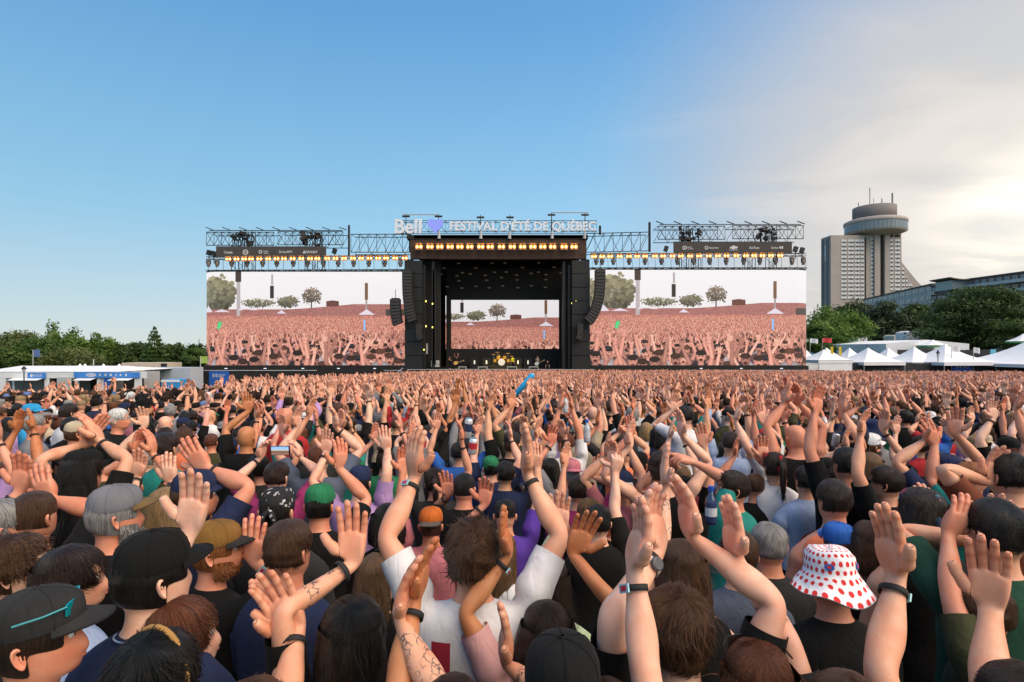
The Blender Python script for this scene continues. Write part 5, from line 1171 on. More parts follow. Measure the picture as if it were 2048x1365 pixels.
def make_hair(style, seed, lev=1, detail=1.0):
    rs = np.random.default_rng(seed); parts = []
    def flow(pt):
        cr = np.array([.012, -.055, 1.752]); d = pt-cr; d /= np.maximum(1e-6, np.linalg.norm(d, axis=1, keepdims=True)); return d
    if style == 'bald': return None
    if style in ('short', 'buzz', 'curly', 'messy', 'thin'):
        off = {'short': .014, 'buzz': .005, 'curly': .026, 'messy': .020, 'thin': .008}[style]
        V, F = hair_shell('high' if style == 'thin' else 'low' if style in ('curly', 'messy') else 'short', off, lev, rs, {'buzz': .0008, 'curly': .009, 'messy': .006}.get(style, .004))
        parts.append((V, F)); n = int({'short': 1900, 'buzz': 0, 'curly': 4200, 'messy': 2000, 'thin': 800}[style]*detail)
        if n:
            pt, nr = face_sample(V, F, n, rs); d = flow(pt)+rs.normal(0, {'curly': .5, 'messy': .20}.get(style, .12), pt.shape); d -= nr*np.sum(d*nr, 1, keepdims=True)*.8
            parts.append(ribbons(pt, d, nr, {'curly': .030, 'messy': .060}.get(style, .036), {'curly': .0015, 'messy': .0020}.get(style, .0013), rs, 3, .05, {'curly': .55, 'messy': .30}.get(style, .11), True))
    else:
        V, F = hair_shell('low', .016 if style != 'bun' else .010, lev, rs, .003); parts.append((V, F))
        n = int(1300*detail)
        if style in ('long', 'bob', 'wavy'):
            zb = {'long': 1.27, 'wavy': 1.30, 'bob': 1.47}[style]+rs.normal(0, .02); nr_, na = 9, 15; g = []; th = .030
            for i in range(nr_):
                t = i/(nr_-1); z = 1.70+(zb-1.70)*t; row_o = []; row_i = []
                sp = math.radians(205-45*t); rx = .098+.022*math.sin(t*2.2)+(.012 if style != 'long' else 0); ryb = .118-.012*t+.020*math.sin(t*math.pi)
                for k in range(na):
                    a = -math.pi/2+(k/(na-1)-.5)*sp; wob = rs.normal(0, .003)+.004*math.sin(k*2.1+seed+i*.7*(2 if style == 'wavy' else .3))
                    tp = 1-.35*abs(k/(na-1)-.5)*2*t
                    zz = z+(.03*abs(math.cos(a)) if i == nr_-1 else 0)
                    row_o.append(((rx+wob)*math.cos(a), (ryb+wob)*math.sin(a)-.006, zz)); row_i.append(((rx-th)*math.cos(a), (ryb-th)*math.sin(a)-.006, zz+.004))
                g.append(row_o+row_i[::-1])
            g = np.array(g); m = g.shape[1]; VV = g.reshape(-1, 3); FF = []
            for i in range(nr_-1):
                for k in range(m): FF.append((i*m+k, (i+1)*m+k, (i+1)*m+(k+1) % m, i*m+(k+1) % m))
            tp = Topo([tuple(x) for x in FF], len(VV)); VV, FF = tp.run(VV, 1); parts.append((VV, np.array(FF)))
            pt, nr = face_sample(VV, np.array(FF), int(1300*detail), rs); nr = np.stack([pt[:, 0], pt[:, 1], np.zeros(len(pt))], 1); nr /= np.linalg.norm(nr, axis=1, keepdims=True)
            d = np.tile([0, 0, -1.0], (len(pt), 1))+rs.normal(0, .10 if style != 'wavy' else .3, pt.shape)
            parts.append(ribbons(pt+nr*.002, d, nr, .12 if style != 'bob' else .06, .0016, rs, 3, .05, .06))
        if style in ('pony', 'bun'):
            if style == 'pony':
                pts = [(.0, -.105, 1.70), (0, -.145, 1.70), (0, -.165, 1.64), (0, -.160, 1.55), (.005, -.150, 1.45), (.008, -.148, 1.38)]; rad = [.018, .024, .030, .028, .022, .008]
            else:
                pts = [(0, -.06, 1.745), (0, -.07, 1.765), (0, -.08, 1.79), (0, -.085, 1.81), (0, -.088, 1.822)]; rad = [.02, .038, .042, .030, .006]
            mb = MB().path(pts, rad, 10); q = [f for f in mb.f if len(f) == 4]; VV = np.array(mb.v); tp = Topo(q, len(VV)); VV, FF = tp.run(VV, 1); parts.append((VV, np.array(FF)))
            pt, nr = face_sample(VV, np.array(FF), int(350*detail), rs); d = np.tile([0, -.1, -1.0], (len(pt), 1))+rs.normal(0, .2 if style == 'pony' else 1, pt.shape)
            parts.append(ribbons(pt, d, nr, .07 if style == 'pony' else .03, .0026, rs, 2, .05, .15))
        pt, nr = face_sample(V, F, n, rs); d = flow(pt)+rs.normal(0, .12, pt.shape)
        if style in ('pony', 'bun'): d = np.array([0, -.105, 1.70])-pt+rs.normal(0, .02, pt.shape)
        d -= nr*np.sum(d*nr, 1, keepdims=True)*.95
        parts.append(ribbons(pt+nr*.0005, d, nr, .08, .0014, rs, 3, .03, .07, True))
    parts = [p for p in parts if len(p[0])]
    return cat(parts)
def grid_faces(nr_, na, closed=True):
    F = []
    for i in range(nr_-1):
        for k in range(na if closed else na-1): F.append((i*na+k, i*na+(k+1) % na, (i+1)*na+(k+1) % na, (i+1)*na+k))
    return np.array(F)
def cap_dome(rx=.090, ry=.108, h=.100, z0=1.672, n=24, drop=.0):
    V = []; prof = [(1.0, -.012), (1.005, .0), (1.01, .20), (.985, .45), (.90, .68), (.74, .85), (.50, .955), (.24, 1.0), (.02, 1.012)]
    for r, t in prof:
        for k in range(n):
            a = 2*math.pi*k/n; z = z0+h*t; V.append((rx*r*math.cos(a), ry*r*math.sin(a)+.004, z+(.012*math.sin(a)*(1-t))*1.0+(-.006 if False else 0)))
    A_ = [(np.array(V), grid_faces(len(prof), n))]
    mb = MB().lathe([(.009, 0), (.009, .004), (.005, .006)], (0, .004, z0+h*1.01), 8)
    for k in range(6):
        a = 2*math.pi*(k+.5)/6; mb.path([(rx*r*1.006*math.cos(a), ry*r*1.006*math.sin(a)+.004, z0+h*t+.012*math.sin(a)*(1-t)+.0005) for r, t in prof[1:]], .0014, 4)
    A_.append((np.array(mb.v), np.array([f for f in mb.f if len(f) == 4]))); return cat(A_)
def cap_brim(ln=.072, wid=1.02, rx=.090, ry=.108, z0=1.684, curve=.022):
    V = []; na, nr_ = 15, 5
    for sidez in (0, -.004):
        for i in range(nr_):
            t = i/(nr_-1)
            for k in range(na):
                u = k/(na-1)*2-1; a = math.pi/2-u*1.12; ext = ln*t*(1-abs(u)**3.2)
                x = rx*1.0*math.cos(a)*(1+.10*t*(1-u*u)); y = ry*math.sin(a)+.004+ext
                V.append((x, y, z0+.008-curve*(abs(u)**2)*(.5+.5*t)-.010*t+sidez))
    V = np.array(V); f = grid_faces(nr_, na, False); F = np.concatenate([f[:, ::-1], f+nr_*na])
    e = []
    n1 = nr_*na
    for k in range(na-1): a = (nr_-1)*na+k; e.append((a, a+1, a+1+n1, a+n1))
    return V, np.concatenate([F, np.array(e)])
def bucket(uv=False):
    prof = [(1.66, -.078), (1.64, -.084), (1.38, -.038), (1.10, -.002), (1.04, .010), (1.02, .05), (.99, .072), (.80, .094), (.45, .100), (.03, .102)]; n = 32; V = []
    HATV = [0, .2, 1.4, 2.8, 3.2, 4.4, 5.0, 6.0, 7.4, 9.0]
    for i, (r, z) in enumerate(prof):
        for k in range(n):
            a = 2*math.pi*k/n; w = (.013*math.sin(a*2+1)+.007*math.sin(a*5)) if i < 3 else .004*math.sin(a*3) if i > 5 else 0
            V.append((.094*r*math.cos(a), .110*r*math.sin(a)+.004, 1.668+z+w))
    if uv: return np.array(V), grid_faces(len(prof), n), [q for q in HATV for _ in range(n)]
    return np.array(V), grid_faces(len(prof), n)
# ------------------------------------------------------------------ people: materials and assembly
def skin_material(name, far=False, tattoo=False):
    m = bpy.data.materials.new(name); m.use_nodes = True; nt = m.node_tree; N = nt.nodes; L = nt.links; b = N['Principled BSDF']
    tc = N.new('ShaderNodeTexCoord'); oi = N.new('ShaderNodeObjectInfo')
    if far:
        rp = N.new('ShaderNodeValToRGB'); rp.color_ramp.interpolation = 'LINEAR'; L.new(oi.outputs['Random'], rp.inputs[0])
        e = rp.color_ramp.elements; e[0].color = (.80, .47, .33, 1); e[1].color = (.50, .26, .16, 1)
        for p, c in ((.3, (.84, .53, .40)), (.6, (.70, .38, .25)), (.8, (.78, .45, .31))): q = e.new(p); q.color = (*c, 1)
        base = rp.outputs[0]
    else: base = oi.outputs['Color']
    n = N.new('ShaderNodeTexNoise'); n.inputs['Scale'].default_value = 22; n.inputs['Detail'].default_value = 5; L.new(tc.outputs['Object'], n.inputs['Vector'])
    mx = N.new('ShaderNodeMix'); mx.data_type = 'RGBA'; mx.blend_type = 'MULTIPLY'; mm = N.new('ShaderNodeMapRange'); mm.inputs[1].default_value = .36; mm.inputs[2].default_value = .66; L.new(n.outputs[0], mm.inputs[0]); L.new(mm.outputs[0], mx.inputs[0]); L.new(base, mx.inputs[6]); mx.inputs[7].default_value = (.97, .82, .76, 1)
    nb = N.new('ShaderNodeTexNoise'); nb.inputs['Scale'].default_value = 6; nb.inputs['Detail'].default_value = 3; L.new(tc.outputs['Object'], nb.inputs['Vector']); rb_ = N.new('ShaderNodeMapRange'); rb_.inputs[1].default_value = .45; rb_.inputs[2].default_value = .68; L.new(nb.outputs[0], rb_.inputs[0])
    mb_ = N.new('ShaderNodeMix'); mb_.data_type = 'RGBA'; mb_.blend_type = 'MULTIPLY'; L.new(rb_.outputs[0], mb_.inputs[0]); L.new(mx.outputs[2], mb_.inputs[6]); mb_.inputs[7].default_value = (.95, .80, .74, 1); mx = mb_
    at = N.new('ShaderNodeAttribute'); at.attribute_name = 'pink'
    mx2 = N.new('ShaderNodeMix'); mx2.data_type = 'RGBA'; mx2.blend_type = 'MULTIPLY'; mr = N.new('ShaderNodeMath'); mr.operation = 'MULTIPLY'; mr.inputs[1].default_value = .8; L.new(at.outputs['Fac'], mr.inputs[0]); L.new(mr.outputs[0], mx2.inputs[0])
    L.new(mx.outputs[2], mx2.inputs[6]); mx2.inputs[7].default_value = (1.10, .97, .97, 1); col = mx2.outputs[2]
    if not far:
        ca = N.new('ShaderNodeAttribute'); ca.attribute_name = 'crease'
        for lo, hi, cc in ((.18, .85, (.70, .50, .46)), (-.12, -.55, (1.12, 1.02, 1.04))):
            rr = N.new('ShaderNodeMapRange'); rr.inputs[1].default_value = lo; rr.inputs[2].default_value = hi; L.new(ca.outputs['Fac'], rr.inputs[0])
            mc = N.new('ShaderNodeMix'); mc.data_type = 'RGBA'; mc.blend_type = 'MULTIPLY'; L.new(rr.outputs[0], mc.inputs[0]); L.new(col, mc.inputs[6]); mc.inputs[7].default_value = (*cc, 1); col = mc.outputs[2]
        n3 = N.new('ShaderNodeTexNoise'); n3.inputs['Scale'].default_value = 180; n3.inputs['Detail'].default_value = 2; L.new(tc.outputs['Object'], n3.inputs['Vector'])
        r3 = N.new('ShaderNodeMapRange'); r3.inputs[1].default_value = .70; r3.inputs[2].default_value = .76; L.new(n3.outputs[0], r3.inputs[0])
        mx3 = N.new('ShaderNodeMix'); mx3.data_type = 'RGBA'; mx3.blend_type = 'MULTIPLY'; L.new(r3.outputs[0], mx3.inputs[0]); L.new(col, mx3.inputs[6]); mx3.inputs[7].default_value = (.72, .55, .45, 1); col = mx3.outputs[2]
        b.inputs['Subsurface Weight'].default_value = .10; b.inputs['Subsurface Scale'].default_value = .012; b.inputs['Subsurface Radius'].default_value = (1, .35, .2)
        bp = N.new('ShaderNodeBump'); bp.inputs['Strength'].default_value = .18; bp.inputs['Distance'].default_value = .004
        n4 = N.new('ShaderNodeTexNoise'); n4.inputs['Scale'].default_value = 70; n4.inputs['Detail'].default_value = 6; L.new(tc.outputs['Object'], n4.inputs['Vector']); L.new(n4.outputs[0], bp.inputs['Height']); L.new(bp.outputs[0], b.inputs['Normal'])
    if tattoo:
        ax = N.new('ShaderNodeAttribute'); ax.attribute_name = 'armx'
        ab = N.new('ShaderNodeMath'); ab.operation = 'ABSOLUTE'; L.new(ax.outputs['Fac'], ab.inputs[0])
        m1 = N.new('ShaderNodeMapRange'); m1.inputs[1].default_value = .50; m1.inputs[2].default_value = .52; L.new(ab.outputs[0], m1.inputs[0])
        m2 = N.new('ShaderNodeMapRange'); m2.inputs[1].default_value = .655; m2.inputs[2].default_value = .665; m2.inputs[3].default_value = 1; m2.inputs[4].default_value = 0; L.new(ab.outputs[0], m2.inputs[0])
        vo = N.new('ShaderNodeTexVoronoi'); vo.feature = 'DISTANCE_TO_EDGE'; vo.inputs['Scale'].default_value = 38; 
        wv = N.new('ShaderNodeTexNoise'); wv.inputs['Scale'].default_value = 26; wv.inputs['Detail'].default_value = 2; L.new(tc.outputs['Object'], wv.inputs['Vector'])
        ad = N.new('ShaderNodeVectorMath'); ad.operation = 'ADD'; L.new(tc.outputs['Object'], ad.inputs[0])
        s2 = N.new('ShaderNodeVectorMath'); s2.operation = 'SCALE'; s2.inputs['Scale'].default_value = .05; L.new(wv.outputs['Color'], s2.inputs[0]); L.new(s2.outputs[0], ad.inputs[1]); L.new(ad.outputs[0], vo.inputs['Vector'])
        r = N.new('ShaderNodeMapRange'); r.inputs[1].default_value = .03; r.inputs[2].default_value = .11; r.inputs[3].default_value = .85; r.inputs[4].default_value = .0; L.new(vo.outputs['Distance'], r.inputs[0])
        bl = N.new('ShaderNodeMapRange'); bl.inputs[1].default_value = .46; bl.inputs[2].default_value = .54; L.new(wv.outputs[0], bl.inputs[0])
        def mul(a, c): q = N.new('ShaderNodeMath'); q.operation = 'MULTIPLY'; L.new(a, q.inputs[0]); L.new(c, q.inputs[1]); return q.outputs[0]
        f = mul(mul(r.outputs[0], bl.outputs[0]), mul(m1.outputs[0], m2.outputs[0]))
        mt = N.new('ShaderNodeMix'); mt.data_type = 'RGBA'; L.new(f, mt.inputs[0]); L.new(col, mt.inputs[6]); mt.inputs[7].default_value = (.035, .04, .05, 1); col = mt.outputs[2]
    L.new(col, b.inputs['Base Color']); b.inputs['Roughness'].default_value = .52; b.inputs['Specular IOR Level'].default_value = .4
    return m
SKIN = skin_material('skin'); SKINT = skin_material('skin_tattooed', tattoo=True); SKINF = skin_material('skin_far', far=True)
def fabric_material(name, far=None):
    m = bpy.data.materials.new(name); m.use_nodes = True; nt = m.node_tree; N = nt.nodes; L = nt.links; b = N['Principled BSDF']
    tc = N.new('ShaderNodeTexCoord'); oi = N.new('ShaderNodeObjectInfo')
    if far:
        wn = N.new('ShaderNodeTexWhiteNoise'); wn.noise_dimensions = '1D'; ad = N.new('ShaderNodeMath'); ad.operation = 'ADD'; ad.inputs[1].default_value = far[1]; L.new(oi.outputs['Random'], ad.inputs[0]); L.new(ad.outputs[0], wn.inputs['W'])
        rp = N.new('ShaderNodeValToRGB'); rp.color_ramp.interpolation = 'CONSTANT'; L.new(wn.outputs['Value'], rp.inputs[0])
        e = rp.color_ramp.elements; cs = far[0]
        for i, (p, c) in enumerate(cs):
            q = e[0] if i == 0 else e.new(p)
            q.position = p; q.color = (*c, 1)
        e.remove(e[len(e)-1]) if len(e) > len(cs) else None
        base = rp.outputs[0]
    else: base = oi.outputs['Color']
    n = N.new('ShaderNodeTexNoise'); n.inputs['Scale'].default_value = 9; n.inputs['Detail'].default_value = 5; L.new(tc.outputs['Object'], n.inputs['Vector'])
    mr = N.new('ShaderNodeMapRange'); mr.inputs[1].default_value = .3; mr.inputs[2].default_value = .7; mr.inputs[3].default_value = .82; mr.inputs[4].default_value = 1.12; L.new(n.outputs[0], mr.inputs[0])
    mx = N.new('ShaderNodeMix'); mx.data_type = 'RGBA'; mx.blend_type = 'MULTIPLY'; mx.inputs[0].default_value = 1; L.new(base, mx.inputs[6]); L.new(mr.outputs[0], mx.inputs[7])
    L.new(mx.outputs[2], b.inputs['Base Color']); b.inputs['Roughness'].default_value = .9; b.inputs['Specular IOR Level'].default_value = .2; b.inputs['Sheen Weight'].default_value = .02
    if not far:
        mp = N.new('ShaderNodeMapping'); mp.inputs['Rotation'].default_value = (.3, .5, .7); mp.inputs['Scale'].default_value = (7, 7, 3.4); L.new(tc.outputs['Object'], mp.inputs[0])
        nw = N.new('ShaderNodeTexNoise'); nw.inputs['Scale'].default_value = 1.6; nw.inputs['Detail'].default_value = 2; nw.inputs['Distortion'].default_value = .7; L.new(mp.outputs[0], nw.inputs['Vector'])
        ra = N.new('ShaderNodeMath'); ra.operation = 'SUBTRACT'; ra.inputs[1].default_value = .5; L.new(nw.outputs[0], ra.inputs[0]); rb = N.new('ShaderNodeMath'); rb.operation = 'ABSOLUTE'; L.new(ra.outputs[0], rb.inputs[0]); rc = N.new('ShaderNodeMath'); rc.operation = 'POWER'; rc.inputs[1].default_value = .85; L.new(rb.outputs[0], rc.inputs[0])
        nf = N.new('ShaderNodeTexNoise'); nf.inputs['Scale'].default_value = 420; L.new(tc.outputs['Object'], nf.inputs['Vector'])
        b1 = N.new('ShaderNodeBump'); b1.inputs['Strength'].default_value = .36; b1.inputs['Distance'].default_value = .030; L.new(rc.outputs[0], b1.inputs['Height'])
        b2 = N.new('ShaderNodeBump'); b2.inputs['Strength'].default_value = .25; b2.inputs['Distance'].default_value = .002; L.new(nf.outputs[0], b2.inputs['Height']); L.new(b1.outputs[0], b2.inputs['Normal']); L.new(b2.outputs[0], b.inputs['Normal'])
    return m
FABRIC = fabric_material('fabric')
SHF = [(0, (.007, .007, .007)), (.40, (.022, .022, .024)), (.50, (.018, .025, .06)), (.60, (.62, .62, .62)), (.69, (.22, .22, .23)), (.75, (.40, .06, .06)), (.79, (.06, .16, .35)), (.84, (.42, .20, .24)), (.88, (.30, .36, .48)), (.92, (.05, .16, .13)), (.95, (.5, .28, .12)), (.975, (.28, .16, .36))]
HRF = [(0, (.008, .006, .005)), (.28, (.022, .012, .007)), (.55, (.075, .040, .020)), (.74, (.014, .014, .016)), (.83, (.25, .17, .09)), (.89, (.11, .040, .018)), (.92, (.22, .21, .20)), (.95, (.55, .55, .55)), (.98, (.10, .16, .35))]
FABF = fabric_material('shirt_far', (SHF, 0.0)); HAIRF = fabric_material('hair_far', (HRF, 3.7)); DENIMF = mat('trousers_far', (.03, .04, .07), .9)
def hair_material():
    m = bpy.data.materials.new('hair'); m.use_nodes = True; nt = m.node_tree; N = nt.nodes; L = nt.links; b = N['Principled BSDF']
    tc = N.new('ShaderNodeTexCoord'); oi = N.new('ShaderNodeObjectInfo')
    # strands fall away from the crown: noise drawn out along the head's meridians
    sp = N.new('ShaderNodeSeparateXYZ'); L.new(tc.outputs['Object'], sp.inputs[0])
    ay = N.new('ShaderNodeMath'); ay.operation = 'ADD'; ay.inputs[1].default_value = .045; L.new(sp.outputs[1], ay.inputs[0])
    at = N.new('ShaderNodeMath'); at.operation = 'ARCTAN2'; L.new(sp.outputs[0], at.inputs[0]); L.new(ay.outputs[0], at.inputs[1])
    sa = N.new('ShaderNodeMath'); sa.operation = 'MULTIPLY'; sa.inputs[1].default_value = 26; L.new(at.outputs[0], sa.inputs[0])
    sz = N.new('ShaderNodeMath'); sz.operation = 'MULTIPLY'; sz.inputs[1].default_value = 9; L.new(sp.outputs[2], sz.inputs[0])
    cb = N.new('ShaderNodeCombineXYZ'); L.new(sa.outputs[0], cb.inputs[0]); L.new(sz.outputs[0], cb.inputs[1])
    n = N.new('ShaderNodeTexNoise'); n.inputs['Scale'].default_value = 1; n.inputs['Detail'].default_value = 5; n.inputs['Roughness'].default_value = .7; n.inputs['Distortion'].default_value = .5; L.new(cb.outputs[0], n.inputs['Vector'])
    mr = N.new('ShaderNodeMapRange'); mr.inputs[1].default_value = .3; mr.inputs[2].default_value = .72; mr.inputs[3].default_value = .12; mr.inputs[4].default_value = 2.3; L.new(n.outputs[0], mr.inputs[0])
    mx = N.new('ShaderNodeMix'); mx.data_type = 'RGBA'; mx.blend_type = 'MULTIPLY'; mx.inputs[0].default_value = 1; L.new(oi.outputs['Color'], mx.inputs[6]); L.new(mr.outputs[0], mx.inputs[7])
    L.new(mx.outputs[2], b.inputs['Base Color']); b.inputs['Roughness'].default_value = .38; b.inputs['Specular IOR Level'].default_value = .38
    bp = N.new('ShaderNodeBump'); bp.inputs['Strength'].default_value = 1.0; bp.inputs['Distance'].default_value = .012; L.new(n.outputs[0], bp.inputs['Height']); L.new(bp.outputs[0], b.inputs['Normal'])
    return m
HAIR = hair_material()
PLAST = mat('plastic_objcol', objcol=True, rough=.35); STRAP = mat('strap_objcol', objcol=True, rough=.75, noise=.1, nscale=80)
LENS = mat('dark_lens', (.015, .02, .025), .08); METAL = mat('steel', (.6, .6, .6), .3, 1.0)
EYEW = mat('eye_white', (.7, .68, .66), .2); IRIS = mat('iris', (.03, .02, .012), .15); LIP = mat('lip_objcol', objcol=True, rough=.45)
SKINS = {'pale': (.78, .49, .36), 'mid': (.70, .385, .25), 'tan': (.50, .22, .095), 'ruddy': (.66, .30, .19), 'brown': (.26, .125, .07), 'deep': (.10, .05, .03)}
HAIRC = {'black': (.006, .005, .004), 'dark brown': (.020, .010, .006), 'brown': (.060, .027, .012), 'auburn': (.10, .032, .014), 'blond': (.30, .19, .085), 'grey': (.24, .23, .22), 'white': (.55, .54, .52), 'ginger': (.24, .085, .025), 'light brown': (.15, .085, .04)}
SHC = {'black': (.006, .006, .006), 'charcoal': (.024, .024, .025), 'navy': (.016, .024, .065), 'white': (.70, .70, .72), 'grey': (.20, .20, .21), 'teal': (.02, .22, .19), 'pink': (.50, .17, .20), 'purple': (.09, .04, .30), 'orange': (.75, .20, .10), 'olive': (.050, .050, .022), 'red': (.45, .03, .035), 'light blue': (.36, .46, .66), 'lavender': (.42, .26, .52), 'maroon': (.14, .02, .035), 'magenta': (.28, .03, .12), 'green': (.02, .16, .07), 'blue': (.03, .12, .42), 'pale green': (.42, .52, .32), 'mustard': (.42, .24, .05), 'brown': (.10, .05, .025), 'beige': (.46, .38, .27), 'rust': (.16, .045, .025), 'pale pink': (.62, .34, .33), 'dark green': (.015, .06, .035), 'cyan': (.03, .30, .58), 'slate': (.10, .12, .17)}
def rgba(c): return (*c, 1)
LIB = {}
def lib(key, fn):
    if key not in LIB: LIB[key] = fn()
    return LIB[key]
def hair_mesh(style, seed, lev, detail):
    def fn():
        h = make_hair(style, seed, lev, detail); return np_mesh('hair', h[0], h[1]) if h else None
    return lib(('hair', style, seed, lev, detail), fn)
def head_piece(name, mesh, material, root, hm, color, parent=None, extra=None):
    o = mobj(name, mesh, material, parent or root); o.color = rgba(color)
    if parent is None:
        M = Matrix(hm[0].tolist()).to_4x4(); M.translation = Vector(hm[1].tolist()); o.matrix_local = M @ (extra or Matrix())
    return o
def dots_material():
    m = bpy.data.materials.new('red_dot_print'); m.use_nodes = True; nt = m.node_tree; N = nt.nodes; L = nt.links; b = N['Principled BSDF']
    def mth(op, a, c=None):
        q = N.new('ShaderNodeMath'); q.operation = op
        for i, v in enumerate((a, c)):
            if v is None: continue
            if isinstance(v, (int, float)): q.inputs[i].default_value = v
            else: L.new(v, q.inputs[i])
        return q.outputs[0]
    tc = N.new('ShaderNodeTexCoord'); sp = N.new('ShaderNodeSeparateXYZ'); L.new(tc.outputs['Object'], sp.inputs[0]); at = N.new('ShaderNodeAttribute'); at.attribute_name = 'hv'
    u = mth('MULTIPLY', mth('DIVIDE', mth('ARCTAN2', sp.outputs[0], sp.outputs[1]), 2*math.pi), 24); v = mth('MULTIPLY', at.outputs['Fac'], 1.0)
    row = mth('FLOOR', v); fu = mth('SUBTRACT', mth('FRACT', mth('ADD', u, mth('MULTIPLY', mth('MODULO', row, 2.0), .5))), .5); fv = mth('SUBTRACT', mth('FRACT', v), .5)
    d = mth('SQRT', mth('ADD', mth('MULTIPLY', fu, fu), mth('MULTIPLY', fv, fv)))
    r = N.new('ShaderNodeMapRange'); r.inputs[1].default_value = .27; r.inputs[2].default_value = .31; r.inputs[3].default_value = 1; r.inputs[4].default_value = 0; L.new(d, r.inputs[0])
    mx = N.new('ShaderNodeMix'); mx.data_type = 'RGBA'; L.new(r.outputs[0], mx.inputs[0]); mx.inputs[6].default_value = (.78, .78, .80, 1); mx.inputs[7].default_value = (.62, .02, .02, 1); L.new(mx.outputs[2], b.inputs['Base Color']); b.inputs['Roughness'].default_value = .85
    n = N.new('ShaderNodeTexNoise'); n.inputs['Scale'].default_value = 18; n.inputs['Detail'].default_value = 3; L.new(tc.outputs['Object'], n.inputs['Vector']); bp = N.new('ShaderNodeBump'); bp.inputs['Strength'].default_value = .5; bp.inputs['Distance'].default_value = .02; L.new(n.outputs[0], bp.inputs['Height']); L.new(bp.outputs[0], b.inputs['Normal'])
    return m
DOTS = dots_material()
def print_material(name, base, cols, scale, thr=.3):
    m = bpy.data.materials.new(name); m.use_nodes = True; nt = m.node_tree; N = nt.nodes; L = nt.links; b = N['Principled BSDF']
    tc = N.new('ShaderNodeTexCoord'); vo = N.new('ShaderNodeTexVoronoi'); vo.inputs['Scale'].default_value = scale; L.new(tc.outputs['Object'], vo.inputs['Vector'])
    n = N.new('ShaderNodeTexNoise'); n.inputs['Scale'].default_value = scale*2.4; L.new(tc.outputs['Object'], n.inputs['Vector'])
    ad = N.new('ShaderNodeMath'); ad.operation = 'ADD'; L.new(vo.outputs['Distance'], ad.inputs[0]); sm = N.new('ShaderNodeMath'); sm.operation = 'MULTIPLY_ADD'; sm.inputs[1].default_value = .7; sm.inputs[2].default_value = -.35; L.new(n.outputs[0], sm.inputs[0]); L.new(sm.outputs[0], ad.inputs[1])
    r = N.new('ShaderNodeMapRange'); r.inputs[1].default_value = thr; r.inputs[2].default_value = thr+.04; r.inputs[3].default_value = 1; r.inputs[4].default_value = 0; L.new(ad.outputs[0], r.inputs[0])
    rp = N.new('ShaderNodeValToRGB'); rp.color_ramp.interpolation = 'CONSTANT'; sp = N.new('ShaderNodeSeparateXYZ'); L.new(vo.outputs['Color'], sp.inputs[0]); L.new(sp.outputs[0], rp.inputs[0])
    e = rp.color_ramp.elements; e[0].color = rgba(cols[0]); e[1].position = 1/len(cols); e[1].color = rgba(cols[1])
    for i, c in enumerate(cols[2:]): q = e.new((i+2)/len(cols)); q.color = rgba(c)
    mx = N.new('ShaderNodeMix'); mx.data_type = 'RGBA'; L.new(r.outputs[0], mx.inputs[0]); mx.inputs[6].default_value = rgba(base); L.new(rp.outputs[0], mx.inputs[7]); L.new(mx.outputs[2], b.inputs['Base Color']); b.inputs['Roughness'].default_value = .9
    return m
PAISLEY = print_material('paisley_print', (.010, .010, .012), [(.5, .5, .5), (.35, .35, .36)], 34, .26)
FLORAL = print_material('floral_print', (.012, .02, .05), [(.5, .03, .08), (.04, .16, .32), (.55, .16, .2), (.02, .12, .18)], 36, .46)
def plain_hat(kind, root, hm, color, brim_c, back=False, tilt=0.0):
    R = Matrix.Rotation(math.pi, 4, 'Z') if back else Matrix()
    if kind == 'cap':
        d = lib('cap_dome', lambda: np_mesh('cap', *cap_dome())); b = lib('cap_brim', lambda: np_mesh('brim', *cap_brim()))
        o = head_piece('cap', d, FABRIC, root, hm, color, extra=R); br = mobj('brim', b, FABRIC, o); br.color = rgba(brim_c); return o
    if kind == 'bucket':
        ho = head_piece('bucket_hat', lib('bucket_dots' if color == 'dots' else 'bucket_plain', lambda: (lambda q: np_mesh('bucket', q[0], q[1], attrs={'hv': q[2]}))(bucket(True))), DOTS if color == 'dots' else FABRIC, root, hm, (.6, .6, .6) if color == 'dots' else color)
        if color == 'dots':
            for a_ in (-2.15, -.75):
                lg = mobj('logo', MB().lathe([(.019, 0), (.019, .0015)], n=18, sy=.7).mesh('logo'), mat('hat_logo_blue', (.03, .10, .42), .8), ho, (.0985*math.cos(a_), .1145*math.sin(a_)+.004, 1.708)); lg.rotation_euler = Vector((math.cos(a_), math.sin(a_), .12)).to_track_quat('Z', 'Y').to_euler()
                lf = mobj('logo_mark', MB().lathe([(.009, .0015), (.009, .003)], n=14, sy=.7).mesh('logo_mark'), mat('hat_logo_red', (.55, .03, .03), .8), lg)
        return ho
    if kind == 'bandana':
        def fn():
            V, F = cap_dome(.088, .107, .098, 1.664); a = [(V, F)]
            mb = MB().path([(0, -.10, 1.665), (.02, -.12, 1.655), (.035, -.125, 1.62), (.04, -.125, 1.58)], [.012, .016, .014, .003], 8).path([(0, -.10, 1.665), (-.015, -.12, 1.65), (-.025, -.13, 1.61)], [.012, .014, .003], 8)
            a.append((np.array(mb.v), np.array([f for f in mb.f if len(f) == 4]))); return np_mesh('bandana', *cat(a))
        mt = PAISLEY if color == 'paisley' else FLORAL if color == 'floral' else FABRIC
        return head_piece('bandana', lib('bandana_'+mt.name, fn), mt, root, hm, (.3, .3, .3) if isinstance(color, str) else color)
    if kind == 'beanie':
        return head_piece('beanie', lib('beanie', lambda: np_mesh('beanie', *cap_dome(.090, .108, .108, 1.655))), FABRIC, root, hm, color)
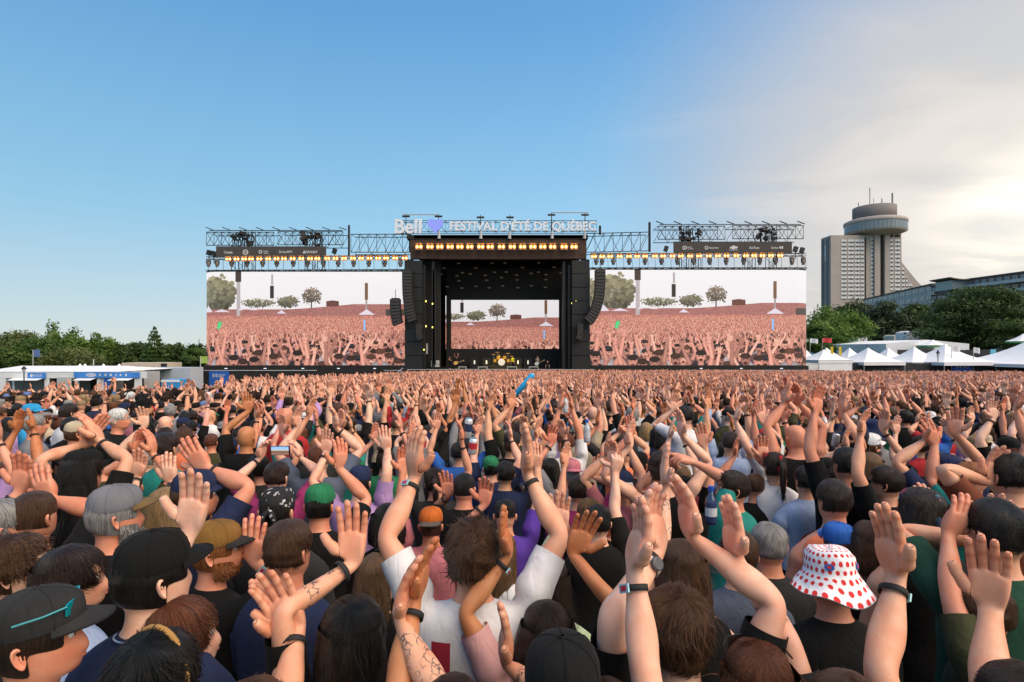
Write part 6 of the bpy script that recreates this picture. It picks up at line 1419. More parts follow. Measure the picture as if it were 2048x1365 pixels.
def wrist_band(root, frame, color, plate=None, width=.008, back=.045, name='wristband', disc=None):
    W1, Rt, df = np.array(frame[0]), np.array(frame[1]), np.array(frame[2]); c = W1-df*back; n = 20; V = []
    y, z = Rt[:, 1], Rt[:, 2]
    for t, r in ((-width, .002), (-width, .0045), (width, .0045), (width, .002)):
        for k in range(n):
            a = 2*math.pi*k/n; V.append(c+df*t+y*(.0315+r)*math.cos(a)+z*(.0275+r)*math.sin(a))
    F = grid_faces(4, n); V = np.array(V); o = mobj(name, np_mesh(name, V, F), STRAP, root); o.color = rgba(color)
    if plate is not None:
        q = mobj('plate', MB().box((-.020, -.011, .0), (.020, .011, .0045)).mesh('plate'), PLAST, o); q.color = rgba(plate)
        M = Matrix((df.tolist(), y.tolist(), z.tolist())).transposed(); sgn = 1 if z[1] < 0 else -1
        X = y; Z = z*sgn; Y = np.cross(Z, X); M = Matrix((X.tolist(), Y.tolist(), Z.tolist())).transposed().to_4x4(); M.translation = Vector((c+Z*.0318).tolist()); q.matrix_local = M
        q2 = mobj('badge', MB().box((-.012, -.0065, .0045), (.012, .0065, .0056)).mesh('badge'), PLAST, o); q2.color = (.55, .02, .05, 1); q2.matrix_local = M
    if disc is not None:
        Z = z*(1 if z[1] < 0 else -1); X = y; Y = np.cross(Z, X); M = Matrix((X.tolist(), Y.tolist(), Z.tolist())).transposed().to_4x4(); M.translation = Vector((c+Z*.030).tolist())
        q = mobj('dial', MB().lathe([(.019, 0), (.019, .008), (.016, .010)], n=20).mesh('dial'), PLAST, o); q.color = rgba(disc); q.matrix_local = M
    return o
def sunglasses(root, hm, color, up=True, grow=1.0):
    mb = MB()
    z = 1.735 if up else 1.642; y = .085 if up else .108
    for sg in (1, -1):
        mb.add([(sg*.008, y, z-.016), (sg*.060, y-.012, z-.016), (sg*.064, y-.012, z+.016), (sg*.008, y, z+.020), (sg*.008, y-.004, z-.016), (sg*.060, y-.016, z-.016), (sg*.064, y-.016, z+.016), (sg*.008, y-.004, z+.020)],
               [(0, 1, 2, 3), (7, 6, 5, 4), (0, 4, 5, 1), (1, 5, 6, 2), (2, 6, 7, 3), (3, 7, 4, 0)])
        mb.path([(sg*.064, y-.012, z+.012), (sg*.088, y-.05, z+.006), (sg*.094, -.02, z-.004 if up else 1.650)], .003, 5)
    mb.tube((-.01, y, z+.016), (.01, y, z+.016), .003, 5)
    mb.v = [(x*grow, y_*grow, z_-(.012 if grow > 1 else 0)) for x, y_, z_ in mb.v]
    o = head_piece('sunglasses', mb.mesh('sunglasses'), PLAST, root, hm, color); return o
def face_parts(root, hm, skin, hc):
    mb = MB()
    for sg in (1, -1):
        e = MB(); 
        mb2 = MB().lathe([(.0115*math.sin(math.pi*i/6), .0115*math.cos(math.pi*i/6)) for i in range(7)][::-1], (0, 0, 0), 10)
        o = head_piece('eye', lib('eye', lambda: mb2.mesh('eye', True)), EYEW, root, hm, (1, 1, 1), extra=Matrix.Translation((sg*.032, .083, 1.643)))
        ir = mobj('iris', lib('iris', lambda: MB().lathe([(.0056, 0), (.0056, .002)], n=10).mesh('iris')), IRIS, o); ir.location = (0, .0102, 0); ir.rotation_euler = (-math.pi/2, 0, 0)
        b = MB().path([(sg*.014, .108, 1.664), (sg*.034, .104, 1.670), (sg*.052, .090, 1.664)], [.0032, .0038, .002], 5)
        head_piece('eyebrow', b.mesh('eyebrow'), HAIR, root, hm, hc)
    V = MB().path([(-.024, .096, 1.576), (-.012, .1085, 1.581), (0, .111, 1.580), (.012, .1085, 1.581), (.024, .096, 1.576)], [.002, .0045, .005, .0045, .002], 6)
    V.path([(-.022, .096, 1.574), (-.010, .107, 1.570), (0, .1095, 1.569), (.010, .107, 1.570), (.022, .096, 1.574)], [.002, .005, .006, .005, .002], 6)
    head_piece('lips', V.mesh('lips', True), LIP, root, hm, (skin[0]*.85, skin[1]*.55, skin[2]*.6))
def beard(root, hm, color, seed):
    sel = [i for i, (k, r, j) in enumerate(CT) if k == 'trunk' and 12 <= r <= 15 and (0 <= j <= 7) and not (r == 15 and 2 <= j <= 5)]
    topo, used = lib('beard_t', lambda: sub_topo(sel)); rs = np.random.default_rng(seed); V = CV[used]; n = V-np.array([0, .02, 1.62]); n /= np.linalg.norm(n, axis=1, keepdims=True)
    V, F = topo.run(V+n*.008, 2); pt, nr = face_sample(V, F, 700, rs); d = np.tile([0, .2, -1.0], (700, 1))+rs.normal(0, .4, (700, 3))
    a = cat([(V, F), ribbons(pt, d, nr, .022, .0018, rs, 2, .1, .4)]); head_piece('beard', np_mesh('beard', *a), HAIR, root, hm, color)
EARPINK = np.full(len(EARV), .7)
def body_mesh(PV, hm, lev):
    A = np.concatenate([PV, CPINK[:, None], ARMX[:, None], CREASE[:, None]], 1); V, F = TOPO_BODY.run(A, lev)
    ev = EARV @ hm[0].T+hm[1]; n = len(V)
    if F.shape[1] == 3: EF = np.concatenate([EARF[:, :3], EARF[:, [0, 2, 3]]])
    else: EF = EARF
    return np_mesh('body', np.concatenate([V[:, :3], ev]), np.concatenate([F, EF+n]), attrs={'pink': np.concatenate([V[:, 3], EARPINK]), 'armx': np.concatenate([V[:, 4], np.zeros(len(ev))]), 'crease': np.concatenate([V[:, 5], np.zeros(len(ev))])})
def build_shape(fem, fat):
    V = CV.copy(); z = V[:, 2]; tr = (np.abs(V[:, 0]) < .2) & (z < 1.46) & (z > .8)
    if fem:
        k = np.where(tr, 1-.10*np.exp(-((z-1.10)/.10)**2)*fem, 1); V[:, 0] *= k; arm = (np.abs(V[:, 0]) > .19) & (z > 1.2)
        V[:, 0] = np.where(tr & (z > 1.25), V[:, 0]*(1-.06*fem), V[:, 0])
        V[:, 1] = np.where(arm & (np.abs(V[:, 0]) < .70), -.008+(V[:, 1]+.008)*(1-.14*fem), V[:, 1]); V[:, 2] = np.where(arm & (np.abs(V[:, 0]) < .70), 1.372+(V[:, 2]-1.372)*(1-.14*fem), V[:, 2])
    if fat:
        k = 1+fat*np.exp(-((z-1.10)/.18)**2); V[:, 0] = np.where(tr, V[:, 0]*k, V[:, 0]); V[:, 1] = np.where(tr, V[:, 1]*(1+1.3*(k-1)), V[:, 1])
        arm = (np.abs(V[:, 0]) > .19) & (z > 1.2) & (np.abs(V[:, 0]) < .67)
        V[:, 1] = np.where(arm, -.008+(V[:, 1]+.008)*(1+.5*fat), V[:, 1]); V[:, 2] = np.where(arm, 1.372+(V[:, 2]-1.372)*(1+.5*fat), V[:, 2])
    return V
PALM = {'cam': (0, -1, .1), 'fwd': (0, 1, 0), 'l': (-1, -.15, 0), 'r': (1, -.15, 0), 'lc': (-.7, -.7, 0), 'rc': (.7, -.7, 0), 'lf': (-.7, .7, 0), 'rf': (.7, .7, 0), 'up': (0, -.3, 1), 'down': (0, .3, -1)}
TAKEN = []   # (x, y) of everybody already placed
PEOPLE = []
def person(px, py, w, label, hair='short', hc='dark brown', shirt='tee', sc='black', yaw=0, hy=0, hp=0, skin='mid', hat=None, arms=(), fem=0, fat=0, lev=1, face=False, brd=None, shades=None, tattoo=False, group=None, seed=None, smin=.90, smax=1.13, number=None, chain=False):
    seed = seed if seed is not None else len(PEOPLE)+11
    k = (py-HOR)/FPX; d = 195.0/w
    z = H_CAM-k*d; s = (z-ground_z((px-1024)/FPX*d, d))/1.645
    if s < smin or s > smax:
        s = min(max(s, smin), smax); d = (H_CAM-1.645*s)/(k-.033)
    hp_w = P(px, py, d); gz = ground_z(hp_w.x, d)
    if d > 2.05: lev = 1
    root = empty('person', (hp_w.x, d, gz)); root.rotation_euler = (0, 0, math.radians(yaw)); root.scale = (s, s, s)
    tag(root, label, 'person', group); TAKEN.append((hp_w.x, d)); PEOPLE.append(root)
    Ri = np.array(Matrix.Rotation(-math.radians(yaw), 3, 'Z')); o0 = np.array(root.location)
    loc = lambda p: Ri @ (np.array(p)-o0)/s
    A = {}
    for a in arms:
        sd, (wx, wy), ang, palm = a['s'], a['w'], a.get('a', 90), a.get('p', 'cam'); dd = a.get('d', .12)
        wp = loc(P(wx, wy, d+dd)); t = math.radians(ang); fw = a.get('f', 0.0)
        e = dict(w=wp, palm=Ri @ np.array(PALM[palm] if isinstance(palm, str) else palm), fing=Ri @ np.array((math.cos(t), fw, math.sin(t))), curl=a.get('c', .16), spread=a.get('sp', .03), thumb=a.get('t', .0))
        if 'e' in a:
            ep = loc(P(a['e'][0], a['e'][1], d+dd*.5)); e['pole'] = ep-np.array([.16 if sd == 'R' else -.16, 0, 1.40])
        A[sd] = e
    if not arms and d > 3.4 and px > 330 and 'arms down' not in label:
        ar = random.Random(seed*7+3)
        if ar.random() < .82: A = random_arms(ar, ar.choice(['both', 'both', 'clap', 'right', 'left']))
    V0 = build_shape(fem, fat)
    PV, hm, fr = pose(V0, A, (math.radians(hy), math.radians(hp), 0)); Nn = vnorm(PV)
    sk = SKINS[skin]
    b = mobj('body', body_mesh(PV, hm, lev), SKINT if tattoo else SKIN, root); b.color = rgba(sk)
    if shirt:
        tp, Q = shirt_verts(PV, Nn, shirt, seed, 1.0+.6*fat); V, F = tp.run(Q, lev); st = mobj({'tank': 'tank_top', 'long': 'sweater'}.get(shirt, 't_shirt'), np_mesh('shirt', V, F), FABRIC, root); st.color = rgba(SHC[sc] if isinstance(sc, str) else sc)
        if number: shirt_number(number, V, F, st) if number.isdigit() else shirt_number(number, V, F, st, .15, 1.30, WPRINT)
    tp, u = TROUSERS; V, F = tp.run((PV+Nn*.014)[u], 0); q = mobj('trousers', np_mesh('trousers', V, F), FABRIC, root); q.color = rgba(RNG.choice([(.02, .03, .06), (.012, .012, .014), (.05, .08, .14), (.18, .15, .10)]))
    det = 1.2 if lev > 1 else .5 if d < 4 else .22
    if hair != 'bald':
        if hat and hat[0] != 'band':
            st_ = hair if hair in ('long', 'pony', 'wavy', 'bob') else None
            if st_: m = hair_mesh(st_, seed % 4, 1, det)
            else: m = lib(('nape', seed % 3), lambda: np_mesh('hair', *cat([hair_shell('nape', .007, 1, np.random.default_rng(seed), .002)])))
        else: m = hair_mesh(hair, seed % 4 if d > 3.2 else seed, 2 if lev > 1 else 1, det)
        head_piece('hair', m, HAIR, root, hm, HAIRC[hc])
    if hat:
        if hat[0] == 'band':
            mb = MB().path([(.099*math.cos(t_), .012, 1.655+.122*math.sin(t_)) for t_ in np.linspace(-.1, math.pi+.1, 15)], .008, 6); head_piece('headband', mb.mesh('headband', True), FABRIC, root, hm, hat[1])
        else:
            c = hat[1]; bc = hat[2] if len(hat) > 2 else c
            plain_hat(hat[0], root, hm, SHC.get(c, c) if isinstance(c, str) and c in SHC else c, SHC.get(bc, bc) if isinstance(bc, str) and bc in SHC else bc, back=(len(hat) > 3 and hat[3]))
    if face: face_parts(root, hm, sk, HAIRC[hc])
    if brd: beard(root, hm, HAIRC[brd], seed)
    if shades: sunglasses(root, hm, shades[0], shades[1], 1.16 if hat and shades[1] else 1.0)
    if chain:
        mb = MB(); cp = [Vector((.078*math.cos(t_), -.012+.074*math.sin(t_), 1.474-.012*math.sin(t_))) for t_ in np.linspace(0, 2*math.pi, 30)]
        mb.path(cp, .0028, 6); mb.build('necklace', METAL, root, smooth=True)
    for a in arms:
        bd = a.get('b')
        if bd == 'feq': wrist_band(root, fr[a['s']], (.012, .012, .013), (.30, .55, .60))
        elif bd == 'watch': wrist_band(root, fr[a['s']], (.012, .012, .013), disc=(.02, .02, .022), name='watch', back=.040)
        elif bd == 'white': wrist_band(root, fr[a['s']], (.6, .45, .42), disc=(.08, .08, .09), name='watch', back=.060); wrist_band(root, fr[a['s']], (.012, .012, .013))
        elif bd: wrist_band(root, fr[a['s']], (.012, .012, .013))
    return root, fr, b
def shirt_number(txt, V, F, st, size=.40, z0=1.10, ink=None):
    cu = bpy.data.curves.new('n', 'FONT'); cu.body = txt; cu.size = size; cu.align_x = 'CENTER'; cu.resolution_u = 3; cu.offset = .012 if size > .3 else .002
    o = bpy.data.objects.new('n', cu); COL.objects.link(o); bpy.context.view_layer.update()
    me = bpy.data.meshes.new_from_object(o.evaluated_get(bpy.context.evaluated_depsgraph_get())); bpy.data.objects.remove(o)
    bm = bmesh.new(); bm.from_mesh(me); bmesh.ops.triangulate(bm, faces=bm.faces)
    for _ in range(2): bmesh.ops.subdivide_edges(bm, edges=[e for e in bm.edges if e.calc_length() > .03], cuts=1); bmesh.ops.triangulate(bm, faces=bm.faces)
    tree = BVHTree.FromPolygons([tuple(p) for p in V.tolist()], [tuple(f) for f in F.tolist()])
    for v in bm.verts:
        x, z = v.co.x, v.co.y; h = tree.ray_cast(Vector((x, -1, z0+z)), Vector((0, 1, 0)))
        v.co = Vector((x, (h[0].y if h[0] else -.1)-.004, z0+z))
    bm.to_mesh(me); bm.free(); q = mobj('number' if txt.isdigit() else 'lettering', me, ink or mat('red_print', (.30, .012, .03), .8), st)
# ------------------------------------------------------------------ the people nearest the camera, one by one
def A(s, w, a=90, p='cam', **k): return dict(s=s, w=w, a=a, p=p, **k)
def random_arms(rs, mode):
    j = lambda a: rs.uniform(-a, a)
    if mode == 'clap':
        y = .16+j(.09); z = 1.90+j(.11); x = j(.07)
        return {'R': dict(w=(x+.06, y, z), palm=(-1, -.1+j(.3), 0), fing=(-.15, .05, 1), curl=.14+.1*rs.random(), pole=(1, -.1, -.2+j(.3))), 'L': dict(w=(x-.06, y, z), palm=(1, -.1+j(.3), 0), fing=(.15, .05, 1), curl=.14, pole=(-1, -.1, -.2+j(.3)))}
    if mode == 'both':
        a = {}
        for s, sg in (('R', 1), ('L', -1)):
            a[s] = dict(w=(sg*(.19+j(.10)), .12+j(.14), 1.90+j(.13)), palm=(-sg*.8+j(.4), -.6+j(.6), 0), fing=(-sg*.1+j(.2), .05+j(.2), 1), curl=.10+.25*rs.random(), spread=.02+.07*rs.random(), pole=(sg, j(.4), -.2), thumb=j(.25))
        return a
    if mode in ('right', 'left'):
        s, sg = ('R', 1) if mode == 'right' else ('L', -1)
        return {s: dict(w=(sg*(.15+j(.10)), .13+j(.1), 1.92+j(.08)), palm=(-sg*.4+j(.5), -.8, 0), fing=(j(.25), .05, 1), curl=.12+.2*rs.random(), spread=.05, pole=(sg, -.2, -.2))}
    if mode == 'phone':
        return {'R': dict(w=(.07, .34, 1.66), palm=(-1, -.2, 0), fing=(-.2, .3, .9), curl=.5), 'L': dict(w=(-.07, .34, 1.66), palm=(1, -.2, 0), fing=(.2, .3, .9), curl=.5)}
    if mode == 'chest':
        return {'R': dict(w=(.05, .30, 1.30), palm=(-1, 0, 0), fing=(-.2, .6, .7), pole=(1, -.2, -1)), 'L': dict(w=(-.05, .30, 1.30), palm=(1, 0, 0), fing=(.2, .6, .7), pole=(-1, -.2, -1))}
    return {}
X = person
def near_people():
    # front row, partly below the frame
    X(72, 1262, 128, 'man in black cap with teal sunglasses on it, turned right, bottom left corner', 'short', 'dark brown', 'tee', 'white', yaw=-55, hy=-8, hat=('cap', 'charcoal', 'charcoal'), skin='ruddy', face=True, shades=((.0, .22, .26), True), lev=2)
    X(309, 1352, 140, 'dark haired person with tan headband at the bottom edge', 'messy', 'black', 'tee', 'black', hat=('band', (.42, .22, .07)), lev=2, yaw=-20)
    X(362, 1262, 112, 'woman with straight auburn hair in profile, black top, left palm raised', 'long', 'auburn', 'tee', 'black', yaw=-35, hy=-20, fem=1, face=True, lev=2, skin='pale', arms=[A('L', (380, 1062), 83, 'cam', d=.06, e=(345, 1200), b=None, sp=.02)])
    X(500, 1452, 150, 'person below the frame with big left palm raised and dark wristband', 'short', 'brown', 'tee', 'black', lev=2, skin='mid', arms=[A('L', (593, 1258), 118, 'cam', d=.36, e=(588, 1420), b='band', sp=.10, t=-.15), A('R', (556, 1252), 110, 'l', d=.42, e=(430, 1390), sp=.05)], smin=.86)
    X(706, 1268, 118, 'woman with long black parted hair, tattooed left forearm raised', 'long', 'black', 'tee', 'black', fem=1, lev=2, skin='mid', tattoo=True, arms=[A('L', (704, 1130), 105, 'cam', d=.20, e=(650, 1235), b='band', sp=.05)])
    X(905, 1440, 140, 'person below the frame with tattooed forearm and hand raised beside white jersey', 'short', 'dark brown', 'tee', 'black', lev=2, skin='mid', tattoo=True, smin=.86, arms=[A('L', (803, 1240), 80, 'r', d=.18, e=(862, 1345), c=.22, t=.2), A('R', (1010, 1330), 90, 'l', d=.3)])
    X(1093, 1262, 100, 'dark haired woman in pale pink tee, both tanned arms raised', 'bob', 'dark brown', 'tee', 'pale pink', fem=.6, lev=2, skin='tan', arms=[A('L', (1018, 1112), 100, 'r', d=.12, e=(950, 1225), b='feq', c=.14), A('R', (1146, 1110), 68, 'cam', d=.14, e=(1210, 1205), c=.22, sp=.05)])
    X(1125, 1375, 150, 'person in black cap at the bottom edge below centre', 'short', 'brown', 'tee', 'black', hat=('cap', 'black', 'black'), lev=2)
    X(1356, 1255, 122, 'man with tousled brown hair, black tee, arms raised, pale watch', 'messy', 'brown', 'tee', 'black', lev=2, skin='pale', arms=[A('L', (1318, 1104), 112, 'rc', d=.10, e=(1285, 1240), b='white', c=.30), A('R', (1384, 1078), 100, 'l', d=.14, e=(1462, 1195), c=.2, sp=.06)])
    X(1212, 1455, 150, 'person below the frame in black tee with pale right arm up and banded wrist', 'short', 'dark brown', 'tee', 'black', lev=2, skin='pale', smin=.86, arms=[A('R', (1249, 1056), 78, 'l', d=.22, e=(1222, 1180), b='feq', c=.2)])
    X(1515, 1360, 128, 'woman with auburn hair and sunglasses on top, tattooed right arm raised', 'wavy', 'auburn', 'tee', 'charcoal', fem=.6, lev=2, skin='pale', tattoo=True, shades=((.02, .012, .01), True), arms=[A('R', (1470, 1118), 95, 'l', d=.18, e=(1625, 1290), c=.12, t=.1)])
    X(1700, 1440, 150, 'person below the frame with raised forearm and red badge wristband, right', 'short', 'brown', 'tee', 'black', lev=2, skin='mid', smin=.86, arms=[A('R', (1790, 1152), 100, 'l', d=.22, e=(1725, 1330), b='feq', c=.06, t=-.2)])
    X(1965, 1215, 92, 'brown haired person in olive tee with left arm bent overhead', 'short', 'brown', 'tee', 'olive', lev=2, yaw=40, hy=15, face=True, skin='ruddy', arms=[A('L', (1893, 1060), 58, 'fwd', d=.15, e=(1815, 1165), c=.28)])
    X(2046, 1420, 150, 'person at the right edge with raised palm and thumb out', 'short', 'dark brown', 'tee', 'maroon', lev=2, smin=.86, skin='mid', arms=[A('L', (1986, 1190), 92, 'lc', d=.28, e=(2030, 1330), c=.12, t=-.2)])
    X(2030, 1225, 90, 'person in maroon cap at the right edge', 'short', 'light brown', 'tee', 'maroon', hat=('cap', 'maroon', 'maroon'), lev=1, yaw=30)
    # second row
    X(32, 1130, 90, 'man with curly brown hair at the left edge turned right', 'curly', 'brown', 'tee', 'charcoal', yaw=-60, skin='pale', face=True, lev=2)
    X(142, 1150, 96, 'dark haired woman in light blue knit sweater facing right', 'long', 'dark brown', 'long', 'light blue', yaw=-45, hy=-15, fem=1, face=True, skin='mid', lev=2)
    X(302, 1140, 112, 'man in black cap with silver chain and navy tee, left foreground', 'short', 'black', 'tee', 'navy', yaw=-12, hy=-18, hat=('cap', 'black', 'black'), lev=2, chain=True, skin='pale')
    X(428, 1092, 80, 'bearded man in mustard cap looking right, right hand raised', 'short', 'ginger', 'tee', 'black', yaw=-35, hy=-30, hat=('cap', (.20, .10, .025), 'charcoal'), brd='ginger', face=True, skin='ruddy', lev=2, arms=[A('R', (510, 1124), 92, 'fwd', d=.05, e=(545, 1200), b='feq', sp=.05, t=-.1)])
    X(577, 1092, 84, 'man with short brown hair in navy tee, arms down', 'short', 'brown', 'tee', 'navy', yaw=-14, fat=.10, skin='ruddy', lev=2)
    X(756, 1150, 78, 'woman with long dark blond hair and headband turned right', 'long', 'light brown', 'tee', 'black', yaw=-25, hy=-20, fem=1, hat=('band', (.012, .012, .014)), face=True, lev=2, skin='pale')
    X(947, 1102, 92, 'man with curly brown hair in white jersey numbered in red, arms up', 'curly', 'brown', 'tee', 'white', lev=2, skin='mid', number='13', arms=[A('L', (832, 955), 92, 'rf', d=.25, e=(820, 1085), b='feq', c=.18), A('R', (1052, 950), 88, 'l', d=.22, e=(1062, 1100), b='watch', c=.14)])
    X(850, 1480, 150, 'person below the frame left of white jersey with tanned left forearm raised', 'short', 'dark brown', 'tee', 'black', skin='tan', lev=2, arms=[A('L', (838, 1178), 78, 'r', d=.34, e=(890, 1280), b='band', c=.2)], smin=.86)
    X(1097, 1160, 82, 'dark haired woman in pale green sweater with left palm raised', 'long', 'dark brown', 'long', 'pale green', fem=1, lev=2, skin='pale', arms=[A('L', (1125, 1052), 92, 'cam', d=.30, e=(1095, 1130), b='feq', sp=.07, t=-.25)])
    X(1364, 1130, 84, 'woman with wavy brown hair, tattooed left forearm straight up', 'wavy', 'brown', 'tank', 'black', fem=1, lev=2, skin='pale', tattoo=True, arms=[A('L', (1341, 935), 92, 'r', d=.20, e=(1338, 1060), c=.1)])
    X(1478, 1105, 74, 'man with brown hair in slate grey tee behind tattooed arm', 'short', 'brown', 'tee', 'slate', skin='mid', lev=1)
    X(1538, 1085, 70, 'grey haired man in charcoal tee left of the dotted hat', 'short', 'grey', 'tee', 'charcoal', skin='ruddy', lev=2)
    X(1665, 1150, 88, 'person in white bucket hat with red dots, black tee', 'short', 'brown', 'tee', 'black', hat=('bucket', 'dots'), skin='ruddy', hp=-6, lev=2)
    X(1680, 1085, 66, 'person in blue cap just behind the red dotted hat', 'short', 'brown', 'tee', 'lavender', hat=('cap', 'blue', 'blue'))
    X(1742, 1082, 68, 'woman with brown bob and bare shoulders right of dotted hat', 'bob', 'brown', 'tank', 'black', fem=1, skin='pale', lev=1)
    X(1845, 1022, 72, 'person in floral printed bandana with black tank top', 'long', 'dark brown', 'tank', 'black', fem=.6, hat=('bandana', 'floral'), skin='mid', lev=2)
    X(1994, 1056, 88, 'man with thick black hair in dark green tee at right', 'short', 'black', 'tee', 'dark green', skin='mid', lev=2, arms=[A('L', (1962, 1085), 60, 'lc', d=.15, e=(1900, 1150), c=.25)])
    X(1800, 1120, 66, 'person in black tee with bent right arm and black watch raised', 'short', 'black', 'tee', 'black', skin='mid', arms=[A('R', (1852, 988), 95, 'fwd', d=.35, e=(1835, 1080), b='watch', c=.32)])
    # third row
    X(8, 1045, 74, 'man with grey hair at the left edge', 'short', 'grey', 'tee', 'black', yaw=-40, skin='ruddy')
    X(67, 1025, 72, 'man with shaved head in black tee, both arms raised, left', 'buzz', 'brown', 'tee', 'black', fat=.12, lev=2, skin='ruddy', arms=[A('R', (106, 1000), 118, 'fwd', d=.25, e=(215, 1080), c=.18, sp=.05), A('L', (40, 982), 84, 'cam', d=.3, e=(10, 1070), b='band', sp=.06)])
    X(227, 1022, 76, 'man in grey cap with brown brim, black tee with lettering', 'short', 'grey', 'tee', 'black', yaw=-25, hy=-15, hat=('cap', (.16, .16, .18), (.14, .09, .04)), skin='ruddy', lev=2, fat=.12, brd='grey', number='ver')
    X(387, 985, 66, 'man in navy cap looking right with arm bent overhead', 'short', 'brown', 'tee', 'navy', yaw=-30, hy=-15, hat=('cap', 'navy', 'navy'), skin='ruddy', face=True, arms=[A('R', (415, 938), 130, 'fwd', d=.1, e=(475, 985), b='band')], lev=1)
    X(163, 940, 58, 'woman in black cap with dark hair, bent arm overhead clapping', 'long', 'black', 'tee', 'black', fem=1, hat=('cap', 'black', 'black'), skin='mid', yaw=-10, lev=1, arms=[A('R', (200, 884), 120, 'l', d=.2, e=(262, 925), b='band'), A('L', (172, 890), 70, 'r', d=.22, e=(140, 960))])
    X(330, 1010, 58, 'woman with long blond hair behind the navy cap', 'long', 'blond', 'tee', 'light blue', fem=1, skin='pale', arms=[A('L', (274, 956), 80, 'cam', d=.35, e=(262, 1000), b='band', sp=.06), A('R', (344, 965), 100, 'fwd', d=.3, e=(372, 1010), b='watch')])
    X(330, 892, 42, 'man with short dark hair in teal tee, left mid crowd', 'short', 'dark brown', 'tee', 'teal', skin='mid')
    X(554, 1015, 66, 'person in black paisley bandana', 'short', 'black', 'tee', 'charcoal', hat=('bandana', 'paisley'), skin='mid', lev=2)
    X(639, 1005, 58, 'man in green cap and black tee with right arm raised', 'short', 'black', 'tee', 'black', hat=('cap', 'green', 'green'), skin='ruddy', lev=2, arms=[A('R', (678, 938), 85, 'lf', d=.2, e=(705, 1045), c=.25)])
    X(862, 1045, 54, 'man in backwards orange cap with grey brim and pink tee', 'short', 'brown', 'tee', 'pink', hat=('cap', (.50, .12, .02), (.10, .085, .07), True), skin='ruddy', lev=2)
    X(1010, 1025, 52, 'man with thinning black hair in purple tee, right arm raised', 'thin', 'black', 'tee', 'purple', lev=2, skin='mid', arms=[A('R', (1076, 928), 95, 'fwd', d=.2, e=(1108, 1010), c=.2)])
    X(775, 1040, 58, 'woman with black hair in black top left of the orange cap', 'bob', 'black', 'tee', 'black', fem=1, skin='mid')
    X(928, 972, 48, 'man with black crew cut and black tee behind the curly head', 'buzz', 'black', 'tee', 'black', skin='ruddy', lev=2, arms=[A('L', (897, 992), 98, 'cam', d=.1, e=(880, 1040), b='band', sp=.06)])
    X(720, 960, 46, 'person in navy cap with lavender tee, both arms raised', 'short', 'black', 'tee', 'lavender', hat=('cap', 'navy', 'navy'), skin='pale', arms=[A('L', (652, 905), 85, 'cam', d=.2, b='band'), A('R', (775, 900), 100, 'fwd', d=.2, e=(770, 950))])
    X(553, 950, 46, 'person in magenta tee holding a phone up with both hands', 'short', 'dark brown', 'tee', 'magenta', skin='pale', arms=[A('L', (520, 918), 75, 'r', d=.3, b='band', c=.5), A('R', (602, 918), 105, 'l', d=.3, c=.5)])
    X(1178, 1025, 52, 'woman with blond ponytail and dark top', 'pony', 'light brown', 'tank', 'black', fem=1, skin='mid', lev=2)
    X(1157, 978, 46, 'person with short dark hair and open right palm tilted', 'short', 'dark brown', 'tee', 'magenta', skin='mid', arms=[A('R', (1188, 955), 55, 'cam', d=.15, e=(1210, 990))])
    X(1244, 968, 46, 'person in backwards navy cap and pink tee with white brim', 'short', 'brown', 'tee', 'pink', hat=('cap', 'navy', (.6, .58, .52), True), skin='mid', lev=2)
    X(1196, 1040, 56, 'person in black tee with pale right fist raised high', 'short', 'black', 'tee', 'black', skin='pale', arms=[A('R', (1229, 930), 80, 'fwd', d=.25, e=(1212, 1030), c=1.35, t=.6)])
    X(1324, 935, 48, 'woman with dark curly hair and black tank top showing her back', 'curly', 'dark brown', 'tank', 'black', fem=1, skin='pale', lev=2)
    X(1369, 980, 46, 'man in plain black cap and black tee beside tattooed forearm', 'short', 'black', 'tee', 'black', hat=('cap', 'black', 'black'), skin='mid')
    X(1467, 972, 52, 'smiling man in teal tee looking left with sunglasses on head', 'short', 'dark brown', 'tee', 'teal', yaw=40, hy=35, face=True, brd='dark brown', skin='ruddy', lev=2, shades=((.01, .01, .012), True), arms=[A('L', (1385, 925), 165, 'down', d=.1, e=(1420, 960), c=(1.2, 1.2, .9, .1))])
    X(1510, 968, 42, 'man with close cropped hair behind the teal tee', 'buzz', 'brown', 'tee', 'black', skin='ruddy')
    X(1549, 930, 42, 'person in red bandana and white tee with left arm raised', 'pony', 'dark brown', 'tee', 'white', hat=('bandana', (.45, .015, .03)), skin='mid', arms=[A('L', (1527, 918), 95, 'cam', d=.1, e=(1560, 980), sp=.06)])
    X(1668, 996, 60, 'man with dark hair in orange tank top', 'short', 'dark brown', 'tank', 'orange', skin='ruddy', lev=2)
    X(1612, 958, 44, 'man in light blue tee with black hair, arms down', 'short', 'black', 'tee', 'light blue', skin='mid')
    X(1655, 940, 42, 'man in black beanie behind the light blue tee', 'short', 'black', 'tee', 'black', hat=('beanie', 'black'), skin='mid')
    X(1694, 925, 48, 'man with black hair and neck chain in black tee', 'short', 'black', 'tee', 'black', skin='ruddy', chain=True)
    X(1774, 962, 50, 'man with dark hair in glasses and black tee, turned left', 'short', 'dark brown', 'tee', 'black', yaw=20, hy=20, skin='mid', shades=((.01, .01, .01), False))
    X(1897, 938, 48, 'person in navy beanie', 'short', 'black', 'tee', 'navy', hat=('beanie', 'navy'), skin='mid')
    X(1941, 952, 50, 'bearded man with thinning ginger hair and teal tee looking left', 'thin', 'ginger', 'tee', 'teal', yaw=35, hy=20, brd='brown', face=True, skin='ruddy', lev=2, arms=[A('L', (1868, 890), 110, 'fwd', d=.2, e=(1880, 970))])
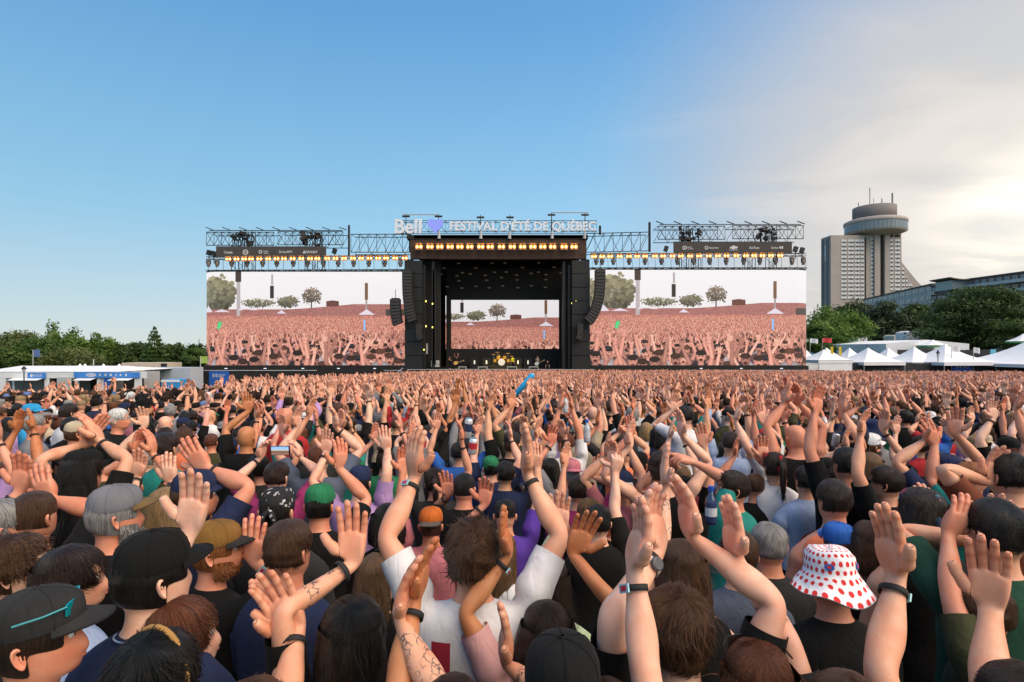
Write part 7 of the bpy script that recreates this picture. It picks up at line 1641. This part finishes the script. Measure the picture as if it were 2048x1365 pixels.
    X(2019, 945, 66, 'man with thick black hair in rust tee at the right edge', 'short', 'black', 'tee', 'rust', skin='mid', lev=2, arms=[A('L', (1968, 990), 88, 'cam', d=.0, e=(1950, 1040), sp=.05, c=.2)])
    # fourth row, left
    X(69, 848, 30, 'grey haired man in grey tee, left edge of the crowd', 'short', 'grey', 'tee', 'grey', yaw=-40, skin='ruddy')
    X(138, 824, 30, 'man in white tee and jeans seen from behind, left', 'short', 'dark brown', 'tee', 'white', yaw=-20, fat=.12, skin='mid')
    X(151, 864, 32, 'man in tan cap and black tee below the white tee', 'short', 'brown', 'tee', 'black', hat=('cap', 'beige', 'beige'), yaw=-30, skin='ruddy')
    X(237, 836, 29, 'white haired man looking right, left mid crowd', 'short', 'white', 'tee', 'black', yaw=-70, face=True, skin='ruddy')
    X(288, 812, 28, 'man in black cap and black tee standing tall by the left kiosk', 'short', 'black', 'tee', 'black', hat=('cap', 'black', 'black'), yaw=-50, skin='mid')
    X(62, 824, 24, 'man in cyan cap and cyan tee at left', 'short', 'brown', 'tee', 'cyan', hat=('cap', 'cyan', 'cyan'), yaw=-60, skin='mid', brd='brown')
    X(640, 895, 36, 'man with ginger hair in charcoal tee, centre left', 'messy', 'ginger', 'tee', 'charcoal', skin='mid')
    X(1591, 872, 37, 'bald man in black tank top', 'bald', 'brown', 'tank', 'black', skin='ruddy', fat=.12)
    X(493, 872, 34, 'bald man with tanned head, left of centre', 'bald', 'brown', 'tee', 'black', skin='tan')
    X(1740, 890, 36, 'man in white cap with goggles on it, right', 'short', 'brown', 'tee', 'charcoal', hat=('cap', 'white', 'white'), yaw=-70, brd='dark brown', skin='mid', shades=((.02, .02, .02), True))
    X(1712, 872, 36, 'bearded man in navy cap looking left', 'short', 'black', 'tee', 'black', hat=('cap', 'navy', 'navy'), yaw=70, brd='black', face=True, skin='mid')
    X(1744, 860, 32, 'person in blue bucket hat', 'short', 'brown', 'tee', 'grey', hat=('bucket', 'navy'), skin='mid')
    X(1535, 890, 36, 'young man with brown hair in white tee turned left', 'messy', 'dark brown', 'tee', 'white', yaw=50, skin='pale')
    X(1370, 830, 32, 'man with black hair in white tee with raised arm, centre right', 'short', 'black', 'tee', 'white', yaw=30, skin='pale', arms=[A('L', (1345, 822), 80, 'cam', d=.1, e=(1340, 850))])
    X(572, 832, 27, 'person in red jacket left of centre, arms down', 'bald', 'brown', 'long', 'red', skin='ruddy')
    X(676, 818, 22, 'person in red tee near the left screen, arms down', 'buzz', 'brown', 'tee', 'red', skin='ruddy')
near_people()
# ------------------------------------------------------------------ pose library shared by the rest of the crowd
POSES = []
def make_poses():
    rs = random.Random(31)
    for i, mode in enumerate(['clap']*7+['both']*12+['right']*3+['left']*3+['down']*4+['chest']*3+['phone']*1):
        fem = 1 if i % 3 == 1 else 0; fat = rs.choice([0, 0, .08, .14]) if not fem else rs.choice([0, 0, .08])
        PV, hm, fr = pose(build_shape(fem, fat), random_arms(rs, mode), (rs.uniform(-.5, .5), rs.uniform(-.05, .12), rs.uniform(-.08, .08)))
        POSES.append(dict(mode=mode, fem=fem, PV=PV, N=vnorm(PV), hm=hm, fr=fr, seed=i))
make_poses()
MODEW = {'clap': 'clapping overhead', 'both': 'both arms raised', 'right': 'right arm raised', 'left': 'left arm raised', 'down': 'arms down', 'chest': 'clapping at chest', 'phone': 'hands lifted before the face'}
def pose_mesh(p, part, lev):
    if part == 'body': return lib(('pb', p['seed'], lev), lambda: body_mesh(p['PV'], p['hm'], lev))
    if part == 'trousers':
        def fn(): tp, u = TROUSERS; return np_mesh('trousers', *tp.run((p['PV']+p['N']*.012)[u], lev))
        return lib(('pt', p['seed'], lev), fn)
    def fn(): tp, Q = shirt_verts(p['PV'], p['N'], part, p['seed']); return np_mesh('shirt', *tp.run(Q, lev))
    return lib(('ps', p['seed'], part, lev), fn)
USED_LABELS = set()
BANDM = [None]
def filler(x, y, rs, mode_ok, seed):
    gz = ground_z(x, y)
    for _ in range(60):
        p = rs.choice([q for q in POSES if q['mode'] in mode_ok]); fem = p['fem']
        style = rs.choice(['long', 'long', 'pony', 'bob', 'wavy', 'bun'] if fem else ['short', 'short', 'short', 'buzz', 'messy', 'curly', 'bald', 'thin'])
        hc = rs.choices(['black', 'dark brown', 'brown', 'auburn', 'blond', 'grey', 'light brown', 'ginger'], [6, 7, 5, 1.5, 1.6, 1, 2, .6])[0]
        hat = None
        if rs.random() < .26:
            hk = rs.choices(['cap', 'capb', 'bucket', 'beanie'], [7, 2.5, .7, .6])[0]; hcol = rs.choices(['black', 'navy', 'charcoal', 'grey', 'white', 'beige', 'green', 'red', 'blue', 'olive', 'pink', 'maroon'], [7, 3, 2, 2, 2, 1.5, 1, 1, 1, 1, .5, .6])[0]; hat = (hk, hcol)
        sh = rs.choices(['tee', 'tank', 'long'], [8, 2 if fem else .8, .7])[0]
        sc = rs.choices(['black', 'charcoal', 'navy', 'white', 'grey', 'light blue', 'red', 'pink', 'teal', 'olive', 'blue', 'orange', 'lavender', 'green', 'mustard', 'maroon', 'slate', 'beige'], [10, 3.5, 3, 3, 2, 1.3, 1, 1, .9, 1, 1, .5, .6, .7, .4, .7, 1.2, .8])[0]
        hw = {'long': 'long %s hair', 'pony': '%s ponytail', 'bob': '%s bob', 'wavy': 'wavy %s hair', 'bun': '%s hair in a bun', 'short': 'short %s hair', 'buzz': 'cropped %s hair', 'messy': 'messy %s hair', 'curly': 'curly %s hair', 'thin': 'thinning %s hair'}
        head = 'bald head' if style == 'bald' and not hat else (hw.get(style, 'short %s hair') % hc) if not hat else {'cap': '%s cap', 'capb': 'backwards %s cap', 'bucket': '%s bucket hat', 'beanie': '%s beanie'}[hat[0]] % hat[1]
        if hat and style in ('long', 'wavy', 'pony'): head += ' over ' + hw[style] % hc
        px = 1024+x/y*FPX
        where = 'far left of the crowd' if px < 300 else 'below the left screen' if px < 800 else 'below the stage opening' if px < 1180 else 'below the right screen' if px < 1600 else 'right side of the crowd'
        lab = 'person with %s, %s %s, %s, %s' % (head, sc, {'tee': 'tee', 'tank': 'tank top', 'long': 'sweater'}[sh], MODEW[p['mode']], where)
        if len(lab.replace('-', ' ').split()) > 16: lab = lab.replace(' of the crowd', '').replace('below the', 'below').replace(' hair in a bun', ' bun')
        if len(lab.replace('-', ' ').split()) > 16: lab = lab.replace('person with ', '')
        if len(lab.split()) > 16: continue
        if lab not in USED_LABELS: break
    USED_LABELS.add(lab)
    s = rs.uniform(.92, 1.06) if not fem else rs.uniform(.88, .99)
    root = empty('person', (x, y, gz)); root.rotation_euler = (0, 0, rs.uniform(-.3, .3)+(-.12*x/y)); root.scale = (s, s, s); tag(root, lab, 'person', 'people in the near crowd'); PEOPLE.append(root)
    lev = 1
    sk = SKINS[rs.choices(['pale', 'mid', 'tan', 'ruddy', 'brown'], [4, 6, 2.2, 3, .7])[0]]; sk = tuple(c*rs.uniform(.92, 1.05) for c in sk)
    b = mobj('body', pose_mesh(p, 'body', lev), SKIN, root); b.color = rgba(sk)
    o = mobj({'tank': 'tank_top', 'long': 'sweater'}.get(sh, 't_shirt'), pose_mesh(p, sh, lev), FABRIC, root); o.color = rgba(SHC[sc])
    o = mobj('trousers', pose_mesh(p, 'trousers', 0), FABRIC, root); o.color = rgba(rs.choice([(.02, .03, .06), (.012, .012, .014), (.05, .08, .14)]))
    hm = p['hm']
    if style != 'bald' or hat:
        if hat:
            m = hair_mesh(style, seed % 2, 1, .25) if style in ('long', 'pony', 'wavy', 'bob') else lib(('nape', 0), lambda: np_mesh('hair', *cat([hair_shell('nape', .007, 1, np.random.default_rng(1), .002)])))
        else: m = hair_mesh(style, seed % 3, 1, .25)
        if m: head_piece('hair', m, HAIR, root, hm, HAIRC[hc])
    if hat: plain_hat('cap' if hat[0] == 'capb' else hat[0], root, hm, SHC[hat[1]], SHC[hat[1]], back=hat[0] == 'capb')
    if p['mode'] in ('clap', 'both', 'right', 'left') and rs.random() < .75:
        sd = 'L' if p['mode'] == 'left' else 'R'
        key = ('band', p['seed'], sd)
        if key not in LIB: q = wrist_band(root, p['fr'][sd], (.012, .012, .013)); LIB[key] = q.data
        else: q = mobj('wristband', LIB[key], STRAP, root); q.color = (.012, .012, .013, 1)
    return root
def near_fill():
    rs = random.Random(5); cand = []
    y = 2.3
    while y < 14:
        x = -.93*y-.6
        while x < .93*y+.6:
            cand.append((x+rs.uniform(-.24, .24), y+rs.uniform(-.24, .24))); x += .60
        y += .60
    cand.sort(key=lambda c: c[1]); n = len(PEOPLE); seed = 100
    for (x, y) in cand:
        if len(PEOPLE) >= 300: break
        dm = min(math.hypot(x-a, y-b) for a, b in TAKEN)
        if dm < (.46 if y > 4 else .52): continue
        # nobody in front of the hand-placed people with raised arms
        ok = (('down', 'chest') if rs.random() < .35 else ('right', 'left', 'clap')) if y < 3.4 else ('both', 'clap', 'right', 'left') if rs.random() < .88 else ('phone', 'down', 'chest')
        if x/y < -.48 and y > 5: ok = ('down', 'chest') if rs.random() < .85 else ('right', 'left')
        filler(x, y, rs, ok, seed); TAKEN.append((x, y)); seed += 1
    return max(p.location.y for p in PEOPLE[n:])
Y_FAR = near_fill()
def far_crowd():
    vc = bpy.data.collections.new('crowd_variants'); rs = random.Random(3)
    fams = []
    for i, p in enumerate(POSES):
        tp = TOPO_BODY; A_ = [(p['PV'], tp.run(p['PV'], 0)[1])]
        t, Q = shirt_verts(p['PV'], p['N'], 'tank' if i % 5 == 2 else 'tee', i); A_.append((Q, t.run(Q, 0)[1]))
        t, u = TROUSERS; Q = (p['PV']+p['N']*.012)[u]; A_.append((Q, t.run(Q, 0)[1]))
        if i % 4 == 3: h = cap_dome()
        else:
            h = make_hair('long' if p['fem'] and i % 2 else 'pony' if p['fem'] else 'short', i, 1, .12)
        hv = h[0] @ p['hm'][0].T+p['hm'][1]; hf = np.asarray(h[1]); A_.append((hv, np.concatenate([hf[:, :3], hf[:, [0, 2, 3]]])))
        mi = np.concatenate([np.full(len(f), k) for k, (v, f) in enumerate(A_)]); V, F = cat(A_)
        pk = np.zeros(len(V)); pk[:len(CPINK)] = CPINK
        m = np_mesh('crowd_person', V, F, True, {'pink': pk}, mi)
        for q in (SKINF, FABF, DENIMF, HAIRF): m.materials.append(q)
        o = bpy.data.objects.new('crowd_person_%02d' % i, m); vc.objects.link(o)
    names = sorted(o.name for o in vc.objects); modes = [POSES[int(n[-2:])]['mode'] for n in names]
    up = [i for i, m in enumerate(modes) if m in ('clap', 'both')]; one = [i for i, m in enumerate(modes) if m in ('right', 'left', 'phone')]; dn = [i for i, m in enumerate(modes) if m in ('down', 'chest')]
    pts = []; rot = []; scl = []; var = []
    near = {}
    for a, b in TAKEN: near.setdefault((int(a//1), int(b//1)), []).append((a, b))
    y = 1.2
    while y < 82:
        sp = .55 if y < 25 else .52
        x = -.95*y-4.5
        while x < .95*y+4.5:
            xx = x+rs.uniform(-.2, .2); yy = y+rs.uniform(-.2, .2); x += sp
            ymax = 69.5 if -34 < xx < 38 else 53 if xx <= -34 else 79
            if -34 < xx < -14: ymax = 60+(xx+34)/20*9
            if yy > ymax: continue
            if yy < Y_FAR+1.2:
                if yy < Y_FAR-.3 and abs(xx) < .93*yy+1.0: continue
                c = (int(xx//1), int(yy//1))
                if any(math.hypot(xx-a, yy-b) < .45 for i in (-1, 0, 1) for j in (-1, 0, 1) for a, b in near.get((c[0]+i, c[1]+j), [])): continue
            r = rs.random(); left = xx/yy < -.42 and yy < 45
            pu = .62 if yy < 30 else .62
            if xx/yy < -.40: pu = .04 if xx/yy < -.52 else .22
            elif xx < -12 and yy > 40: pu = .4
            v = rs.choice(up) if r < pu else rs.choice(one) if r < pu+(.15 if pu > .35 else .03) else rs.choice(dn)
            pts.append((xx, yy, ground_z(xx, yy))); rot.append((0, 0, rs.uniform(-.45, .45))); s = rs.uniform(.88, 1.06); scl.append((s*rs.choice((1, -1)), s, s)); var.append(v)
        y += sp
    m = bpy.data.meshes.new('crowd'); m.vertices.add(len(pts)); m.vertices.foreach_set('co', np.array(pts, np.float32).ravel())
    for nm, dat in (('rot', rot), ('scl', scl)):
        a = m.attributes.new(nm, 'FLOAT_VECTOR', 'POINT'); a.data.foreach_set('vector', np.array(dat, np.float32).ravel())
    a = m.attributes.new('variant', 'INT', 'POINT'); a.data.foreach_set('value', np.array(var, np.int32)); m.update()
    o = link(bpy.data.objects.new('crowd', m)); tag(o, 'dense far crowd of people with raised hands filling the field', 'crowd', kind='stuff')
    ng = bpy.data.node_groups.new('crowd_nodes', 'GeometryNodeTree'); ng.interface.new_socket('Geometry', in_out='INPUT', socket_type='NodeSocketGeometry'); ng.interface.new_socket('Geometry', in_out='OUTPUT', socket_type='NodeSocketGeometry')
    N = ng.nodes; L = ng.links; gi = N.new('NodeGroupInput'); go = N.new('NodeGroupOutput'); ip = N.new('GeometryNodeInstanceOnPoints'); ci = N.new('GeometryNodeCollectionInfo')
    ci.inputs['Collection'].default_value = vc; ci.inputs['Separate Children'].default_value = True; ci.inputs['Reset Children'].default_value = True
    def na(nm, t):
        q = N.new('GeometryNodeInputNamedAttribute'); q.data_type = t; q.inputs['Name'].default_value = nm; return q.outputs['Attribute']
    L.new(gi.outputs[0], ip.inputs['Points']); L.new(ci.outputs[0], ip.inputs['Instance']); ip.inputs['Pick Instance'].default_value = True
    L.new(na('variant', 'INT'), ip.inputs['Instance Index']); L.new(na('rot', 'FLOAT_VECTOR'), ip.inputs['Rotation']); L.new(na('scl', 'FLOAT_VECTOR'), ip.inputs['Scale']); L.new(ip.outputs[0], go.inputs[0])
    md = o.modifiers.new('crowd', 'NODES'); md.node_group = ng
    print('far crowd', len(pts), 'individuals', len(PEOPLE), 'to', Y_FAR)
far_crowd()
# ------------------------------------------------------------------ the band and their gear
def band():
    D = 79.0; fz = P(1000, 739.4, D0).z
    def player(px, pose_i, label, sc, hc, style, d=D, dz=0, sit=False):
        p = POSES[pose_i]; x = (px-1024)/FPX*d; root = empty('person', (x, d, fz+dz)); root.rotation_euler = (0, 0, math.pi+RNG.uniform(-.3, .3)); tag(root, label, 'person', 'musicians on the stage'); b = mobj('body', pose_mesh(p, 'body', 1), SKIN, root); b.color = rgba(SKINS['mid'])
        o = mobj('t_shirt', pose_mesh(p, 'tee', 1), FABRIC, root); o.color = rgba(sc); o = mobj('trousers', pose_mesh(p, 'trousers', 0), FABRIC, root); o.color = (.012, .012, .014, 1); head_piece('hair', hair_mesh(style, 0, 1, .25), HAIR, root, p['hm'], HAIRC[hc])
    ch = [i for i, p in enumerate(POSES) if p['mode'] == 'chest']; up = [i for i, p in enumerate(POSES) if p['mode'] == 'both']; dn = [i for i, p in enumerate(POSES) if p['mode'] == 'down']
    player(900, ch[0], 'singer in black with hands at the microphone, left of stage', (.012, .012, .014), 'dark brown', 'long', 77.5); player(913, up[1], 'guitarist in black with both hands raised, left of stage', (.012, .012, .014), 'black', 'long', 77.8)
    player(997, ch[1], 'drummer in yellow light behind the drum kit', (.5, .35, .06), 'blond', 'messy', 80.5, .35); player(1075, ch[2], 'guitarist in a pale tee, right of stage', (.3, .28, .25), 'blond', 'short', 77.8)  # drummer's shirt colour holds the yellow stage light
    player(1025, dn[0], 'musician in bright yellow green top right of the drums', (.45, .50, .03), 'brown', 'short', 81); player(1095, dn[1], 'stage hand in black crouched at the right stage edge', (.012, .012, .014), 'black', 'short', 76.5, -.55)
    def guitar(px, py, d, col, ang, label):
        o = empty('guitar', P(px, py, d)); o.rotation_euler = (0, ang, 0); tag(o, label, 'guitar', 'electric guitars'); pts = [(.34*math.cos(t)*(1-.18*math.cos(2*t)), .24*math.sin(t)) for t in np.linspace(0, 2*math.pi, 20, endpoint=False)]
        MB().slab(pts, -.05, .05).build('guitar_body', mat('guitar_%d' % int(px), col, .3), o); MB().box((.3, -.03, -.035), (1.0, .02, .035)).build('neck', mat('guitar_neck', (.4, .28, .15), .5), o); MB().box((1.0, -.03, -.06), (1.2, .02, .06)).build('headstock', mat('guitar_neck'), o)
    guitar(911.5, 726.5, 77.4, (.75, .42, .10), -.30, 'amber electric guitar of the left guitarist'); guitar(1073.5, 728, 77.4, (.6, .6, .58), -.45, 'white electric guitar of the right guitarist')
    k = empty('drum_kit', P(1003, 732.5, 80)); tag(k, 'drum kit with white bass drum lit yellow', 'drum kit'); W_ = mat('drum_white', (.75, .75, .8), .5); Y_ = mat('drum_amber', (.55, .30, .04), .4); C_ = mat('cymbal_brass', (.75, .5, .12), .25, .9)  # amber of the drum shells has the yellow light painted in
    MB().tube((0, -.3, .55), (0, .3, .55), .52, 20).build('bass_drum', Y_, k); MB().tube((0, -.34, .55), (0, -.305, .55), .48, 20).build('drum_head', W_, k)
    for (x, z) in ((-.5, 1.15), (.45, 1.2), (.95, .75), (-.95, .75)): MB().lathe([(.24, z-.2), (.24, z+.2)], (x, .1, 0), 14).build('tom_drum', Y_, k)
    for (x, z, s) in ((-1.1, 1.6, .4), (.9, 1.75, .45), (1.35, 1.35, .4), (-.6, 1.9, .36)): q = MB().lathe([(s, z), (.05, z+.08)], (x, .2, 0), 14).build('cymbal', C_, k); MB().tube((x, .2, 0), (x, .2, z-.01), .025, 5).build('cymbal_stand', METAL, k)
    MB().box((-1.8, -.8, -.45), (1.8, 1.6, -.01)).build('riser', BLK, k)
    for i, (x0, x1) in enumerate(((917, 933), (956, 975), (1014, 1034), (1058, 1077))):
        a = P(x0, 739.3, 76.2); b = P(x1, 733.5, 76.2); o = empty('ego_riser', a); tag(o, 'pale framed black stage box, %s from left' % ORD[i], 'stage box', 'framed boxes along the stage edge'); w, h = b.x-a.x, b.z-a.z; E_ = mat('frame_pale', (.45, .44, .38), .6)
        MB().box((.06, .02, 0), (w-.06, .7, h-.07)).build('box', BLK, o)
        for (p0, p1) in (((0, 0, 0), (.1, .08, h-.11)), ((w-.1, 0, 0), (w, .08, h-.11)), ((0, 0, h-.1), (w, .08, h))): MB().box(p0, p1).build('frame_bar', E_, o)
    for i, (px, lb) in enumerate(((949, 'far left'), (973, 'left of the drums'), (1036, 'right of the drums'), (1056, 'between the drums and the right guitarist'), (1126, 'far right'))):
        o = empty('amplifier', P(px, 739, 81)); tag(o, 'black amplifier stack with a small pale light strip, %s' % lb, 'amplifier', 'amplifiers at the back of the stage'); MB().box((-.55, 0, 0), (.55, .6, 1.6)).build('cabinet', BLKM, o); MB().box((-.09, -.03, .75), (.09, -.001, 1.25)).build('light_strip', mat('amp_strip', (.7, .7, .6), .5, emit=(.9, .85, .6), estr=.5), o)
    for i, (px, py, s, lb) in enumerate(((870, 728, .55, 'white equipment case at the left of the stage'), (842, 698, .9, 'pale screen on the left stage tower'))):
        o = empty('equipment_case', P(px, py, 77)); tag(o, lb, 'case'); MB().box((-s, 0, -s*.8), (s, .4, s*.8)).build('case_body', mat('case_white', (.5, .5, .48), .6), o); MB().box((-s*.8, -.03, -s*.1), (s*.8, -.001, -s*.02)).build('latch', BLKM, o)
band()
def drum_spot():
    l = bpy.data.lights.new('stage_spot', 'SPOT'); l.energy = 9000; l.color = (1, .72, .15); l.spot_size = math.radians(34); l.spot_blend = .6; l.shadow_soft_size = .3
    o = link(bpy.data.objects.new('stage_spot', l)); o.location = P(1003, 560, 77.5); d = P(1004, 728, 80.3)-o.location; o.rotation_euler = d.to_track_quat('-Z', 'Y').to_euler(); tag(o, 'yellow spotlight in the flies aimed at the drums', 'spotlight')
drum_spot()
# ------------------------------------------------------------------ things held up out of the crowd
def held():
    t0 = P(1030, 791, 13); t1 = P(1067, 748, 13); o = empty('inflatable_tube', t0); tag(o, 'bright blue inflatable tube held up above the crowd', 'inflatable tube'); d = t1-t0
    MB().path([(0, 0, 0), d*.04, d*.5, d*.93, d*.985, d], [.04, .062, .064, .063, .045, .01], 16).build('tube', mat('tube_blue', (.02, .36, .68), .35, noise=.06, nscale=9), o, smooth=True); MB().path([d*-.03, Vector((0, 0, 0))], [.02, .05], 8).build('valve_end', mat('tube_blue'), o, smooth=True)
    X(1016, 812, 16.5, 'person holding up the bright blue inflatable tube', 'short', 'brown', 'tee', 'pink', skin='pale', arms=[A('R', (1028, 796), 80, 'l', d=.0, c=.9)], smin=.86, smax=1.2)
    def phone(px, py, d, w, h, label, tilt=0):
        o = empty('phone', P(px, py, d)); o.rotation_euler = (.15, tilt, 0); tag(o, label, 'phone', 'phones held up in the crowd'); MB().box((-w/2, 0, -h/2), (w/2, .009, h/2)).build('phone_case', mat('phone_black', (.012, .012, .013), .3), o)
        m = mat('phone_screen', (.02, .02, .02), .2); MB().box((-w*.45, -.0016, -h*.46), (w*.45, -.0006, h*.46)).build('phone_screen', phone_mat(), o)
    phone(560, 902, 4.55, .155, .076, 'phone held sideways filming the stage above the magenta tee'); phone(1120, 852, 6.6, .085, .165, 'upright phone filming the stage, centre'); phone(1150, 861, 7.6, .08, .155, 'second upright phone right of the centre phone', .1)
    phone(1296, 795, 17, .34, .22, 'dark tablet held up in the mid crowd')
    def can(px, py, d, label, col, band_c, r=.033, h=.16):
        o = empty('drink_can', P(px, py, d)); o.rotation_euler = (.1, .12, 0); tag(o, label, 'drink can', 'cans and bottles held up'); MB().lathe([(r*.85, 0), (r, .008), (r, h-.02), (r*.75, h)], n=16).build('can_body', mat('can_%s' % label.split()[0], col, .3, .4), o, smooth=True); MB().lathe([(r*1.01, h*.35), (r*1.01, h*.75)], n=16, cap=False).build('can_label', mat('can_label_%s' % label.split()[0], band_c, .4), o)
        MB().lathe([(r*.7, h), (r*.7, h+.003)], n=12).build('can_lid', METAL, o)
    can(934, 876, 4.6, 'white tall drink can with dark round label', (.6, .62, .66), (.02, .04, .09)); can(944, 908, 4.3, 'red and white drink can in a raised hand', (.65, .65, .66), (.5, .03, .04), .033, .12); can(843, 905, 4.8, 'silver drink can with red label left of centre', (.6, .6, .6), (.5, .05, .06), .033, .14); can(1669, 893, 5.6, 'plain silver drink can on the right', (.6, .6, .62), (.5, .5, .52), .033, .13)
    def bottle(px, py, d, label, capc, body):
        o = empty('bottle', P(px, py, d)); tag(o, label, 'bottle', 'cans and bottles held up'); MB().lathe([(.03, 0), (.034, .02), (.034, .12), (.030, .15), (.014, .18), (.013, .20)], n=14).build('bottle_body', mat('bottle_%s' % label.split()[0], body, .1, spec=.8), o, smooth=True); MB().lathe([(.034*1.02, .05), (.034*1.02, .10)], n=14, cap=False).build('bottle_label', mat('bottle_label', (.55, .56, .6), .5), o); MB().lathe([(.018, .195), (.018, .225)], n=12).build('bottle_cap', mat('cap_%s' % label.split()[0], capc, .4), o)
    bottle(1131, 826, 7.2, 'sports drink bottle with orange cap held up', (.65, .12, .02), (.5, .52, .55)); bottle(1422, 1048, 3.4, 'dark blue capped bottle at the tattooed arm', (.02, .08, .4), (.03, .05, .12)); bottle(1174, 885, 5.6, 'clear water bottle with blue cap', (.02, .12, .55), (.45, .48, .52))
def phone_mat():
    if 'phone_view' in MATS: return MATS['phone_view']
    m = mat('phone_view', (.02, .02, .02), .3); nt = m.node_tree; N = nt.nodes; b = N['Principled BSDF']; tc = N.new('ShaderNodeTexCoord'); sp = N.new('ShaderNodeSeparateXYZ'); nt.links.new(tc.outputs['Generated'], sp.inputs[0]); r = N.new('ShaderNodeValToRGB'); nt.links.new(sp.outputs[2], r.inputs[0]); e = r.color_ramp.elements; e[0].color = (.25, .13, .10, 1); e[1].color = (.25, .45, .75, 1)
    for p, c in ((.30, (.25, .14, .11)), (.36, (.05, .04, .04)), (.52, (.5, .3, .1)), (.58, (.4, .55, .75))): q = e.new(p); q.color = (*c, 1)
    nt.links.new(r.outputs[0], b.inputs['Emission Color']); b.inputs['Emission Strength'].default_value = .8; return m
held()
if __import__('os').environ.get('COUNT'):
    ms = {o.data.name: o.data for o in bpy.data.objects if o.type == 'MESH'}
    print('TRIS', sum(sum(len(p.vertices)-2 for p in m.polygons) for m in ms.values()))
